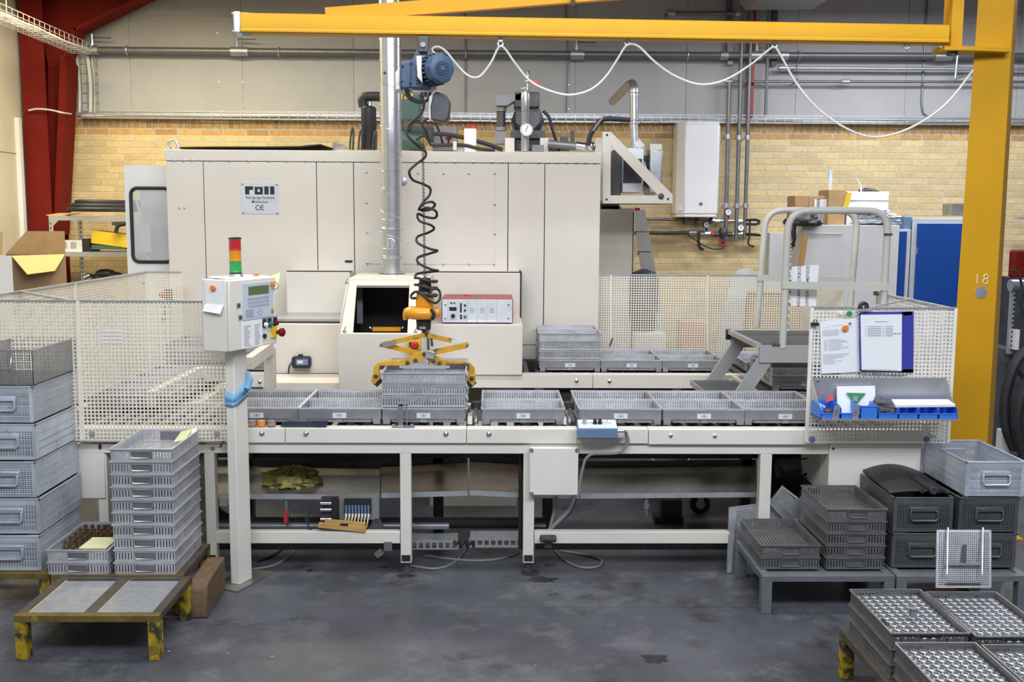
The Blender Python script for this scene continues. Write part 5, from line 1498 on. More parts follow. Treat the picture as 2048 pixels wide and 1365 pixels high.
# ================================================================== MESH GUARDS
def guard(name, label, panels, posts=()):
    r = root(name, label, 'mesh guard', Vector(panels[0][0]))
    for o, u, v, pu, wid, m in panels:
        o, u, v = Vector(o), Vector(u), Vector(v)
        nn = u.cross(v)
        MB().mesh_grid(o, u, v, pu, pu, wid, .003, nn).build('mesh_panel', m, r, kind='stuff')
        MB().beam(o+v, o+v+u, .014, .012).build('top_edge', 'galvanized', r)
    for A, B, m in posts: MB().beam(A, B, .016, .016).build('edge_bar', m, r)
    return r
YG = 5.27
# left front
a, c = Y(-120, 880, YG), Y(457, 604, YG)
g = guard('mesh_guard', 'cream perforated mesh guard at the front left behind the crates', [((a.x, YG, a.z), (c.x-a.x, 0, 0), (0, 0, c.z-a.z), .0195, .0068, 'mesh_cream')],
          [((Y(165, 880, YG).x, YG-.008, a.z), (Y(157, 604, YG).x, YG-.008, c.z), 'mesh_cream')])
b = MB()
for px in (184, 434): b.lathe([(.016, 0), (.016, .004), (.004, .006)], Y(px, 868, YG-.002), 12, (0, -1, 0))
build_each(b, 'washer', 'galvanized', g)
b = MB().slab([Y(202, 690, YG+.006), Y(246, 690, YG+.006), Y(245, 659, YG+.006), Y(201, 660, YG+.006)], .002)
single(b, 'paper_note', 'paper', 'white paper note hanging behind the left mesh guard', 'paper')
# left side
zs0, zs1 = .74, 1.48
XG = -2.6
q1 = Y(290, 545, 7.7)
g = guard('mesh_guard', 'cream mesh guard along the left side of the conveyor loop', [((XG, 5.28, zs0), (0, 2.42, 0), (0, 0, zs1-zs0), .018, .006, 'mesh_cream'), ((XG, 7.7, zs0), (.27, 0, 0), (0, 0, zs1-zs0), .018, .006, 'mesh_cream')],
          [((XG, 7.7, zs0), (XG, 7.7, zs1), 'mesh_cream'), ((XG, 6.4, zs0), (XG, 6.4, zs1), 'mesh_cream')])
MB().beam((XG, 5.66, zs1), Y(136, 601, YG+.02), .012, .012).build('brace', 'galvanized', g)
MB().tube([Y(276, 545, 7.68), Y(274, 562, 7.66), Y(288, 568, 7.66)], .008, 6).build('hook', 'iron_dark', g)
a = Y(157, 580, 6.6)
single(MB().box(XG-.03, 6.35, 1.2, XG-.02, 6.75, 1.44), 'orange_notice', 'salmon', 'salmon coloured sheet hanging behind the left side mesh guard', 'paper')
o = root('emergency_stop', 'small emergency stop on a dark post behind the left mesh guard', 'switch', Y(333, 640, 7.9))
MB().beam(Y(324, 650, 7.9), Y(338, 598, 7.9), .03, .02, (0, 1, 0)).build('post', 'iron_dark', o)
a, c = Y(330, 602, 7.88), Y(343, 578, 7.88); MB().box(a.x, 7.87, a.z, c.x, 7.9, c.z).build('housing', 'dark_plastic', o)
MB().lathe([(.012, 0), (.022, .01), (.022, .03), (.01, .035)], Y(326, 590, 7.87), 12, (0, -1, 0)).build('push_button', 'red_plastic', o)
# rear right
XR = 2.47
a = Y(1162, 700, 8.16)
g = guard('mesh_guard', 'long cream mesh guard behind the rear tray row right of the machine', [((a.x, 8.16, .80), (XR-a.x, 0, 0), (0, 0, 1.452-.80), .0198, .0072, 'mesh_cream')],
          [((Y(1222, 690, 8.15).x, 8.15, .80), (Y(1222, 550, 8.15).x, 8.15, 1.45), 'mesh_cream'), ((Y(1415, 690, 8.15).x, 8.15, .80), (Y(1415, 550, 8.15).x, 8.15, 1.45), 'mesh_cream')])
p = Y(1170, 573, 8.15); build_each(MB().lathe([(.016, 0), (.016, .004), (.004, .006)], p, 12, (0, -1, 0)), 'washer', 'galvanized', g)
p = Y(1221, 684, 8.15); MB().tube([p, p+Vector((.015, -.02, .03)), p+Vector((-.01, -.03, -.03))], .006, 6).build('hook', 'iron_dark', g)
g = guard('mesh_guard', 'short cream mesh guard on the right side behind the ladder sign', [((XR, 8.15, .80), (0, -.95, 0), (0, 0, 1.452-.80), .0198, .0072, 'mesh_cream')])
# right front side + board
a, c = Y(1613, 885, YG), Y(1906, 617, YG)
xA, xB = Y(1613, 885, YG).x, Y(1893, 885, YG).x
XS = 2.40
g = guard('mesh_guard', 'cream mesh guard at the right end of the conveyor beside the crane column', [((XS, 5.29, .74), (.03, 1.15, 0), (0, 0, .70), .02, .0075, 'mesh_white')],
          [((XS+.03, 6.44, .74), (XS+.03, 6.44, 1.47), 'mesh_white')])
MB().box(XS+.01, 6.42, 1.425, XS+.05, 6.46, 1.45).build('corner_clip', 'iron_dark', g)
g = guard('mesh_guard', 'pale mesh board at the front right carrying papers, blue folder and steel shelf', [((xA, YG, a.z), (XS-xA, 0, 0), (0, 0, c.z-a.z), .0195, .0072, 'mesh_white')],
          [((xA, YG, a.z), (xA, YG, c.z), 'mesh_white'), ((XS, YG, a.z), (XS, YG, c.z), 'mesh_white')])
b = MB()
for px in (1624, 1853): b.lathe([(.016, 0), (.016, .004), (.004, .006)], Y(px, 879, YG-.002), 12, (0, -1, 0))
build_each(b, 'washer', 'switch_blue', g)
MB().beam(Y(1736, 616, YG-.01), Y(1826, 598, 5.9), .008, .008).build('brace_wire', 'galvanized', g)
# papers on the board
yb = YG-.012
def sheet(q, m='paper'): return MB().slab([Vector(v) for v in q], .002)
pq = [Y(1643, 748, yb), Y(1720, 744, yb-.006), Y(1715, 637, yb-.004), Y(1640, 643, yb)]
pn = root('paper_form', 'white printed form hanging left of the blue folder on the mesh board', 'paper', Y(1681, 746, yb))
sheet(pq).build('sheet', 'paper', pn)
def lines_on(q, rows, m, parent, name='print', h=.0016):
    """rows: (v, u0, u1) in 0..1 sheet coordinates"""
    A, B, C, D = q; b = MB(); nn = (B-A).cross(D-A).normalized()*.0012
    for v, u0, u1 in rows:
        L = A+(D-A)*v; R_ = B+(C-B)*v; p0 = L+(R_-L)*u0+nn; p1 = L+(R_-L)*u1+nn; up = (D-A).normalized()*h
        b.slab([p0-up, p1-up, p1+up, p0+up], .0006)
    return b.build(name, m, parent, kind='stuff')
random.seed(11)
rows = [(.90, .3, .6), (.87, .08, .25)]
for k in range(6): rows.append((.82-.02*k, .06, random.uniform(.4, .55)))
for k in range(10):
    v = .64-.022*k; rows += [(v, .08, .17), (v, .2, random.uniform(.5, .8))]
for k in range(9): rows.append((.36-.022*k, .05, random.uniform(.3, .75)))
lines_on(pq, rows, 'ink_faint', pn, h=.0013)
def magnet(px, py, r, m, lab, yy=yb-.008):
    p = Y(px, py, yy); single(MB().lathe([(r*.9, 0), (r, .003), (r, .009), (r*.85, .012), (.001, .012)], p, 18, (0, -1, 0)), 'magnet', m, lab, 'magnet')
magnet(1690, 656.5, .0165, 'orange_plastic', 'orange round magnet holding the white form on the mesh board')
magnet(1698, 627.5, .0145, 'green_plastic', 'green round magnet at the top of the mesh board')
magnet(1682, 626.5, .010, 'white', 'small white magnet left of the green magnet')
magnet(1699.5, 647, .005, 'ink', 'tiny dark magnet above the orange one on the form')
o = root('bulldog_clip', 'black spring clip at the left edge of the mesh board', 'clip', Y(1630, 652, yb))
a_, c_ = Y(1622, 652, yb-.01), Y(1637, 646, yb-.01); MB().box(a_.x, yb-.02, a_.z, c_.x, yb, c_.z).build('jaw', 'black', o)
MB().tube([Y(1627, 646, yb-.01), Y(1628, 640, yb-.01), Y(1633, 640, yb-.01), Y(1633, 646, yb-.01)], .003, 5).build('lever', 'iron_dark', o)
# blue folder fan
fd = root('display_folder', 'fan of blue framed display pockets on the mesh board with printed list', 'folder', Y(1770, 745, yb-.01))
def fquad(x0, x1, y0, y1, yy, tl=0): return [Y(x0+1, y1, yy), Y(x1, y1+2, yy), Y(x1+1, y0, yy), Y(x0-1+tl, y0+1, yy)]
for k in range(6, 0, -1):
    yy = yb-.003-.004*(6-k)
    q = fquad(1719+k*3.7, 1805+k*3.6, 625-.3*k, 744, yy)
    pk = MB().frame(q, .018, .0025).build('pocket_frame', 'folder_blue', fd)
    MB().slab([v+Vector((0, .001, 0)) for v in q], .0008).build('pocket_back', 'folder_blue', pk)
q = fquad(1719, 1806, 626, 742, yb-.028)
fr = MB().frame(q, .008, .003).build('pocket_frame', 'folder_blue', fd)
q2 = [q[0]+Vector((.008, -.0, .004)), q[1]+Vector((-.008, 0, .004)), q[2]+Vector((-.008, 0, -.008)), q[3]+Vector((.008, 0, -.008))]
sh = MB().slab([v+Vector((0, -.0006, 0)) for v in q2], .002).build('list_sheet', 'paper', fd)
q3 = [v+Vector((0, -.001, 0)) for v in q2]
rows = [(.875, .34, .66)]
for k in range(6):
    v = .79-.033*k; rows += [(v, .1, .12), (v, .16, .5), (v, .54, .57), (v, .6, .78)]
lines_on(q3, rows, 'ink_soft', sh, h=.0017); lines_on(q3, [(.658, .79, .87), (.66, .89, .97)], 'ink', sh, 'handwriting', h=.0016)
lines_on(q3, [(.02, .05, .9)], 'note_yellow', sh, 'yellow_edge', h=.003)
MB().beam(Y(1715, 621.5, yb-.02), Y(1743, 620, yb-.02), .03, .012).build('holder_bar', 'alu', fd)
MB().torus(Y(1727, 614, yb), .018, .011, (0, 1, 0), 14, 8).build('clamp_knob', 'black', fd)
# shelf with blue bins
s0, s1 = Y(1624, 756, yb), Y(1893, 756, yb)
sb = Y(1750, 842, yb-.13)
sf0, sf1 = Y(1645, 841, YG-.2), Y(1918, 841, YG-.2)
sz = (sf0.z+sf1.z)/2
sh = root('bin_shelf', 'steel shelf tray holding blue bins hung on the mesh board', 'shelf', ((s0.x+s1.x)/2, YG-.1, sz))
yk = YG-.014
MB().slab([(s0.x, yk, sz), (s1.x+.01, yk, sz), (s1.x, yk, s1.z), (s0.x, yk, s0.z)], .002).build('back_plate', 'alu', sh)
MB().box(sf0.x, YG-.2, sz-.003, sf1.x, yk, sz).build('bottom_plate', 'alu', sh)
MB().box(sf0.x, YG-.203, sz-.003, sf1.x, YG-.2, sz+.008).build('front_lip', 'alu', sh)
for xa, xb in ((s0.x, sf0.x), (s1.x, sf1.x)):
    MB().slab([(xb, YG-.2, sz), (xa, yk, sz), (xa, yk, s0.z), ((xa+xb)/2+(xb-xa)*.45, YG-.19, sz+.012)], .0025).build('end_plate', 'alu', sh)
b = MB()
for px, py in ((1636, 762), (1729, 762)): b.lathe([(.008, 0), (.008, .002), (.003, .004)], Y(px, py, yk-.001), 10, (0, -1, 0))
build_each(b, 'bolt', 'chrome', sh)
yb0 = YG-.195
edges = [1641, 1681, 1720, 1756, 1797, 1837, 1877, 1916]
what = ['holding small odds and ends with a 182 sticker', 'with a 181 sticker on its front', 'turned back to front below the green triangle print', 'stuffed with grey gloves', 'left of the three under the white sheets', 'middle of the three under the white sheets', 'rightmost on the steel shelf']
zbin = sz+.001
for i, lab in enumerate(what):
    xa, xb = Y(edges[i], 830, yb0).x+.002, Y(edges[i+1], 830, yb0).x-.002
    o = root('storage_bin', 'blue plastic bin on the steel shelf, ' + lab, 'bin', ((xa+xb)/2, yb0+.08, zbin), group=None)
    hF, hB = (.035, .075) if i != 2 else (.072, .05)
    dep = .165; t = .0025
    m = MB().box(xa, yb0, zbin, xb, yb0+dep, zbin+.003)
    m.box(xa, yb0, zbin, xb, yb0+t, zbin+hF).box(xa, yb0+dep-t, zbin, xb, yb0+dep, zbin+hB)
    for x in (xa, xb-t):
        m.prism([(yb0, zbin), (yb0+dep, zbin), (yb0+dep, zbin+hB), (yb0+.04, zbin+.07), (yb0, zbin+max(hF, .058))], x, x+t, 'x')
    m.build('bin_body', 'bin_blue', o)
    MB().box(xa-.001, yb0-.004, zbin+hF-.006, xb+.001, yb0+.002, zbin+hF).build('front_rim', 'bin_blue', o)
    if i in (0, 1):
        p = Vector((xb-.022, yb0-.005, zbin+.036)); k = MB().cbox(p, (.03, .002, .075), Euler((0, .08 if i else .16, 0))).build('sticker', 'galvanized', o)
        MB().text('182' if i == 0 else '181', p+Vector((0, -.0016, 0)), .022, (.1, 0, 1), (-1, 0, .1)).build('number', 'ink', k)
    if i == 0:
        pass
# bin contents
p = Y(1657, 822, yb0+.05)
single(MB().sphere(p+Vector((0, 0, -.004)), .018, 12, 8, (1.3, 1, .8)), 'rubber_plug', 'rust', 'small brown plug lying in the leftmost blue bin', 'plug')
single(MB().tube([p+Vector((-.03, .02, .0)), p+Vector((-.04, .03, .03)), p+Vector((-.012, .03, .012))], .008, 8), 'plastic_bag', 'plastic_film', 'crumpled clear bag in the leftmost blue bin', 'bag')
q = [Y(1650, 806, yb0+.1), Y(1668, 800, yb0+.1), Y(1664, 789, yb0+.11), Y(1660, 790, yb0+.11)]
single(MB().slab(q, .02), 'red_wedge', 'red_plastic', 'red plastic wedge standing behind the leftmost blue bin', 'wedge')
o = root('picture_card', 'white card with green triangle print standing behind the blue bins', 'card', Y(1712, 826, yb0+.13))
q = [Y(1675, 826, yb0+.12), Y(1752, 828, yb0+.12), Y(1750, 772, yb0+.15), Y(1674, 773, yb0+.15)]
MB().slab(q, .006).build('card', 'paper', o)
q = [Y(1712, 811, yb0+.115), Y(1732, 787, yb0+.127), Y(1692, 786, yb0+.127)]
n_ = (q[1]-q[0]).cross(q[2]-q[0]).normalized()*.001
MB().add(q + [v-n_ for v in q], [(0, 1, 2), (5, 4, 3), (0, 3, 4, 1), (1, 4, 5, 2), (2, 5, 3, 0)]).build('green_triangle', 'green_plastic', o)
a_, c_ = Y(1706, 803, yb0+.115), Y(1716, 793, yb0+.115); MB().box(a_.x, yb0+.1155, a_.z, c_.x, yb0+.1175, c_.z).build('grey_figure', 'ink_soft', o)
gl = MB()
lump(gl, Y(1770, 818, yb0+.075), (.055, .055, .042), 5, .45, 2.8, 30, 18, -.5, .6); lump(gl, Y(1758, 806, yb0+.09), (.03, .03, .03), 6, .4, 2.6)
for px0, py0, px1, py1 in ((1756, 806, 1782, 812), (1760, 813, 1788, 818), (1762, 820, 1788, 823)):
    gl.tube(spline([Y(px0, py0, yb0+.05), Y((px0+px1)/2, (py0+py1)/2-3, yb0+.03), Y(px1, py1, yb0+.035)]), [.013]*12+[.009], 8)
single(gl, 'work_gloves', 'glove_grey', 'grey knitted work gloves stuffed in the fourth blue bin', 'gloves')
q = [Y(1791, 811, yb0+.01), Y(1911, 810, yb0+.01), Y(1896, 799, yb0+.12), Y(1783, 799, yb0+.12)]
single(MB().slab(q, .012), 'paper_stack', 'paper', 'stack of white sheets lying across the right blue bins', 'paper')

# ================================================================== PLATFORM LADDER
YL0, YL1 = 6.25, 7.02
zp = 1.13
pl = root('platform_ladder', 'grey mobile platform ladder with two pale handrails behind the front trays', 'ladder', (1.7, 6.65, 0))
pa = Y(1548, 690, YL0); px1 = 2.36
xp0 = pa.x-.11
MB().box(xp0, YL0, zp-.005, px1, YL1, zp).build('platform_plate', 'step_tread', pl)
b = MB()
for i in range(26):
    y = YL0+.02+i*(YL1-YL0-.04)/25; b.box(xp0, y-.006, zp, px1, y+.006, zp+.006)
b.build('platform_rib', 'step_tread', pl, kind='stuff')
MB().box(xp0-.004, YL0-.01, zp-.02, xp0+.03, YL1+.01, zp+.008).build('platform_nose', 'step_grey', pl)
MB().box(xp0+.02, YL0-.012, zp-.11, px1, YL0+.02, zp-.0).build('platform_frame', 'step_grey', pl)
MB().box(xp0+.02, YL1-.02, zp-.11, px1, YL1+.012, zp).build('platform_frame', 'step_grey', pl)
MB().box(xp0-.012, YL1-.01, zp-.06, xp0+.02, YL1+.02, zp+.01).build('end_cap', 'black', pl)
# stringers
A = Y(1553, 692, YL0+.0); B = Y(1348, 1020, YL0+.0)
for yy in (YL0+.02, YL1-.02):
    MB().beam((A.x-.03, yy, A.z-.04), (B.x-.03, yy, .14), .03, .085).build('stringer', 'step_grey', pl)
    f = MB().box(B.x-.085, yy-.05, .04, B.x+.045, yy+.04, .15).build('rubber_foot', 'black', pl)
    MB().box(B.x-.125, yy-.06, 0, B.x+.055, yy+.05, .045).build('foot_base', 'black', f)
def step(t, name='step'):
    x = A.x-.03+(B.x-A.x)*t; z = A.z-.04+(.14-A.z+.04)*t
    s_ = MB().box(x-.17, YL0+.035, z-.02, x+.14, YL1-.035, z-.014).build(name, 'step_tread', pl)
    b = MB()
    for i in range(18):
        y = YL0+.05+i*(YL1-YL0-.1)/17; b.box(x-.17, y-.008, z-.014, x+.14, y+.008, z-.009)
    b.build('tread_rib', 'step_tread', s_, kind='stuff')
    MB().box(x-.175, YL0+.035, z-.045, x-.165, YL1-.035, z-.008).build('nosing', 'step_grey', s_)
    MB().box(x-.17, YL0+.02, z-.05, x+.14, YL0+.035, z-.008).build('side_flange', 'step_grey', s_)
for t in (.30, .58, .80): step(t)
# rear support leg and castor
MB().beam((px1-.05, YL0+.05, zp-.08), (2.25, YL0+.05, .1), .04, .04).build('rear_leg', 'step_grey', pl)
MB().beam((px1-.05, YL1-.05, zp-.08), (2.25, YL1-.05, .1), .04, .04).build('rear_leg', 'step_grey', pl)
p = Z(1412, 1046, .0); p = Vector((p.x, 6.45, 0))
MB().cyl((p.x, 6.43, .065), (p.x, 6.47, .065), .065, 18).build('castor_wheel', 'rubber', pl)
MB().cyl((p.x, 6.425, .065), (p.x, 6.475, .065), .03, 12).box(p.x-.02, 6.42, .06, p.x+.02, 6.48, .17).build('castor_fork', 'galvanized', pl)
MB().beam((p.x, 6.45, .17), (p.x+.6, 6.45, .2), .03, .03).build('castor_arm', 'step_grey', pl)
# handrails
def hoop(yy, foot0, c0, c1, foot1, nm='handrail', rr=.1):
    a0, b0, b1, a1 = [Y(*q, yy) for q in (foot0, c0, c1, foot1)]
    u0 = (a0-b0).normalized(); h = (b1-b0).normalized(); u1 = (a1-b1).normalized()
    pts = [a0]
    for t in range(7):
        s_ = t/6; pts.append((b0+u0*rr)*(1-s_)**2 + b0*2*s_*(1-s_) + (b0+h*rr)*s_**2)
    for t in range(7):
        s_ = t/6; pts.append((b1-h*rr)*(1-s_)**2 + b1*2*s_*(1-s_) + (b1+u1*rr)*s_**2)
    pts.append(a1)
    MB().tube(pts, .0215, 12).build(nm, 'rail_paint', pl)
hoop(YL0+.0, (1565, 696), (1577, 421), (1777, 421), (1763, 690), rr=.13)
hoop(YL1, (1514, 655), (1532, 420), (1716, 422), (1697, 660), rr=.13)
for yy, q0, q1 in ((YL0, (1569, 570), (1770, 574)), (YL1, (1519, 556), (1704, 560))):
    MB().beam(Y(*q0, yy)+Vector((-.02, -.01, 0)), Y(*q1, yy)+Vector((.01, -.01, 0)), .03, .045 if yy < 6.6 else .04, (0, 0, 1)).build('knee_rail', 'rail_paint', pl)
b = MB()
for q in ((1769, 469), (1778, 469)): p = Y(*q, YL0); b.cyl(p+Vector((-.012, -.025, 0)), p+Vector((.012, -.025, 0)), .006, 6)
build_each(b, 'clip_pin', 'iron_dark', pl)
for px in (1548, 1556): p = Y(px, 690, YL0-.012); MB().lathe([(.012, 0), (.012, .004), (.004, .006)], p, 10, (0, -1, 0)).build('bolt', 'iron_dark', pl)
# hanging chain and sign
def chain_mesh(A, B, n, lw, lr):
    m = MB(); A, B = Vector(A), Vector(B); d = (B-A)/n
    for i in range(n):
        c = A+d*(i+.5); ax = Vector((0, 1, 0)) if i % 2 else Vector((1, 0, 0))
        m.torus(c, lw, lr, ax, 10, 4, 1., None) if False else m.tube([c+d.normalized()*(d.length*.62*math.sin(2*PI*k/10)) + (ax.cross(d.normalized()))*(lw*math.cos(2*PI*k/10)) for k in range(10)], lr, 4, True)
    return m
yc = YL0+.065
o = root('safety_chain', 'thin plastic chain hanging along the front handrail post', 'chain', Y(1575, 655, yc))
A_, B_ = Y(1581, 470, yc), Y(1574, 660, yc)
chain_mesh(A_, B_, 26, .011, .003).build('chain_links', 'galvanized', o, kind='stuff')
q = [Y(1578, 612, yc), Y(1632, 613, yc+.02), Y(1638, 530, yc+.02), Y(1580, 534, yc)]
o = root('warning_sign', 'white plastic no-access sign hanging sideways on the ladder chain', 'sign', Y(1606, 613, yc))
MB().slab(q, .003).build('sign_plate', 'paper', o)
rt = (q[3]-q[0]).normalized(); upv = (q[0]-q[1]).normalized()
mid = lambda t, s_: (q[0]+(q[1]-q[0])*t)*(1-s_)+(q[3]+(q[2]-q[3])*t)*s_
nn = (q[1]-q[0]).cross(q[3]-q[0]).normalized()*.001
MB().text('adgang', mid(.34, .5)+nn, .030, rt, upv, .98).build('lettering', 'ink', o)
MB().text('uved', mid(.64, .5)+nn, .030, rt, upv, .98).build('lettering', 'ink', o)
b = MB()
for s_ in (.04, .35, .65, .97):
    p = mid(0, s_); b.tube([p+Vector((.008, -.003, 0)), p+Vector((-.006, -.008, .004)), p+Vector((-.012, 0, .006))], .003, 5)
build_each(b, 'cable_tie', 'black', o)

# ================================================================== CABINETS AND BACKGROUND RIGHT
YB1 = 9.6
def cab(name, label, px0, px1, pyt, y, depth, m, parts):
    a, c = Y(px0, pyt, y), Y(px1, pyt, y)
    o = root(name, label, 'cabinet', ((a.x+c.x)/2, y+depth/2, 0))
    MB().box(a.x, y, 0.02, c.x, y+depth, a.z).build('body', m, o, bevel=.005)
    MB().box(a.x+.02, y+.03, 0, c.x-.02, y+depth-.03, .02).build('plinth', 'iron_dark', o)
    return o, a, c
o, a, c = cab('steel_cabinet', 'tall steel cabinet with blue doors left of the crane column', 1826, 1960, 436, 9.3, .55, 'cabinet_grey', 0)
MB().box(a.x+.04, 9.285, .1, (a.x+c.x)/2+.25, 9.3, a.z-.05).build('door', 'cabinet_blue', o, bevel=.003)
MB().box((a.x+c.x)/2+.26, 9.285, .1, c.x-.02, 9.3, a.z-.05).build('door', 'cabinet_blue', o)
b = MB()
for py in (502, 640): p = Y(1834, py, 9.285); b.box(p.x-.006, 9.275, p.z-.03, p.x+.006, 9.29, p.z+.03)
build_each(b, 'hinge', 'chrome', o)
o, a2, c2 = cab('steel_cabinet', 'second blue-door steel cabinet with its grey side towards the ladder', 1797, 1822, 459, 9.25, .5, 'cabinet_grey', 0)
MB().box(a2.x-.005, 9.235, .1, c2.x-.04, 9.25, a2.z-.02).build('door', 'cabinet_blue', o)
# pale grey cabinet side panels facing left/front
q = [(1600, 1690), (1690, 1802)]
xa, xb = Y(1607, 450, 9.2), Y(1800, 450, 9.2)
o = root('tool_cabinet', 'large pale grey cabinet back seen behind the ladder handrails', 'cabinet', ((xa.x+xb.x)/2, 9.4, 0))
m1 = Y(1688, 450, 9.2).x
MB().box(xa.x, 9.2, 0.0, m1-.002, 9.7, xa.z).build('back_panel', 'cabinet_side', o, bevel=.004)
MB().box(m1+.002, 9.205, 0.0, xb.x, 9.7, xb.z-.004).build('back_panel', 'cabinet_side', o, bevel=.004)
p = Y(1640, 468, 9.2); MB().box(xa.x+.01, 9.195, p.z-.003, m1-.01, 9.2, p.z+.003).build('fold_line', 'cabinet_grey', o)
a = Y(1540, 466, 10.3); c = Y(1605, 466, 10.3)
single(MB().box(a.x, 10.3, 0, c.x+.3, 10.6, a.z), 'sheet_panel', 'cabinet_grey', 'blue-grey panel standing against the bricks left of the pale cabinet', 'panel', bevel=.004)
# things on top of the cabinets
ztop = xa.z
def carton(label, px0, px1, py0, py1, y, depth, m='cardboard', extra=None, base=None):
    a, c = Y(px0, py1, y), Y(px1, py0, y)
    o = root('cardboard_box', label, 'box', ((a.x+c.x)/2, y+depth/2, base if base is not None else a.z))
    MB().box(a.x, y, base if base is not None else a.z, c.x, y+depth, c.z).build('carton', m, o, bevel=.003)
    return o, a, c
o, a, c = carton('brown box with white label on the pale cabinet, leftmost', 1588, 1655, 392, 448, 9.45, .25, base=ztop)
a_, c_ = Y(1629, 417, 9.44), Y(1656, 399, 9.44); k = MB().box(a_.x, 9.446, a_.z, c_.x, 9.45, c_.z).build('label', 'paper', o)
b = MB()
for i in range(5): b.box(a_.x+.02, 9.4445, a_.z+.012+i*.016, a_.x+.05, 9.446, a_.z+.02+i*.016)
b.build('barcode', 'ink', k, kind='stuff')
MB().box((a.x+c.x)/2-.02, 9.448, ztop, (a.x+c.x)/2-.017, 9.45, c.z).build('corner_line', 'cardboard_in', o)
o, a, c = carton('taller brown box beside the white printed box on the cabinet', 1655, 1692, 380, 448, 9.4, .3, base=ztop)
o, a, c = carton('white printed box with yellow corner on the pale cabinet', 1693, 1778, 384, 447, 9.4, .3, 'white', base=ztop)
p0, p1 = Y(1686, 416, 9.39), Y(1702, 386, 9.39); MB().prism([(p0.x, p0.z), (p0.x+.05, p0.z), (p1.x+.01, p1.z), (p0.x+.03, p1.z)], 9.395, 9.4).build('yellow_print', 'yellow_card', o)
MB().box(a.x, 9.396, Y(1730, 401, 9.4).z-.003, c.x, 9.4, Y(1730, 401, 9.4).z).build('green_line', 'pump_green', o)
p = Y(1725, 382, 9.5); bb = MB()
for i, (dx, dz, r) in enumerate(((0, 0, .03), (.04, .005, .035), (.09, .0, .03), (.13, -.005, .02))): bb.sphere(p+Vector((dx, 0, dz)), r, 8, 6, (1.3, 1, .7))
single(bb, 'black_cable_heap', 'rubber', 'black cable heap on the white printed box', 'cable')
single(MB().tube(spline([Y(1722, 384, 9.45), Y(1721, 372, 9.45), Y(1712, 357, 9.45)]), .008, 6), 'white_strap', 'plastic_film', 'thin grey strap sticking up from the white printed box', 'strap')
A, B = Y(1659, 384, 9.6), Y(1662, 340, 9.6); single(MB().beam(A, B, .03, .01, (0, 1, 0)), 'plastic_strip', 'panel_blue', 'pale plastic strip standing up behind the brown boxes', 'strip')
random.seed(21)
for i, (px, py, sx_, sz_, m_, lab) in enumerate(((1752, 443, .20, .035, 'switch_top', 'lowest crumpled blue-white plastic bag on the pale cabinet'), (1756, 434, .19, .035, 'plastic_film', 'middle crumpled plastic bag on the pale cabinet'), (1745, 424, .14, .035, 'switch_top', 'uppermost crumpled plastic bag on the pale cabinet'))):
    single(lump(MB(), Y(px, py, 9.32), (sx_, .1, sz_), 11+i, .5, 3.0, 40, 16, -.6, .7), 'plastic_bag', m_, lab, 'bag')
bb = MB()
lump(bb, Y(1604, 446, 9.17), (.15, .1, .085), 31, .4, 2.4); lump(bb, Y(1584, 468, 9.13), (.035, .05, .13), 33, .4, 2.2, flat=-1.5)
single(bb, 'black_jacket', 'rubber', 'black bag drooping over the left corner of the pale cabinet', 'bag')
a, c = Y(1625, 447, 9.3), Y(1650, 412, 9.3)
build = MB().cyl(Y(1637, 447, 9.3), Y(1637, 418, 9.3), .04, 14)
single(build, 'metal_can', 'galvanized', 'small grey can on the cabinet between the brown boxes', 'can')
A, B = Y(1604, 530, 8.9), Y(1611, 470, 8.9)
single(MB().beam(A-Vector((.14, 0, 1.3)), B, .04, .03, (0, 1, 0)), 'broom_stick', 'wood', 'wooden broom stick leaning behind the white sign', 'broom')
a, c = Y(1903, 432, 9.4), Y(1930, 408, 9.4)
single(MB().box(a.x, 9.4, a.z, c.x, 9.6, c.z), 'green_crate', 'trough', 'small olive crate on the blue-door cabinet', 'crate')
a, c = Y(1808, 458, 9.3), Y(1826, 433, 9.3)
single(MB().box(a.x, 9.3, Y(1810, 459, 9.25).z, c.x-.01, 9.5, c.z), 'blue_carton', 'switch_blue', 'blue box on the narrow blue-door cabinet', 'box', bevel=.006)
# translucent bag, things behind the rear mesh
bgm = MB(); p = Y(1470, 690, 8.75); q = Y(1485, 545, 8.75)
bgm.prism([(Y(x, y, 8.75).x, max(Y(x, y, 8.75).z, .002)) for x, y in ((1452, 905), (1430, 690), (1462, 556), (1480, 541), (1500, 538), (1535, 556), (1570, 560), (1572, 580), (1492, 582), (1480, 700), (1478, 905))], 8.72, 8.8)
single(bgm, 'plastic_sheet', 'plastic_film', 'whitish plastic sheet draped behind the rear mesh guard', 'sheet')
a, c = Y(1492, 760, 8.85), Y(1600, 584, 8.85)
single(MB().box(a.x, 8.85, 0, c.x, 9.15, c.z), 'cardboard_bin', 'cardboard_light', 'large cardboard bin behind the mesh guard right of the plastic sheet', 'box', bevel=.006)
a, c = Y(1268, 760, 8.7), Y(1333, 668, 8.7)
single(MB().box(a.x, 8.7, 0, c.x, 8.95, c.z), 'plastic_tub', 'white', 'white tub behind the mesh guard below the ladder', 'tub', bevel=.01)
a, c = Y(1362, 700, 9.0), Y(1420, 645, 9.0)
single(MB().box(a.x, 9.0, .6, c.x, 9.25, c.z), 'carton', 'salmon', 'pinkish box behind the mesh guard on a dark stand', 'box', bevel=.004)
single(MB().box(a.x-.1, 9.0, 0, c.x+.05, 9.25, .595), 'low_stand', 'dark_plastic', 'dark stand below the pinkish box behind the mesh', 'stand')
p = Y(1288, 545, 8.9)
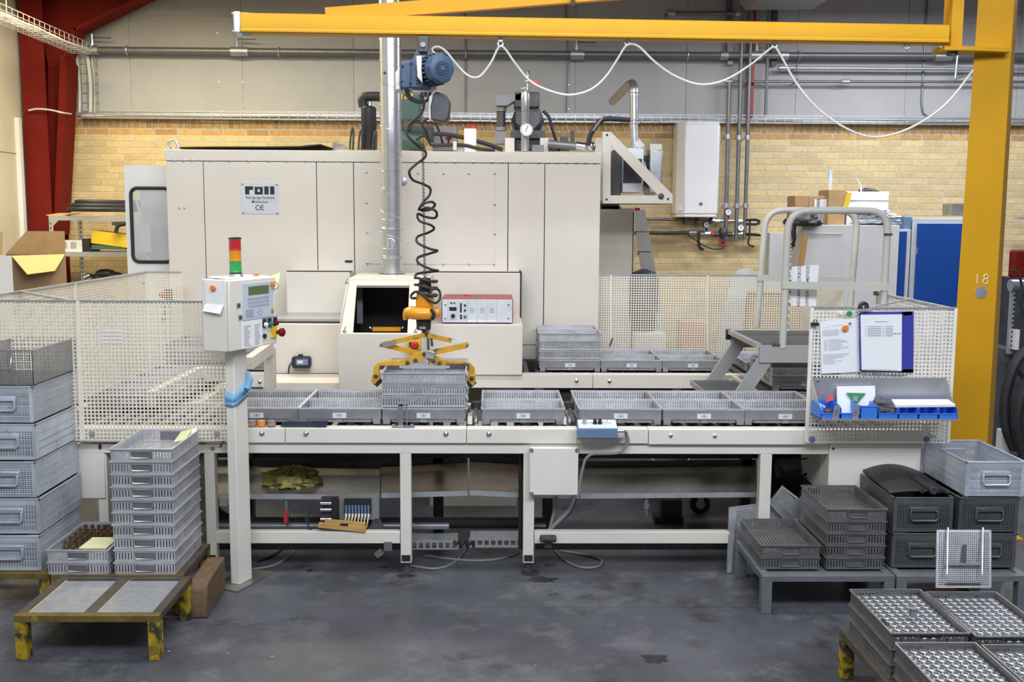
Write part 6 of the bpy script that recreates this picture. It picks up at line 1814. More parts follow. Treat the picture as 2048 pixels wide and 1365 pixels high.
single(MB().lathe([(.10, -.55), (.13, -.3), (.13, -.06), (.10, 0), (.02, .03)], p, 16), 'pressure_drum', 'pump_navy', 'dark drum standing behind the mesh guard next to the ladder', 'drum')
# ------------------------------------------------------------------ right edge: machine behind the column
o = root('hose_machine', 'dark machine with black hoses right of the crane column', 'machine', (4.3, 8.2, 0))
a, c = Y(2000, 870, 8.4), Y(2140, 700, 8.4)
MB().box(a.x, 8.4, 0, c.x, 9.0, c.z).build('base', 'hall_dark', o)
a, c = Y(2008, 735, 8.3), Y(2120, 560, 8.3); MB().box(a.x+.18, 8.45, a.z, c.x, 8.9, c.z).build('housing', 'iron_dark', o)
a, c = Y(2015, 708, 8.3), Y(2032, 575, 8.3); k = MB().box(a.x, 8.3, a.z, c.x, 8.33, c.z).build('slotted_rail', 'alu', o)
b = MB()
for i in range(14): z = a.z+.03+i*(c.z-a.z-.06)/13; b.box(a.x+.02, 8.298, z-.008, a.x+.035, 8.3, z+.008)
b.build('slot', 'black', k, kind='stuff')
a, c = Y(2026, 556, 8.3), Y(2046, 500, 8.3); MB().box(a.x, 8.3, a.z, c.x+.1, 8.4, c.z).build('red_tank', 'red_steel', o, bevel=.02)
a, c = Y(2022, 700, 8.25), Y(2040, 660, 8.25); MB().box(a.x+.03, 8.25, a.z, c.x, 8.3, c.z).build('white_block', 'white', o)
MB().cyl(Y(2020, 571, 8.25), Y(2060, 571, 8.25), .05, 12).build('valve', 'steel', o)
b = MB()
b.tube(spline([Y(*q, 8.1) for q in ((2055, 700), (2030, 730), (2012, 790), (2012, 850), (2030, 900))]), .045, 8)
b.tube(spline([Y(*q, 8.0) for q in ((2060, 760), (2040, 800), (2034, 850), (2048, 910))]), .05, 8)
b.tube(spline([Y(*q, 8.2) for q in ((2020, 708), (2032, 735), (2050, 760))]), .02, 8)
b.tube(spline([Y(*q, 8.1) for q in ((2022, 540), (2036, 548), (2044, 575), (2040, 600), (2052, 640))]), .01, 6)
build_each(b, 'hose', 'rubber', o)
MB().box(Y(2003, 900, 8.2).x, 8.2, 0, Y(2030, 900, 8.2).x, 8.3, Y(2010, 862, 8.2).z).build('white_panel', 'white', o)
MB().beam(Y(2030, 436, 10.8), Y(2060, 438, 10.8), .1, .02).build('shelf_bracket', 'alu', o)
# ================================================================== CRANE
YCOL = 6.0
cL0, cR0 = Y(1950, 90, YCOL).x, Y(2046, 90, YCOL).x
cL1, cR1 = Y(1893, 900, YCOL).x, Y(1999, 900, YCOL).x
z0_, z1_ = Y(1950, 90, YCOL).z, Y(1893, 900, YCOL).z
def cx(z, a, b): return a+(b-a)*(z-z0_)/(z1_-z0_)
jc = root('jib_crane', 'yellow jib crane with tall column at the right and long boom across the top', 'crane', (cx(0, (cL0+cR0)/2, (cL1+cR1)/2), YCOL+.15, 0))
def sect(z):
    l, r = cx(z, cL0, cL1), cx(z, cR0, cR1); wd = r-l
    return [(l, YCOL+.0), (l+wd*.76, YCOL), (r, YCOL+.09), (r, YCOL+.20), (l+wd*.78, YCOL+.28), (l+.17, YCOL+.28), (l+.10, YCOL+.18), (l+.012, YCOL+.012)]
vs = []; fs = []
for z in (0.012, 4.6): vs += [(x, y, z) for x, y in sect(z)]
fs = [(i, (i+1) % 8, 8+(i+1) % 8, 8+i) for i in range(8)]+[tuple(range(7, -1, -1)), tuple(range(8, 16))]
MB().add(vs, fs).build('column', 'jib_yellow', jc)
xc = cx(0, (cL0+cR0)/2, (cL1+cR1)/2); MB().box(xc-.28, YCOL-.12, 0, xc+.28, YCOL+.44, .012).build('base_plate', 'jib_yellow', jc)
p = Y(1962, 585, YCOL); MB().lathe([(.036, 0), (.036, .003), (.001, .004)], p, 24, (0, -1, 0)).build('type_plate', 'galvanized', jc)
def chalk(m, pts, r=.0028): m.tube([Y(*q, YCOL-.002) for q in pts], r, 4)
m = MB(); chalk(m, [(1955, 549), (1954, 567)]); m.tube([Y(1972+4.2*math.cos(t), 553.5+4.4*math.sin(t), YCOL-.002) for t in [2*PI*k/14 for k in range(14)]], .0026, 4, True); m.tube([Y(1971+5*math.cos(t), 563+5.2*math.sin(t), YCOL-.002) for t in [2*PI*k/14 for k in range(14)]], .0026, 4, True)
m.build('chalk_number', 'white', jc)
# pivot arm: bracket plates and king post
YBm0, YBm1 = 5.72, 5.93          # boom depth at tip / at post
kp0, kp1 = Y(1897, 96, YBm1), Y(1926, -40, YBm1)
MB().box(Y(1903, 50, YBm1).x, YBm1, Y(1900, 97, YBm1).z, Y(1926, 50, YBm1).x, YBm1+.11, 4.2).build('king_post', 'jib_yellow', jc)
a = Y(1893, 92, YBm1); q = [(Y(1886, 95, 5.9).x, 5.88), (Y(1930, 95, 5.9).x, 5.88), (Y(2020, 95, 5.95).x, 5.93), (Y(2020, 95, 5.95).x, 6.1), (Y(1886, 95, 5.9).x, 6.05)]
MB().prism(q, a.z-.03, a.z-.008, 'z').build('bracket_plate', 'jib_yellow', jc)
m = MB().cyl((Y(1905, 97, 5.95).x, 5.95, a.z-.05), (Y(1905, 97, 5.95).x, 5.95, a.z-.03), .03, 12); m.build('pivot_bearing', 'iron_dark', jc)
# boom
tA, tB = Y(482, 48, YBm0), Y(1890, 71, YBm1)
d = (tB-tA).normalized(); side = Vector((-d.y, d.x, 0)).normalized()
if side.y > 0: side = -side       # towards camera
hB = Y(480, 29, YBm0).z - Y(480, 68, YBm0).z
prof = [(.0, -.5), (.5, -.5), (.56, -.46), (.56, -.36), (.5, -.30), (.5, .28), (.42, .42), (.42, .5), (-.42, .5), (-.42, .42), (-.5, .28), (-.5, -.30), (-.56, -.36), (-.56, -.46), (-.5, -.5)]
wB = .10
vs = []
for p in (tA, tB):
    vs += [p + side*(a_*wB) + Vector((0, 0, b_*hB)) for a_, b_ in prof]
n = len(prof)
MB().add(vs, [(i, (i+1) % n, n+(i+1) % n, n+i) for i in range(n)]+[tuple(range(n-1, -1, -1)), tuple(range(n, 2*n))]).build('boom', 'jib_yellow', jc)
MB().beam(tA-d*.03, tA+d*.008, wB*1.2, hB*1.1).build('end_cap', 'alu', jc, bevel=.006)
b = MB()
for z in (.44, -.46):
    for e in (.3, -.3): p = tA-d*.04+side*(e*wB)+Vector((0, 0, z*hB)); b.cyl(p, p+d*.09, .011, 8)
build_each(b, 'end_bolt', 'galvanized', jc)
# tie rod (flat strut rising to the post)
sA, sB = Y(652, 31, YBm0+.06), Y(1085, -3, YBm0+.1)
dv = (sB-sA).normalized()
MB().beam(sA, sA+dv*6.2, .05, .075).build('tie_strut', 'jib_yellow', jc)
p = Y(1146, 0, YBm0+.05); MB().cyl(p+Vector((0, 0, -.03)), p+Vector((0, 0, .1)), .012, 8).build('strut_bolt', 'rust', jc)

# ================================================================== HOIST
YH = 5.73
X = lambda px, py: Y(px, py, YH)
ho = root('chain_hoist', 'blue electric chain hoist hanging from the yellow boom', 'hoist', X(850, 188))
tz = X(848, 78)
MB().box(X(836, 90).x, YH-.03, X(836, 106).z, X(858, 90).x, YH+.03, X(848, 74).z).build('trolley_yoke', 'iron_dark', ho, bevel=.006)
MB().cyl(X(847, 92)+Vector((0, -.045, 0)), X(847, 92)+Vector((0, .045, 0)), .014, 12).build('yoke_pin', 'chrome', ho)
m = MB()
for s_ in (-1, 1):
    m.beam(X(847+s_*9, 100), X(847+s_*16, 118), .02, .05, (0, 1, 0))
build_each(m, 'suspension_arm', 'hoist_blue', ho)
q = [X(822, 124), X(832, 113), X(858, 113), X(870, 122), X(870, 172), X(858, 180), X(822, 178)]
MB().prism([(v.x, v.z) for v in q], YH-.05, YH+.16).build('gear_housing', 'hoist_blue', ho, bevel=.008)
q = [X(802, 131), X(810, 124), X(832, 122), X(834, 176), X(806, 180), X(801, 172)]
MB().prism([(v.x, v.z) for v in q], YH-.04, YH+.15).build('brake_cover', 'hoist_blue', ho, bevel=.01)
q = [X(791, 146), X(800, 134), X(802, 180), X(791, 182)]
MB().prism([(v.x, v.z) for v in q], YH-.02, YH+.13).build('end_cover', 'wire_white', ho, bevel=.008)
b = MB()
for px, py in ((806, 133), (804, 163), (824, 128), (822, 167)): p = X(px, py); b.cyl(Vector((p.x, YH-.06, p.z)), Vector((p.x, YH-.03, p.z)), .008, 8)
build_each(b, 'cap_screw', 'pump_navy', ho)
mc = X(858, 143); ax = Vector((.42, -.9, -.03)).normalized()
MB().lathe([(.06, -.04), (.074, -.03), (.074, .11), (.06, .115)], mc+ax*.02, 16, ax).build('motor', 'hoist_blue', ho)
fn = MB(); up = Vector((0, 0, 1)); rt_ = ax.cross(up)
for k in range(22):
    t = 2*PI*k/22; dd = rt_*math.cos(t)+up*math.sin(t); fn.beam(mc+ax*.02+dd*.077, mc+ax*.13+dd*.077, .008, .016, dd)
fn.build('cooling_fin', 'hoist_blue', ho, kind='stuff')
fc = MB().lathe([(.078, .0), (.082, .035), (.07, .056), (.046, .062), (.001, .062)], mc+ax*.13, 8, ax).build('fan_cover', 'hoist_blue', ho)
c_ = mc+ax*.1925
MB().lathe([(.001, 0), (.038, 0), (.038, .002)], c_, 20, ax).build('fan_opening', 'black', fc)
b = MB()
for k in range(-3, 4):
    hw_ = math.sqrt(max(.038**2-(k*.0105)**2, 0)); p = c_+ax*.003+up*(k*.0105); b.beam(p-rt_*hw_, p+rt_*hw_, .004, .005, up)
b.cbox(c_+ax*.004, (.024, .006, .024), Matrix((rt_, -ax, up)).transposed())
b.build('fan_bar', 'hoist_blue', fc, kind='stuff')
p = X(845, 145); MB().prism([(X(836, 120).x, X(836, 120).z), (X(846, 118).x, X(846, 118).z), (X(848, 172).x, X(848, 172).z), (X(838, 160).x, X(838, 160).z)], YH-.13, YH-.05).build('guard_plate', 'wire_white', ho, bevel=.004)
b = MB()
for k in range(7): p0, p1 = X(834, 134+k*6), X(842, 128+k*6); b.beam(p0+Vector((0, -.055, 0)), p1+Vector((0, -.055, 0)), .004, .01, (0, 1, 0))
build_each(b, 'vent_rib', 'pump_navy', ho)
# chain container
q = [X(866, 192), X(872, 184), X(893, 191), X(901, 205), X(898, 238), X(890, 246), X(862, 240), X(861, 215)]
cc = MB().prism([(v.x, v.z) for v in q], YH-.03, YH+.1).build('chain_container', 'iron_dark', ho, bevel=.008)
q = [X(858, 194), X(867, 187), X(866, 243), X(857, 238)]
MB().prism([(v.x, v.z) for v in q], YH-.025, YH+.095).build('container_side', 'wire_white', cc, bevel=.006)
b = MB()
b.tube(spline([X(812, 180), X(814, 192), X(826, 202), X(842, 205), X(855, 200), X(860, 186)]), .008, 8)
b.tube(spline([X(816, 180), X(820, 192), X(832, 200), X(846, 203)]), .007, 8)
build_each(b, 'control_cable', 'rubber', ho)
MB().box(X(826, 181).x, YH-.02, X(826, 185).z, X(862, 181).x, YH+.1, X(826, 177).z).build('bottom_plate', 'rail_paint', ho)
MB().cyl(X(847, 183), X(848, 194), .018, 10).build('chain_guide', 'iron_dark', ho)
o = root('hoist_chain', 'thin dark steel chain from the hoist down to the orange control handle', 'chain', X(850, 598))
chain_mesh(X(844, 188), X(850, 598), 120, .0065, .0022).build('chain_links', 'iron_dark', o, kind='stuff')
# coiled cable
o = root('coiled_cable', 'black coiled control cable hanging loosely around the hoist chain', 'cable', X(850, 600))
pts = [X(842, 190), X(848, 205), X(846, 220), X(838, 232), X(818, 250), X(815, 270), X(828, 285), X(842, 296), X(851, 305), X(848, 316), X(832, 330), X(820, 344), X(826, 360), X(845, 368), X(859, 376), X(858, 390), X(846, 405), X(838, 420)]
D = [0, 0, 0, 0, -.02, -.03, -.02, .02, .03, .02, -.03, -.05, -.03, .0, .04, .04, 0, -.02]
P = [p+Vector((0, dd, 0)) for p, dd in zip(pts, D)]
# two loose loops
P += [X(845, 410)+Vector((0, -.04, 0)), X(862, 404)+Vector((0, -.03, 0)), X(870, 410)+Vector((0, 0, 0)), X(858, 420)+Vector((0, .03, 0)), X(842, 421)+Vector((0, 0, 0)), X(858, 416)+Vector((0, -.04, 0)), X(873, 424)+Vector((0, -.02, 0)), X(870, 436)+Vector((0, .02, 0)), X(850, 434)+Vector((0, .03, 0)), X(836, 428)+Vector((0, -.02, 0))]
zig = [(840, 442), (862, 450), (868, 458), (855, 466), (834, 474), (836, 486), (862, 498), (875, 502), (858, 508), (835, 516), (838, 526), (862, 538), (876, 542), (850, 546), (833, 549)]
for i, q in enumerate(zig): P.append(X(*q)+Vector((0, [-.03, -.04, 0, .04, .04, -.02, -.04, 0, .04, .04, -.03, -.04, 0, .05, .03][i], 0)))
for k in range(26):
    t = 2*PI*k/9; c_ = X(852, 556+k*1.55); P.append(c_+Vector((-.062*math.cos(t), -.055*math.sin(t), .006*math.sin(2*t))))
P += [X(826, 596)+Vector((0, -.03, 0)), X(823, 590)+Vector((0, 0, 0)), X(838, 583)+Vector((0, -.05, 0)), X(868, 604)+Vector((0, -.06, 0)), X(880, 598)+Vector((0, -.02, 0)), X(878, 582)+Vector((0, .02, 0)), X(866, 578)+Vector((0, -.05, 0)), X(848, 600)+Vector((0, -.03, 0))]
MB().tube(spline(P, 6), .0072, 8).build('cable', 'rubber', o)
# handle
o = root('hoist_control', 'orange hoist control grip with black lower end above the tongs', 'control', X(848, 662))
A_ = X(850, 612)
MB().lathe([(.05, 0), (.052, .02), (.046, .075), (.036, .08)], Vector((X(850, 612).x, YH, X(850, 613).z)), 18).build('neck', 'grab_orange', o)
MB().lathe([(.034, 0), (.036, .06), (.03, .10)], Vector((X(850, 590).x, YH, X(850, 592).z)), 16).build('cable_sleeve', 'black', o)
m = MB(); c_ = X(845, 626)
m.tube([c_+Vector((.072*math.cos(t), .06*math.sin(t), 0)) for t in [2*PI*k/24 for k in range(24)]], .034, 12, True)
m.build('grip_ring', 'grab_orange', o)
MB().lathe([(.001, -.035), (.055, -.033), (.06, 0), (.055, .035), (.001, .037)], c_, 18).build('hub', 'grab_orange', o)
m = MB().tube(spline([X(812, 640), X(811, 628), X(814, 619)]), .016, 8).build('side_lever', 'grab_orange', o)
p = X(866, 626); MB().tube([p+Vector((-.005, -.075, .03)), p+Vector((.012, -.08, 0)), p+Vector((0, -.075, -.03))], .011, 8).build('trigger', 'black', o)
MB().lathe([(.036, 0), (.039, .005), (.043, .055), (.04, .06)], Vector((X(847.5, 660).x, YH, X(847, 660).z)), 18).build('lower_grip', 'black', o)
p = X(846, 655); MB().box(p.x-.018, YH-.044, p.z-.006, p.x+.018, YH-.04, p.z+.008).build('grip_label', 'galvanized', o)
# tongs
YT_ = YH
o = root('lifting_tongs', 'worn yellow scissor tongs gripping the tall tray stack', 'tongs', X(848, 770))
MB().cyl(X(848, 660), X(849, 672), .012, 10).build('shaft', 'iron_dark', o)
def bar(q0, q1, w_, t_, dy, m='grab_yellow', nm='link_bar', par=None):
    A, B = X(*q0)+Vector((0, dy, 0)), X(*q1)+Vector((0, dy, 0)); return MB().beam(A, B, t_, w_).build(nm, m, par or o)
bar((850, 670), (763, 689), .026, .02, -.02); bar((849, 670), (934, 690), .026, .02, .01)
bar((765, 690), (852, 712), .028, .018, .01); bar((934, 690), (848, 708), .032, .018, -.02)
bar((766, 690), (792, 684), .027, .021, -.0205, 'grey_paint', 'tape_wrap'); bar((903, 683), (930, 689), .027, .021, .0095, 'panel_lilac', 'tape_wrap')
b = MB()
for q in ((763, 690), (935, 690)): b.cyl(X(*q)+Vector((0, -.035, 0)), X(*q)+Vector((0, .03, 0)), .009, 10)
build_each(b, 'pivot_pin', 'chrome', o)
# jaws: thick curved arms
def arm(pts, dy, nm):
    m = MB(); P = [X(*q) for q in pts]
    m.tube(spline(P, 4), [.016]*(4*(len(P)-1)+1), 4); return m
def flat(pts, y0, y1, m='grab_yellow', nm='jaw_arm'):
    return MB().prism([(X(*q).x, X(*q).z) for q in pts], YT_+y0, YT_+y1).build(nm, m, o, bevel=.003)
flat(((850, 703), (856, 712), (838, 724), (800, 731), (768, 733), (760, 738), (759, 748), (748, 748), (748, 735), (755, 725), (770, 721), (800, 720), (820, 713), (834, 704)), -.03, 0)
flat(((846, 711), (858, 703), (868, 712), (892, 722), (930, 724), (942, 728), (950, 738), (950, 752), (938, 752), (937, 742), (930, 736), (895, 735), (862, 728)), .002, .03)
MB().box(X(760, 735).x, YT_-.032, X(760, 738).z, X(806, 735).x, YT_+.02, X(760, 730).z).build('slider', 'iron_dark', o)
MB().box(X(892, 735).x, YT_-.02, X(892, 738).z, X(938, 735).x, YT_+.032, X(892, 728).z).build('slider', 'iron_dark', o)
MB().box(X(800, 735).x, YT_-.034, X(800, 735).z, X(900, 732).x, YT_-.028, X(800, 729.5).z).build('cross_rail', 'alu', o)
flat(((745, 748), (760, 746), (762, 756), (748, 770), (745, 762)), -.034, .01, nm='jaw_hook'); flat(((936, 752), (951, 748), (951, 764), (946, 772), (934, 760)), -.02, .034, nm='jaw_hook')
b = MB().beam(X(748, 768), X(761, 757), .05, .008, (0, 1, 0)).beam(X(934, 758), X(947, 772), .05, .008, (0, 1, 0)); build_each(b, 'jaw_pad', 'iron_dark', o)
b = MB()
for q in ((850, 707), (832, 720), (868, 721), (880, 725), (816, 725), (753, 751), (944, 755)):
    b.lathe([(.013, 0), (.013, .006), (.006, .008), (.006, .014)], X(*q)+Vector((0, -.03, 0)), 10, (0, -1, 0))
build_each(b, 'bolt', 'iron_dark', o)
MB().cbox(X(861, 708)+Vector((0, -.034, 0)), (.05, .02, .042), Euler((0, .2, 0))).build('centre_block', 'galvanized', o, bevel=.003)
MB().cyl(X(863, 676)+Vector((0, -.02, 0)), X(865, 692)+Vector((0, -.02, 0)), .007, 8).build('locking_pin', 'iron_dark', o)
MB().cyl(X(854, 658), X(855, 706), .003, 6).build('release_cord', 'black', o)
# ------------------------------------------------------------------ festoon cable
fe = root('festoon_cable', 'white cable hanging in long loops below the yellow boom', 'cable', Y(1255, 88, 5.84))
def yb_(px): return YBm0+(YBm1-YBm0)*(px-482)/(1890-482)
pts = [(893, 120), (880, 112), (866, 104), (866, 96), (878, 94), (893, 104), (910, 125), (928, 145), (945, 155), (962, 151), (982, 125), (993, 102), (1001, 92), (1012, 100), (1030, 126), (1060, 162), (1100, 182), (1140, 190), (1180, 180), (1210, 155), (1235, 118), (1250, 94), (1262, 88), (1280, 95), (1310, 124), (1350, 152), (1400, 169), (1450, 160), (1500, 130), (1532, 104), (1548, 94), (1560, 108), (1590, 162), (1630, 212), (1680, 250), (1735, 273), (1790, 268), (1850, 240), (1900, 200), (1946, 140)]
MB().tube(spline([Y(px, py, yb_(px)) for px, py in pts], 5), .0062, 8).build('cable', 'wire_white', fe)
for px, py in ((1001, 88), (1255, 85), (1549, 90), (1813, 92)):
    p = Y(px, py, yb_(px)); MB().torus(p, .014, .005, (0, 1, 0), 12, 5).build('cable_slider', 'galvanized', fe)
    MB().box(p.x-.012, p.y-.012, p.z+.012, p.x+.012, p.y+.012, p.z+.035).build('slider_hook', 'galvanized', fe)

# ================================================================== CONTROL POST
ang = math.radians(67)
pc = Z(479, 1171, .008)
po = root('control_post', 'cream square control post on a floor plate with blue cloth tied round it', 'post', (pc.x-.004, pc.y+.060, 0), ang)
def loc_build(m, root_, W): 
    m.v = [W @ v for v in m.v]; return m
W = MW[po.name]
zbx = 1.235
loc_build(MB().box(-.0535, -.0275, .008, .0535, .0275, zbx), po, W).build('post_tube', 'frame_white', po, bevel=.004)
loc_build(MB().box(-.13, -.075, 0, .18, .075, .008), po, W).build('floor_plate', 'trough', po)
# blue cloth
cl_ = MB(); zc = 1.0
zc = Y(472, 790, 5.1).z
for k, (dz, tilt, hgt) in enumerate(((0, .05, .05), (-.03, .03, .035))):
    ring = []
    n = 24
    for j in (0, 1):
        for i in range(n):
            t = 2*PI*i/n; c__, s__ = math.cos(t), math.sin(t)
            x = .060*math.copysign(abs(c__)**.35, c__); y = .034*math.copysign(abs(s__)**.35, s__)
            ring.append((x+.002*math.sin(7*t), y+.002*math.cos(5*t), zc+dz+x*.35+(hgt*(.5+.2*math.sin(3*t)) if j else -hgt*.5)))
    cl_.add([W @ Vector(v) for v in ring], [(i, (i+1) % n, n+(i+1) % n, n+i) for i in range(n)])
kn = W @ Vector((.045, .0, zc+.06))
cl_.sphere(Y(496, 772, 5.2), .02, 10, 8, (.8, .8, 1.3)); cl_.tube([Y(495, 776, 5.2), Y(500, 758, 5.2), Y(494, 742, 5.2)], [.02, .016, .006], 8)
ob = single(cl_, 'tied_cloth', 'cloth_blue', 'blue cloth strip tied around the cream control post', 'cloth')
so = ob.modifiers.new('cloth', 'SOLIDIFY'); so.thickness = .005
# box
bw, bd, bh0, bh1 = .385, .165, zbx, 1.59
nc = Y(460, 640, 5.0)
bx = Vector((nc.x, 5.0, 0)) + Matrix.Rotation(ang, 3, 'Z') @ Vector((bw/2, bd/2, 0))
co = root('control_box', 'cream control cabinet with keypad and buttons on the control post', 'control box', (bx.x, bx.y, bh0), ang)
W = MW[co.name].copy(); W = W @ Matrix.Translation((0, 0, -bh0))
L_ = lambda m: loc_build(m, co, W)
hx, hy = bw/2, bd/2
L_(MB().box(-hx, -hy+.022, bh0, hx, hy, bh1)).build('case', 'frame_white', co, bevel=.005)
L_(MB().box(-hx, -hy, bh0+.004, hx, -hy+.02, bh1-.004)).build('door', 'frame_white', co, bevel=.004)
def fr_(u0, v0, u1, v1, t=.002, y=None):
    """rectangle on the front door; u,v as fractions from the left/top"""
    yy = -hy if y is None else y
    return MB().box(-hx+u0*bw, yy-t, bh1-v1*(bh1-bh0), -hx+u1*bw, yy, bh1-v0*(bh1-bh0))
pn = L_(fr_(.26, .07, .92, .58, .004)).build('keypad_panel', 'panel_blue', co)
y1 = -hy-.004
L_(fr_(.38, .115, .82, .235, .002, y1)).build('display', 'lcd', pn)
b = MB()
for r in range(3):
    for c in range(8):
        u = .37+c*.058; v = .27+r*.052; k = fr_(u, v, u+.035, v+.03, .003, y1); b.add(k.v, k.f)
for r in range(4):
    for c in range(4):
        u = .315+c*.042; v = .435+r*.03; k = fr_(u, v, u+.034, v+.022, .002, y1); b.add(k.v, k.f)
for u, v in ((.60, .44), (.56, .475), (.65, .475), (.60, .51)): k = fr_(u, v, u+.03, v+.022, .002, y1); b.add(k.v, k.f)
L_(b).build('key', 'ink_soft', pn, kind='stuff')
L_(fr_(.87, .43, .915, .47, .003, y1)).build('key_yellow', 'yellow_sign', pn); L_(fr_(.87, .49, .915, .53, .003, y1)).build('key_green', 'green_plastic', pn)
lp = L_(fr_(.24, .60, .67, .98, .002)).build('label_sheet', 'paper', co)
b = MB(); random.seed(2)
for c_ in (.27, .50):
    for r in range(16): k = fr_(c_, .66+r*.019, c_+random.uniform(.08, .15), .667+r*.019, .001, -hy-.002); b.add(k.v, k.f)
L_(b).build('print', 'ink_soft', lp, kind='stuff')
for u, v in ((.17, .36), (.20, .53)):
    k = L_(fr_(u-.035, v-.035, u+.04, v+.035, .004)).build('lock_plate', 'galvanized', co)
    c_ = Vector((-hx+u*bw, -hy-.004, bh1-v*(bh1-bh0))); m = MB().lathe([(.008, 0), (.008, .006), (.001, .007)], c_, 10, (0, -1, 0)); L_(m).build('lock', 'iron_dark', k)
for u, m_ in ((.715, 'white'), (.83, 'teal'), (.955, 'red_steel')):
    k = L_(fr_(u-.045, .585, u+.045, .64, .003)).build('button_tag', 'galvanized', co)
    c_ = Vector((-hx+u*bw, -hy, bh1-.685*(bh1-bh0)))
    L_(MB().box(c_.x-.013, -hy-.008, c_.z-.014, c_.x+.013, -hy, c_.z+.03)).build('button_housing', 'black', co)
    L_(MB().lathe([(.012, 0), (.012, .012), (.008, .014), (.001, .014)], c_+Vector((0, -.008, 0)), 12, (0, -1, 0))).build('push_button', m_, co)
c_ = Vector((-hx+.71*bw, -hy, bh1-.85*(bh1-bh0))); L_(MB().lathe([(.012, 0), (.012, .01), (.001, .012)], c_, 12, (0, -1, 0))).build('key_switch', 'black', co)
L_(fr_(.86, .73, .96, .89, .012)).build('stop_base', 'yellow_sign', co)
c_ = Vector((-hx+.97*bw, -hy-.012, bh1-.82*(bh1-bh0))); L_(MB().lathe([(.011, 0), (.011, .018), (.021, .02), (.023, .034), (.015, .042), (.001, .043)], c_, 16, (0, -1, 0))).build('emergency_button', 'red_steel', co)
# note on the left side face
def side(u0, v0, u1, v1, t=.002, off=0.): return MB().box(-hx-t-off, hy-u0*bd, bh1-v1*(bh1-bh0), -hx-off, hy-u1*bd, bh1-v0*(bh1-bh0))
nt_ = root('paper_note', 'white paper note under an orange magnet on the control box side', 'paper', W @ Vector((-hx, 0, 1.4)), ang)
m = side(.14, .03, .80, .38); m.v = [W @ v for v in m.v]; m.build('sheet', 'paper', nt_)
A_, B_, C_, D_ = [W @ Vector(v) for v in ((-hx-.018, hy-.10*bd, 1.435), (-hx-.024, hy-.76*bd, 1.425), (-hx-.003, hy-.80*bd, 1.47), (-hx-.003, hy-.12*bd, 1.47))]
MB().slab([A_, B_, C_, D_], .0015).build('curled_sheet', 'paper', nt_)
p = W @ Vector((-hx-.003, hy-.46*bd, bh1-.115*(bh1-bh0))); dr_ = Matrix.Rotation(ang, 3, 'Z') @ Vector((-1, 0, 0))
single(MB().lathe([(.014, 0), (.0155, .003), (.0155, .009), (.012, .012), (.001, .012)], p, 16, dr_), 'magnet', 'orange_plastic', 'orange magnet on the left side of the control box', 'magnet')
# papers on top, triangular hanging tag
q = [W @ Vector(v) for v in ((-.17, -.06, bh1+.004), (.17, -.05, bh1+.004), (.16, .07, bh1+.006), (-.15, .075, bh1+.012))]
single(MB().slab(q, .004), 'loose_papers', 'paper', 'white papers lying on top of the control box', 'paper')
p = W @ Vector((.1, -.03, bh1+.006)); single(MB().cyl(p, p+Vector((0, 0, .01)), .014, 14), 'magnet', 'orange_plastic', 'orange magnet lying on the papers on the control box', 'magnet')
q = [Y(545, 596, 5.33), Y(556, 578, 5.36), Y(560, 545, 5.4), Y(540, 553, 5.36)]
o = root('hang_tag', 'pale yellow triangular tag with a round symbol at the control box corner', 'tag', Y(548, 594, 5.33))
MB().slab([q[0], q[1], q[2], q[3]], .002).build('tag_sheet', 'note_yellow', o)
c_ = Y(549, 572, 5.32); MB().torus(c_, .019, .002, (0, 1, 0), 18, 4).beam(c_+Vector((-.007, 0, -.007)), c_+Vector((.007, 0, .007)), .003, .003, (0, 1, 0)).build('symbol', 'black', o)
p = Y(545, 568, 5.31); single(MB().lathe([(.012, 0), (.0125, .008), (.001, .01)], p, 14, (0, -1, 0)), 'magnet', 'orange_plastic', 'orange magnet pinning the pale yellow triangular tag', 'magnet')
# signal tower
st = W @ Vector((-.0, .0, bh1+.012)); st = Vector((Y(471.5, 548, st.y).x, st.y, bh1+.004))
o = root('signal_tower', 'stacked signal light red, amber and green on the control box', 'signal light', st)
zt_ = lambda py: Y(471, py, st.y).z
MB().lathe([(.04, 0), (.034, .01), (.03, .016)], st, 20).build('foot', 'alu', o)
MB().lathe([(.031, 0), (.031, zt_(543)-st.z-.016)], st+Vector((0, 0, .016)), 20).build('base_ring', 'black', o)
R_ = .031
for a_, b_, m_, nm in ((545, 522, 'lens_green', 'green_lens'), (522, 501, 'lens_amber', 'amber_lens'), (501, 479, 'lens_red', 'red_lens')):
    z0, z1 = zt_(a_), zt_(b_); h = z1-z0
    MB().lathe([(R_+.0015, 0), (R_+.0015, .005), (R_-.001, .007), (R_-.001, h-.001)], Vector((st.x, st.y, z0)), 24).build(nm, m_, o)
MB().lathe([(R_, 0), (R_+.001, .002), (R_+.001, .008), (R_-.004, .011)], Vector((st.x, st.y, zt_(479))), 20).build('cap', 'black', o)

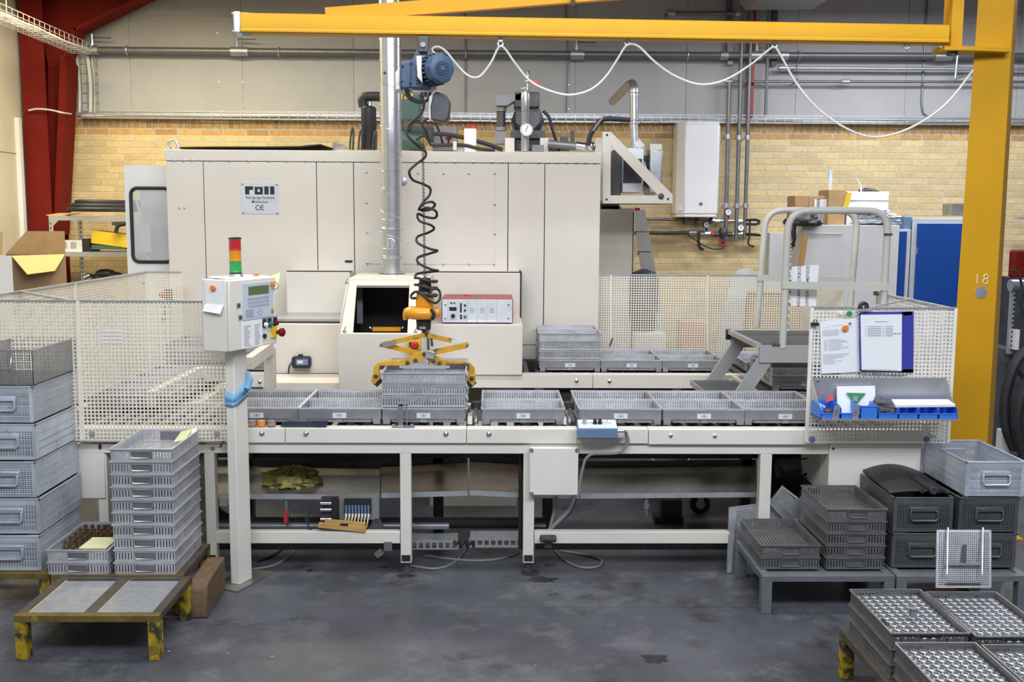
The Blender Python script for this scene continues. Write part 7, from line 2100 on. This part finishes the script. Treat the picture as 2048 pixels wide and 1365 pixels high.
# ================================================================== FLOOR: LOW STANDS
def low_stand(name, label, x0, x1, y0, y1, zt_, m_top, m_leg, lw=.045, bars=(), legs=((0, 0), (1, 0), (0, 1), (1, 1)), hb=.03, rz=0.):
    o = root(name, label, 'stand', ((x0+x1)/2, (y0+y1)/2, 0))
    MB().box(x0, y0, zt_-hb, x1, y0+lw*.8, zt_).build('frame_bar', 'stand_mix' if 'yellow' in m_leg else m_leg, o, bevel=.002)
    MB().box(x0, y1-lw*.8, zt_-hb, x1, y1, zt_).build('frame_bar', m_top, o)
    MB().box(x0, y0+lw*.8, zt_-hb, x0+lw*.8, y1-lw*.8, zt_).build('frame_bar', m_top, o)
    MB().box(x1-lw*.8, y0+lw*.8, zt_-hb, x1, y1-lw*.8, zt_).build('frame_bar', m_top, o)
    for xb in bars: MB().box(xb-lw*.5, y0+lw*.8, zt_-hb, xb+lw*.5, y1-lw*.8, zt_).build('cross_bar', m_top, o)
    for i, j in legs:
        xa = x0 if not i else x1-lw; ya = y0 if not j else y1-lw
        MB().box(xa, ya, 0, xa+lw, ya+lw, zt_-hb).build('leg', m_leg, o, bevel=.002)
    return o
fl = Z(47, 1320, 0); fr2 = Z(322, 1320, 0)
sx0, sx1, sy0 = Z(20, 1320, 0).x+.03, Z(322, 1320, 0).x, fl.y-.01
sy1 = 4.72
zs = .2
s1 = low_stand('low_stand', 'low yellow and black steel stand at the front left with two grey sheets', sx0, sx1, sy0, sy1, zs, 'stand_dark', 'stand_yellow', .05, bars=((sx0+sx1)/2,))
for i, (xa, xb) in enumerate(((sx0+.045, (sx0+sx1)/2-.028), ((sx0+sx1)/2+.028, sx1-.045))):
    MB().box(xa, sy0+.045, zs-.014, xb, sy1-.045, zs-.006).build('zinc_sheet', 'plate_zinc', s1)
    MB().box(xa-.006, sy0+.04, zs-.02, xa, sy1-.04, zs-.004).build('edge_strip', 'cardboard_light', s1)
# rear-left stands under baskets and crates
bx0, bx1 = -2.10, -1.475
s2 = low_stand('low_stand', 'yellow stand under the ten-high basket stack behind the front left stand', bx0, bx1, 4.735, 5.21, .2, 'stand_dark', 'stand_yellow', .05)
cx0 = -2.56
s3 = low_stand('low_stand', 'yellow stand under the stack of grey crates at the left edge', -2.62, -2.13, 4.79, 5.30, .19, 'stand_dark', 'stand_yellow', .05)
# ten high stack
q = Y(378, 1150, 4.9)
names = ORD
for k in range(10):
    lx = -1.655 + random.uniform(-.002, .002)
    basket((lx, 4.965, .201+k*.0612), PI/2, f'slotted steel basket, {ORD[k]} of the ten-high stack at the front left' if k < 9 else 'empty steel basket on top of the ten-high stack at the front left')
k0 = root('scrap_paper', 'crumpled white scrap inside the top basket of the ten-high stack', 'scrap', (-1.57, 5.12, .201+9*.0612+.01))
for i, nm in enumerate(('strip', 'strip')): MB().slab([Vector((-1.60+i*.02, 5.06+.05*i, .775+.015*i)), Vector((-1.54+i*.02, 5.06+.05*i, .785)), Vector((-1.53+.02*i, 5.14+.03*i, .825)), Vector((-1.585, 5.14, .81))], .003).build(nm, 'paper' if i else 'note_yellow', k0)
basket((-1.97, 4.965, .201), PI/2, 'lower basket of the two-high stack left of the ten-high stack')
basket((-1.97, 4.965, .201+.0612), PI/2, 'upper basket holding rusty parts, left of the ten-high stack')
zz = .201+.0612+.006
for j in range(5):
    for i in range(8):
        if j < 2 and i > 2: continue
        x, y = -2.09+.0+i*.034, 4.85+j*.062+.05
        o = root('rusty_part', 'rusty turned part standing in the basket left of the ten-high stack', 'part', (x, y, zz), group='rusty parts in the left basket')
        MB().lathe([(.013, 0), (.013, .022), (.009, .026), (.009, .052), (.005, .054), (.001, .054)], (x, y, zz), 9).build('shank', 'rust', o)
single(MB().slab([(-1.98, 4.78, zz+.05), (-1.85, 4.78, zz+.05), (-1.84, 4.93, zz+.056), (-1.97, 4.93, zz+.056)], .004), 'card', 'note_yellow', 'pale card lying over the rusty parts in the left basket', 'card')
# wooden beam
wp0, wp1 = Z(415, 1240, 0), Z(452, 1120, .0)
o = root('wooden_beam', 'worn brown timber with rounded end lying right of the stands', 'timber', (-1.36, 5.0, 0))
q = [(Z(384, 1240, 0).x+.02, Z(384, 1240, 0).y), (Z(428, 1236, 0).x-.01, Z(420, 1240, 0).y)]
A_ = Z(394, 1168, .172); B_ = Z(432, 1114, .172); A_.z = B_.z = 0; dd = (B_-A_).normalized(); nn = Vector((dd.y, -dd.x, 0))
pr = [(0, .0), (.0, .13), (.02, .16), (.05, .172), ((B_-A_).length, .172), ((B_-A_).length, .0)]
vs = [A_+dd*u_+Vector((0, 0, v_))-nn*.045 for u_, v_ in pr]+[A_+dd*u_+Vector((0, 0, v_))+nn*.045 for u_, v_ in pr]
n = len(pr); MB().add(vs, [tuple(range(n)), tuple(range(2*n-1, n-1, -1))]+[(i, i+n, (i+1) % n+n, (i+1) % n) for i in range(n)]).build('timber', 'beam_wood', o, bevel=.008)

# ================================================================== CRATES
CW_, CD_, CH_ = .30, .50, .178
def crate_mesh(m='crate_steel', open_side=False):
    r = root('steel_crate', '', 'crate', (0, 0, 0))
    hw, hd = CW_/2, CD_/2
    MB().box(-hw+.004, -hd+.004, .004, hw-.004, hd-.004, .010).build('floor', m, r)
    for s_ in (-1, 1):
        w_ = MB(); y = s_*(hd-.004)
        n = 22
        for i in range(n+1): x = -hw+.006+(CW_-.012)*i/n; w_.box(x-.0034, y-.001, .01, x+.0034, y+.001, CH_-.02)
        for j in range(14): z = .012+j*(CH_-.05)/13; w_.box(-hw+.004, y-.0015, z-.0026, hw-.004, y+.0015, z+.0026)
        w_.box(-hw+.004, y-.002, CH_-.034, hw-.004, y+.002, CH_-.006).box(-hw+.004, y-.002, .004, hw-.004, y+.002, .018)
        for e in (-1, 1): w_.box(e*(hw-.004), y-.002, .004, e*(hw-.022), y+.002, CH_-.006)
        ew = w_.build('end_wall', m, r, kind='stuff')
        MB().box(-.075, y-s_*.012-.002, .06, .075, y-s_*.012+.002+s_*.012, .135).build('handle_plate', m, r, bevel=.004)
        hy_ = y+s_*.016
        pts = [(-.06, y+s_*.003, .112), (-.066, hy_, .108), (-.068, hy_, .078), (-.058, hy_, .064), (.058, hy_, .064), (.068, hy_, .078), (.066, hy_, .108), (.06, y+s_*.003, .112)]
        MB().tube(pts, .0055, 8).build('handle', m, r)
        MB().beam((-.07, y+s_*.006, .118), (.07, y+s_*.006, .118), .012, .022).build('handle_flap', m, r, bevel=.003)
    for s_ in (-1, 1):
        x = s_*(hw-.004)
        MB().box(x-.0015, -hd+.006, .006, x+.0015, hd-.006, CH_-.006).build('side_wall', m, r)
        b = MB()
        for z in (.05, .085, .125): b.box(x-.0022, -hd+.03, z-.003, x+.0022, hd-.03, z+.003)
        build_each(b, 'pressed_rib', m, r)
    rim = MB(); t = .009
    rim.box(-hw, -hd, CH_-t, hw, -hd+.009, CH_).box(-hw, hd-.009, CH_-t, hw, hd, CH_).box(-hw, -hd, CH_-t, -hw+.009, hd, CH_).box(hw-.009, -hd, CH_-t, hw, hd, CH_)
    rim.build('rim', m, r, bevel=.002)
    return r
cr0 = crate_mesh()
cr1 = crate_mesh('crate_dark')
for proto in (cr0, cr1):
    for k in proto.children: KIDS[k.name] = list(k.children)
    KIDS[proto.name] = list(proto.children)
used = {0: 0, 1: 0}
def crate(loc, label, dark=0, rz=0., sc=1.):
    p = (cr0, cr1)[dark]
    if not used[dark]:
        used[dark] = 1; p.location = loc; p.rotation_euler = (0, 0, rz); p['label'] = label; return p
    return copy_tree(p, loc, rz, label)
zc0 = .191
xcr = -2.325
for k in range(5):
    crate((xcr+[.0, .004, -.004, .003, 0][k], 5.065+[0, .004, -.003, .005, 0][k], zc0+k*.1815), f'grey perforated steel crate, {["bottom", "second from the bottom", "middle", "fourth from the bottom", "highest solid one"][k]} of the left edge stack')
# wire basket on top
wr = root('wire_basket', 'bright wire basket on top of the left edge crate stack', 'basket', (xcr, 5.065, zc0+5*.1815))
zw = zc0+5*.1815+.002; hw, hd, hh = .155, .25, .165
def wire_wall(o_, u, v, pu, pv, r=.0013):
    m = MB(); o_, u, v = Vector(o_), Vector(u), Vector(v); nu, nv = round(u.length/pu), round(v.length/pv)
    for i in range(nu+1): p = o_+u*(i/nu); m.beam(p, p+v, 2*r, 2*r, u)
    for j in range(nv+1): p = o_+v*(j/nv); m.beam(p, p+u, 2*r, 2*r, v)
    return m
for o_, u, v in (((xcr-hw, 5.065-hd, zw), (2*hw, 0, 0), (0, 0, hh)), ((xcr-hw, 5.065+hd, zw), (2*hw, 0, 0), (0, 0, hh)), ((xcr-hw, 5.065-hd, zw), (0, 2*hd, 0), (0, 0, hh)), ((xcr+hw, 5.065-hd, zw), (0, 2*hd, 0), (0, 0, hh)), ((xcr-hw, 5.065-hd, zw), (2*hw, 0, 0), (0, 2*hd, 0))):
    wire_wall(o_, u, v, .0115, .0115).build('wire_side', 'steel', wr, kind='stuff')
b = [(xcr-hw, 5.065-hd, zw+hh), (xcr+hw, 5.065-hd, zw+hh), (xcr+hw, 5.065+hd, zw+hh), (xcr-hw, 5.065+hd, zw+hh)]
MB().tube(b, .005, 6, True).build('top_rim', 'steel', wr)
y = 5.065-hd-.008
MB().tube([(xcr-.06, y+.006, zw+.13), (xcr-.06, y, zw+.125), (xcr-.06, y-.006, zw+.08), (xcr+.06, y-.006, zw+.08), (xcr+.06, y, zw+.125), (xcr+.06, y+.006, zw+.13)], .004, 6).build('handle', 'steel', wr)
MB().tube([(xcr+.062, y, zw+.12), (xcr+.085, y, zw+.0)], .003, 5).build('handle_wire', 'steel', wr)
# ------------------------------------------------------------------ right: grey stands
for lab, xa, xb in (('left grey painted low stand carrying slotted baskets', 1.30, 1.945), ('right grey painted low stand carrying crates', 1.955, 2.60)):
    s_ = low_stand('low_stand', lab, xa, xb, 4.75, 5.30, .19, 'stand_grey', 'stand_grey', .05)
    MB().box(xa+.04, 4.79, .175, xb-.04, 5.26, .18).build('deck', 'stand_grey', s_)
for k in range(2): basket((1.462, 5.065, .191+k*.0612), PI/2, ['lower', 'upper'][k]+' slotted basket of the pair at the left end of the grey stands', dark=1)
for k in range(5):
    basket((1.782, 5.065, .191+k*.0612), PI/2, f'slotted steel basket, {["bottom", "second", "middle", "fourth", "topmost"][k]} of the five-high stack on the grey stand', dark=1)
for k in range(2): crate((2.112, 5.105, .191+k*.1815), ['lower', 'upper'][k]+' dark perforated crate of the two-high stack' + (' under the rubber mat' if k else ' on the right grey stand'), 1)
crate((2.435, 5.105, .191), 'bottom dark crate of the three-high stack beside the crane column', 1)
crate((2.435, 5.105, .191+.1815), 'middle crate of the three-high stack beside the crane column', 1)
crate((2.455, 5.10, .191+2*.1815), 'open light grey crate on top of the three-high stack beside the column', 0)
# rubber mat over the dark crates
mm = MB(); nu, nv = 16, 10; vs = []
zt3 = .191+2*.1815+.002
for j in range(nv+1):
    for i in range(nu+1):
        u_, v_ = i/nu, j/nv
        h = .043*max(0, math.sin(PI*min(1, max(0, u_*.9+.08))))*(.35+.65*v_) * (1.1 if v_ > .5 else .9)
        vs.append((2.112+(u_-.5)*.31+.02*v_, 4.90+v_*.47, zt3+.004+h))
fs = [(j*(nu+1)+i, j*(nu+1)+i+1, (j+1)*(nu+1)+i+1, (j+1)*(nu+1)+i) for j in range(nv) for i in range(nu)]
mm.add(vs, fs)
ob = single(mm, 'rubber_mat', 'rubber', 'black rubber mat draped over the two-high dark crates', 'mat'); so = ob.modifiers.new('thick', 'SOLIDIFY'); so.thickness = .006
rl = MB()
P = [(2.16+.02*math.cos(t)*(1-t/16), 4.88, zt3+.026+.02*math.sin(t)*(1-t/16)) for t in [i*.6 for i in range(18)]]
rl.tube([(2.165, 4.875, zt3+.024), (2.165, 5.2, zt3+.024)], .020, 12)
o = root('rolled_rubber', 'rolled black rubber strip under the rubber mat on the dark crates', 'roll', (2.165, 5.03, zt3))
rl.build('roll', 'rubber', o); MB().torus((2.165, 4.876, zt3+.024), .016, .004, (0, 1, 0), 14, 6).torus((2.165, 4.876, zt3+.024), .008, .003, (0, 1, 0), 12, 6).build('spiral_end', 'iron_dark', o)
for k, xx in enumerate((2.115, 2.20, 2.225)):
    MB().tube([(xx, 4.89, zt3+.018), (xx, 5.15, zt3+.018)], .013-.002*k, 8).build('loose_roll', 'rubber', o)
# perforated plates leaning at the left end of the stands
def leaning(name, label, q, m, cat, pitch=.012, wid=.005, frame=True):
    q = [Vector(v) for v in q]; o = root(name, label, cat, (q[0]+q[1])/2)
    u, v = q[1]-q[0], q[3]-q[0]
    MB().mesh_grid(q[0], u, v, pitch, pitch, wid, .003, u.cross(v)).build('perforated_sheet', m, o, kind='stuff')
    if frame: MB().frame(q, .012, .006).build('rim', m, o)
    return o
leaning('perforated_plate', 'upright perforated plate leaning behind the left grey stand', [Y(1460, 1168, 5.33), Y(1600, 1150, 5.33), Y(1582, 1018, 5.4), Y(1462, 1016, 5.4)], 'galvanized', 'plate', .011, .0065)
MB_ = MB().slab([Vector((1.262, 5.31, 0.005)), Vector((1.285, 5.31, .005)), Y(1474, 1016, 5.37), Y(1458, 1016, 5.37)], .02)
single(MB_, 'flat_bar', 'galvanized', 'flat bright bar standing upright at the left end of the grey stands', 'bar')
leaning('perforated_plate', 'tilted perforated plate leaning behind the left basket pair', [Y(1538, 1006, 5.36), Y(1590, 1062, 5.34), Y(1612, 1008, 5.44), Y(1565, 972, 5.46)], 'galvanized', 'plate', .011, .006)
# wire grid lid
q = [Y(1872, 1176, 4.035), Y(1982, 1176, 4.035), Y(1982, 1062, 4.14), Y(1874, 1061, 4.14)]
o = root('grid_lid', 'bright wire grid lid with handle leaning on the crates at the right', 'lid', (q[0]+q[1])/2)
u, v = q[1]-q[0], q[3]-q[0]
MB().mesh_grid(q[0], u, v, .0082, .0082, .003, .003, u.cross(v)).build('grid', 'steel', o, kind='stuff')
MB().frame(q, .006, .005).build('rim', 'steel', o)
yy = 4.355
b = MB()
for x0, x1, y0, y1 in ((1894, 1896, 1056, 1150), (1964, 1966, 1056, 1150)): b.cyl(Y(x0, y1, 4.03), Y(x1, y0, 4.13), .0035, 6)
b.cyl(Y(1892, 1129, 4.06), Y(1966, 1129, 4.06), .005, 8).cyl(Y(1894, 1165, 4.03), Y(1966, 1165, 4.03), .005, 8)
build_each(b, 'stay_rod', 'steel', o)
MB().beam(Y(1928, 1128, 4.06), Y(1930, 1090, 4.1), .012, .006, (0, 1, 0)).build('handle', 'iron_dark', o)
# white carton under the right stand
a, c = Y(1960, 1180, 4.95), Y(2010, 1152, 4.95)
single(MB().box(a.x, 4.95, 0.0, c.x, 5.2, .155), 'carton', 'white', 'white box stored under the right grey stand', 'box')
# ------------------------------------------------------------------ front right stand with trays of turned parts
zt4 = .2
s_ = low_stand('low_stand', 'black and yellow stand at the bottom right corner carrying parts baskets', 1.452, 2.6, 2.9, 4.09, zt4, 'stand_dark', 'stand_yellow', .05)
part0 = None
def make_part(loc, label, grp):
    o = root('turned_part', label, 'part', loc, group=grp)
    MB().lathe([(.0125, 0), (.0125, .010), (.0165, .012), (.0165, .030), (.013, .034), (.009, .034), (.008, .028), (.001, .028)], loc, 12).build('body', 'part_steel', o)
    MB().lathe([(.0085, 0), (.0085, .0022)], Vector(loc)+Vector((0, 0, .0262)), 10).build('bore', 'iron_dark', o)
    return o
grp_lab = [('bright turned steel part standing in the rear left parts basket', 'turned parts in the rear left basket'),
           ('bright turned steel part standing in the rear right parts basket', 'turned parts in the rear right basket'),
           ('bright turned steel part standing in the front left parts basket', 'turned parts in the front left basket'),
           ('bright turned steel part standing in the front right parts basket', 'turned parts in the front right basket')]
wh = ['rear left', 'rear right', 'front left', 'front right']
base = None
for i, (x, y) in enumerate(((1.62, 3.83), (1.922, 3.80), (1.60, 3.295), (1.905, 3.275))):
    for k in range(3):
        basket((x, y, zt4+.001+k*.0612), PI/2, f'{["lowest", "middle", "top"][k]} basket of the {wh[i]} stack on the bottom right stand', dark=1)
    zz = zt4+.001+2*.0612+.006
    for a_ in range(8):
        for b_ in range(12):
            px_ = x-.118+a_*.0337+(.0 if b_ % 2 else .0)
            py_ = y-.205+b_*.0372
            if (a_ == 0 and b_ in (3, 4)) and i == 0: continue
            u_, v_ = project((px_, py_, zz))
            if u_ > 2075 or v_ > 1400: continue
            if base is None: base = make_part((px_, py_, zz), *grp_lab[i]); KIDS[base.name] = list(base.children)
            else: copy_tree(base, (px_, py_, zz), 0, *grp_lab[i])
for k in range(3):
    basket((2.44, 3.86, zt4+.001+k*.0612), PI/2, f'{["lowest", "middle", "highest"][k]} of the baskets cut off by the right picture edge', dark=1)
p = Vector((1.615, 3.76, .39)); 
single(MB().cyl(p, p+Vector((0, 0, .028)), .0155, 14), 'odd_part', 'chrome', 'single brighter part lying on top of the others in the rear left parts basket', 'part')
# ================================================================== LEFT BACKGROUND: SHELF, BOXES
YSH = 10.15
px = lambda a, b: Y(a, b, YSH)
x0, x1 = px(97, 450).x, px(300, 450).x
zA, zB = px(150, 432).z, px(150, 504).z
sh = root('storage_rack', 'grey slotted-angle storage rack in the left back corner', 'rack', ((x0+x1)/2, YSH+.2, 0))
for xx, yy in ((x0, YSH), (x1, YSH), (x0+.12, YSH+.42), (x1, YSH+.42)):
    u_ = MB().box(xx, yy, 0, xx+.045, yy+.004, zA).box(xx, yy, 0, xx+.004, yy+.045, zA).build('upright', 'alu', sh)
    b = MB()
    for i in range(40): b.box(xx+.017, yy-.001, .05+i*.045, xx+.027, yy+.0005, .072+i*.045)
    b.build('slot', 'black', u_, kind='stuff')
for z in (zA, zB, .95):
    MB().box(x0+.045, YSH-.004, z-.045, x1, YSH+.0, z).build('front_beam', 'alu', sh)
    MB().box(x0+.01, YSH+.002, z-.012, x1, YSH+.45, z).build('shelf_board', 'galvanized', sh)
MB().prism([(x0+.045, zA-.045), (x0+.1, zA-.045), (x0+.045, zA-.1)], YSH-.004, YSH).build('corner_plate', 'alu', sh)
# hose coil on top
hb = MB()
for k, (dz, s_) in enumerate(((0, 1), (.035, .95), (.07, .8))):
    c = px(200, 425)+Vector((0, .22, .03+dz)); hb.torus(c, .2*s_, .024, (0, 0, 1), 24, 8, 1.9)
single(hb, 'hose_coil', 'rubber', 'coil of black hose lying on top of the storage rack', 'hose')
single(MB().slab([px(92, 430), px(130, 430), px(136, 426)+Vector((0, .3, 0)), px(92, 426)+Vector((0, .3, 0))], .008), 'cardboard_sheet', 'cardboard_light', 'cardboard sheet lying on the rack end beside the hose', 'sheet')
o = root('carton', 'cream carton with black print on the middle rack board', 'box', (px(143, 500).x, YSH+.1, zB))
a, c = px(124, 499), px(162, 481)
MB().box(a.x, YSH+.02, zB, c.x, YSH+.3, c.z).build('box', 'wire_white', o)
b = MB()
for u in (127, 140, 146): q0, q1 = px(u, 497), px(u+5, 484); b.box(q0.x, YSH+.018, q0.z, q1.x, YSH+.02, q1.z)
build_each(b, 'print', 'ink_soft', o)
a, c = px(163, 499), px(176, 478); single(MB().box(a.x, YSH+.02, zB, c.x, YSH+.3, c.z), 'black_case', 'black', 'black case standing between cream carton and yellow folder', 'case')
q = [px(177, 487), px(254, 497), px(254, 471), px(180, 461)]
single(MB().prism([(v.x, v.z) for v in q], YSH+.05, YSH+.3), 'yellow_box', 'yellow_card', 'tilted bright yellow box on the middle rack board', 'box', bevel=.004)
q = [px(177, 499), px(250, 500), px(240, 494), px(180, 490)]
single(MB().prism([(v.x, max(v.z, zB)) for v in q], YSH+.05, YSH+.3), 'green_binder', 'pump_green', 'dark green binders under the yellow box', 'binder')
single(MB().tube(spline([px(232, 466), px(236, 452), px(250, 448)]), .02, 8), 'black_tube', 'rubber', 'black tube rising behind the yellow box', 'hose')
a, c = px(205, 452), px(246, 444); single(MB().box(a.x, YSH+.25, a.z, c.x, YSH+.3, c.z), 'lamp_tube', 'panel_lilac', 'pale tube lamp hanging under the upper rack board', 'lamp')
hp = MB(); random.seed(9)
for u, v, r in ((185, 552, .06), (200, 545, .08), (218, 550, .07), (232, 556, .06), (175, 556, .05)):
    hp.sphere(px(u, v)+Vector((0, .15, -.02)), r, 10, 8, (1.3, 1, .6))
single(hp, 'black_bags', 'black', 'black bags heaped on the lower rack board', 'bag')
A, B = px(165, 553), px(178, 548); single(MB().cyl(A+Vector((0, .05, -.02)), B+Vector((0, .05, -.02)), .03, 12), 'shiny_fitting', 'chrome', 'shiny round fitting among the black bags', 'fitting')
a, c = px(220, 556), px(250, 544); single(MB().box(a.x, YSH+.1, .95, c.x, YSH+.3, c.z-.05), 'small_carton', 'cardboard', 'small brown carton on the lower rack board', 'box')
# big carton with open flaps
YCB = 8.7
qx = lambda a, b: Y(a, b, YCB)
o = root('cardboard_box', 'large white-sided cardboard box with open flaps at the left edge', 'box', (qx(0, 590).x, YCB+.25, 0))
xa, xb = qx(-60, 560).x, qx(26, 560).x; xc = qx(88, 560).x
zt_ = qx(20, 512).z
A0, B0 = Vector((xa, YCB, 0.75)), Vector((xb, YCB, .75)); C0 = Vector((xc, YCB+.45, .75)); D0 = Vector((xa+.1, YCB+.45, .75))
hh = zt_-.75; Uz = Vector((0, 0, hh))
MB().slab([A0, B0, B0+Uz, A0+Uz], .012).build('side', 'white', o)
MB().slab([B0, C0, C0+Uz, B0+Uz], .012).build('side', 'cardboard_in', o)
MB().slab([D0, C0, C0+Uz, D0+Uz], .012).build('side', 'cardboard_in', o)
MB().slab([A0, B0, C0, D0], .012).build('bottom', 'cardboard_in', o)
MB().slab([D0+Uz, C0+Uz, qx(84, 464)+Vector((0, .45, 0)), qx(4, 464)+Vector((0, .45, 0))], .006).build('flap', 'cardboard', o)
MB().slab([B0+Uz, Y(55, 549, YCB-.1), Y(110, 542, YCB+.28), C0+Uz], .006).build('flap', 'cardboard_light', o)
MB().slab([qx(-60, 510), qx(4, 510), qx(6, 464), qx(-50, 464)], .006).build('flap', 'cardboard_light', o)
single(MB().box(xa, YCB+.0, .0, xc, YCB+.46, .735), 'pallet_box', 'dark_plastic', 'dark base under the white-sided cardboard box', 'base')
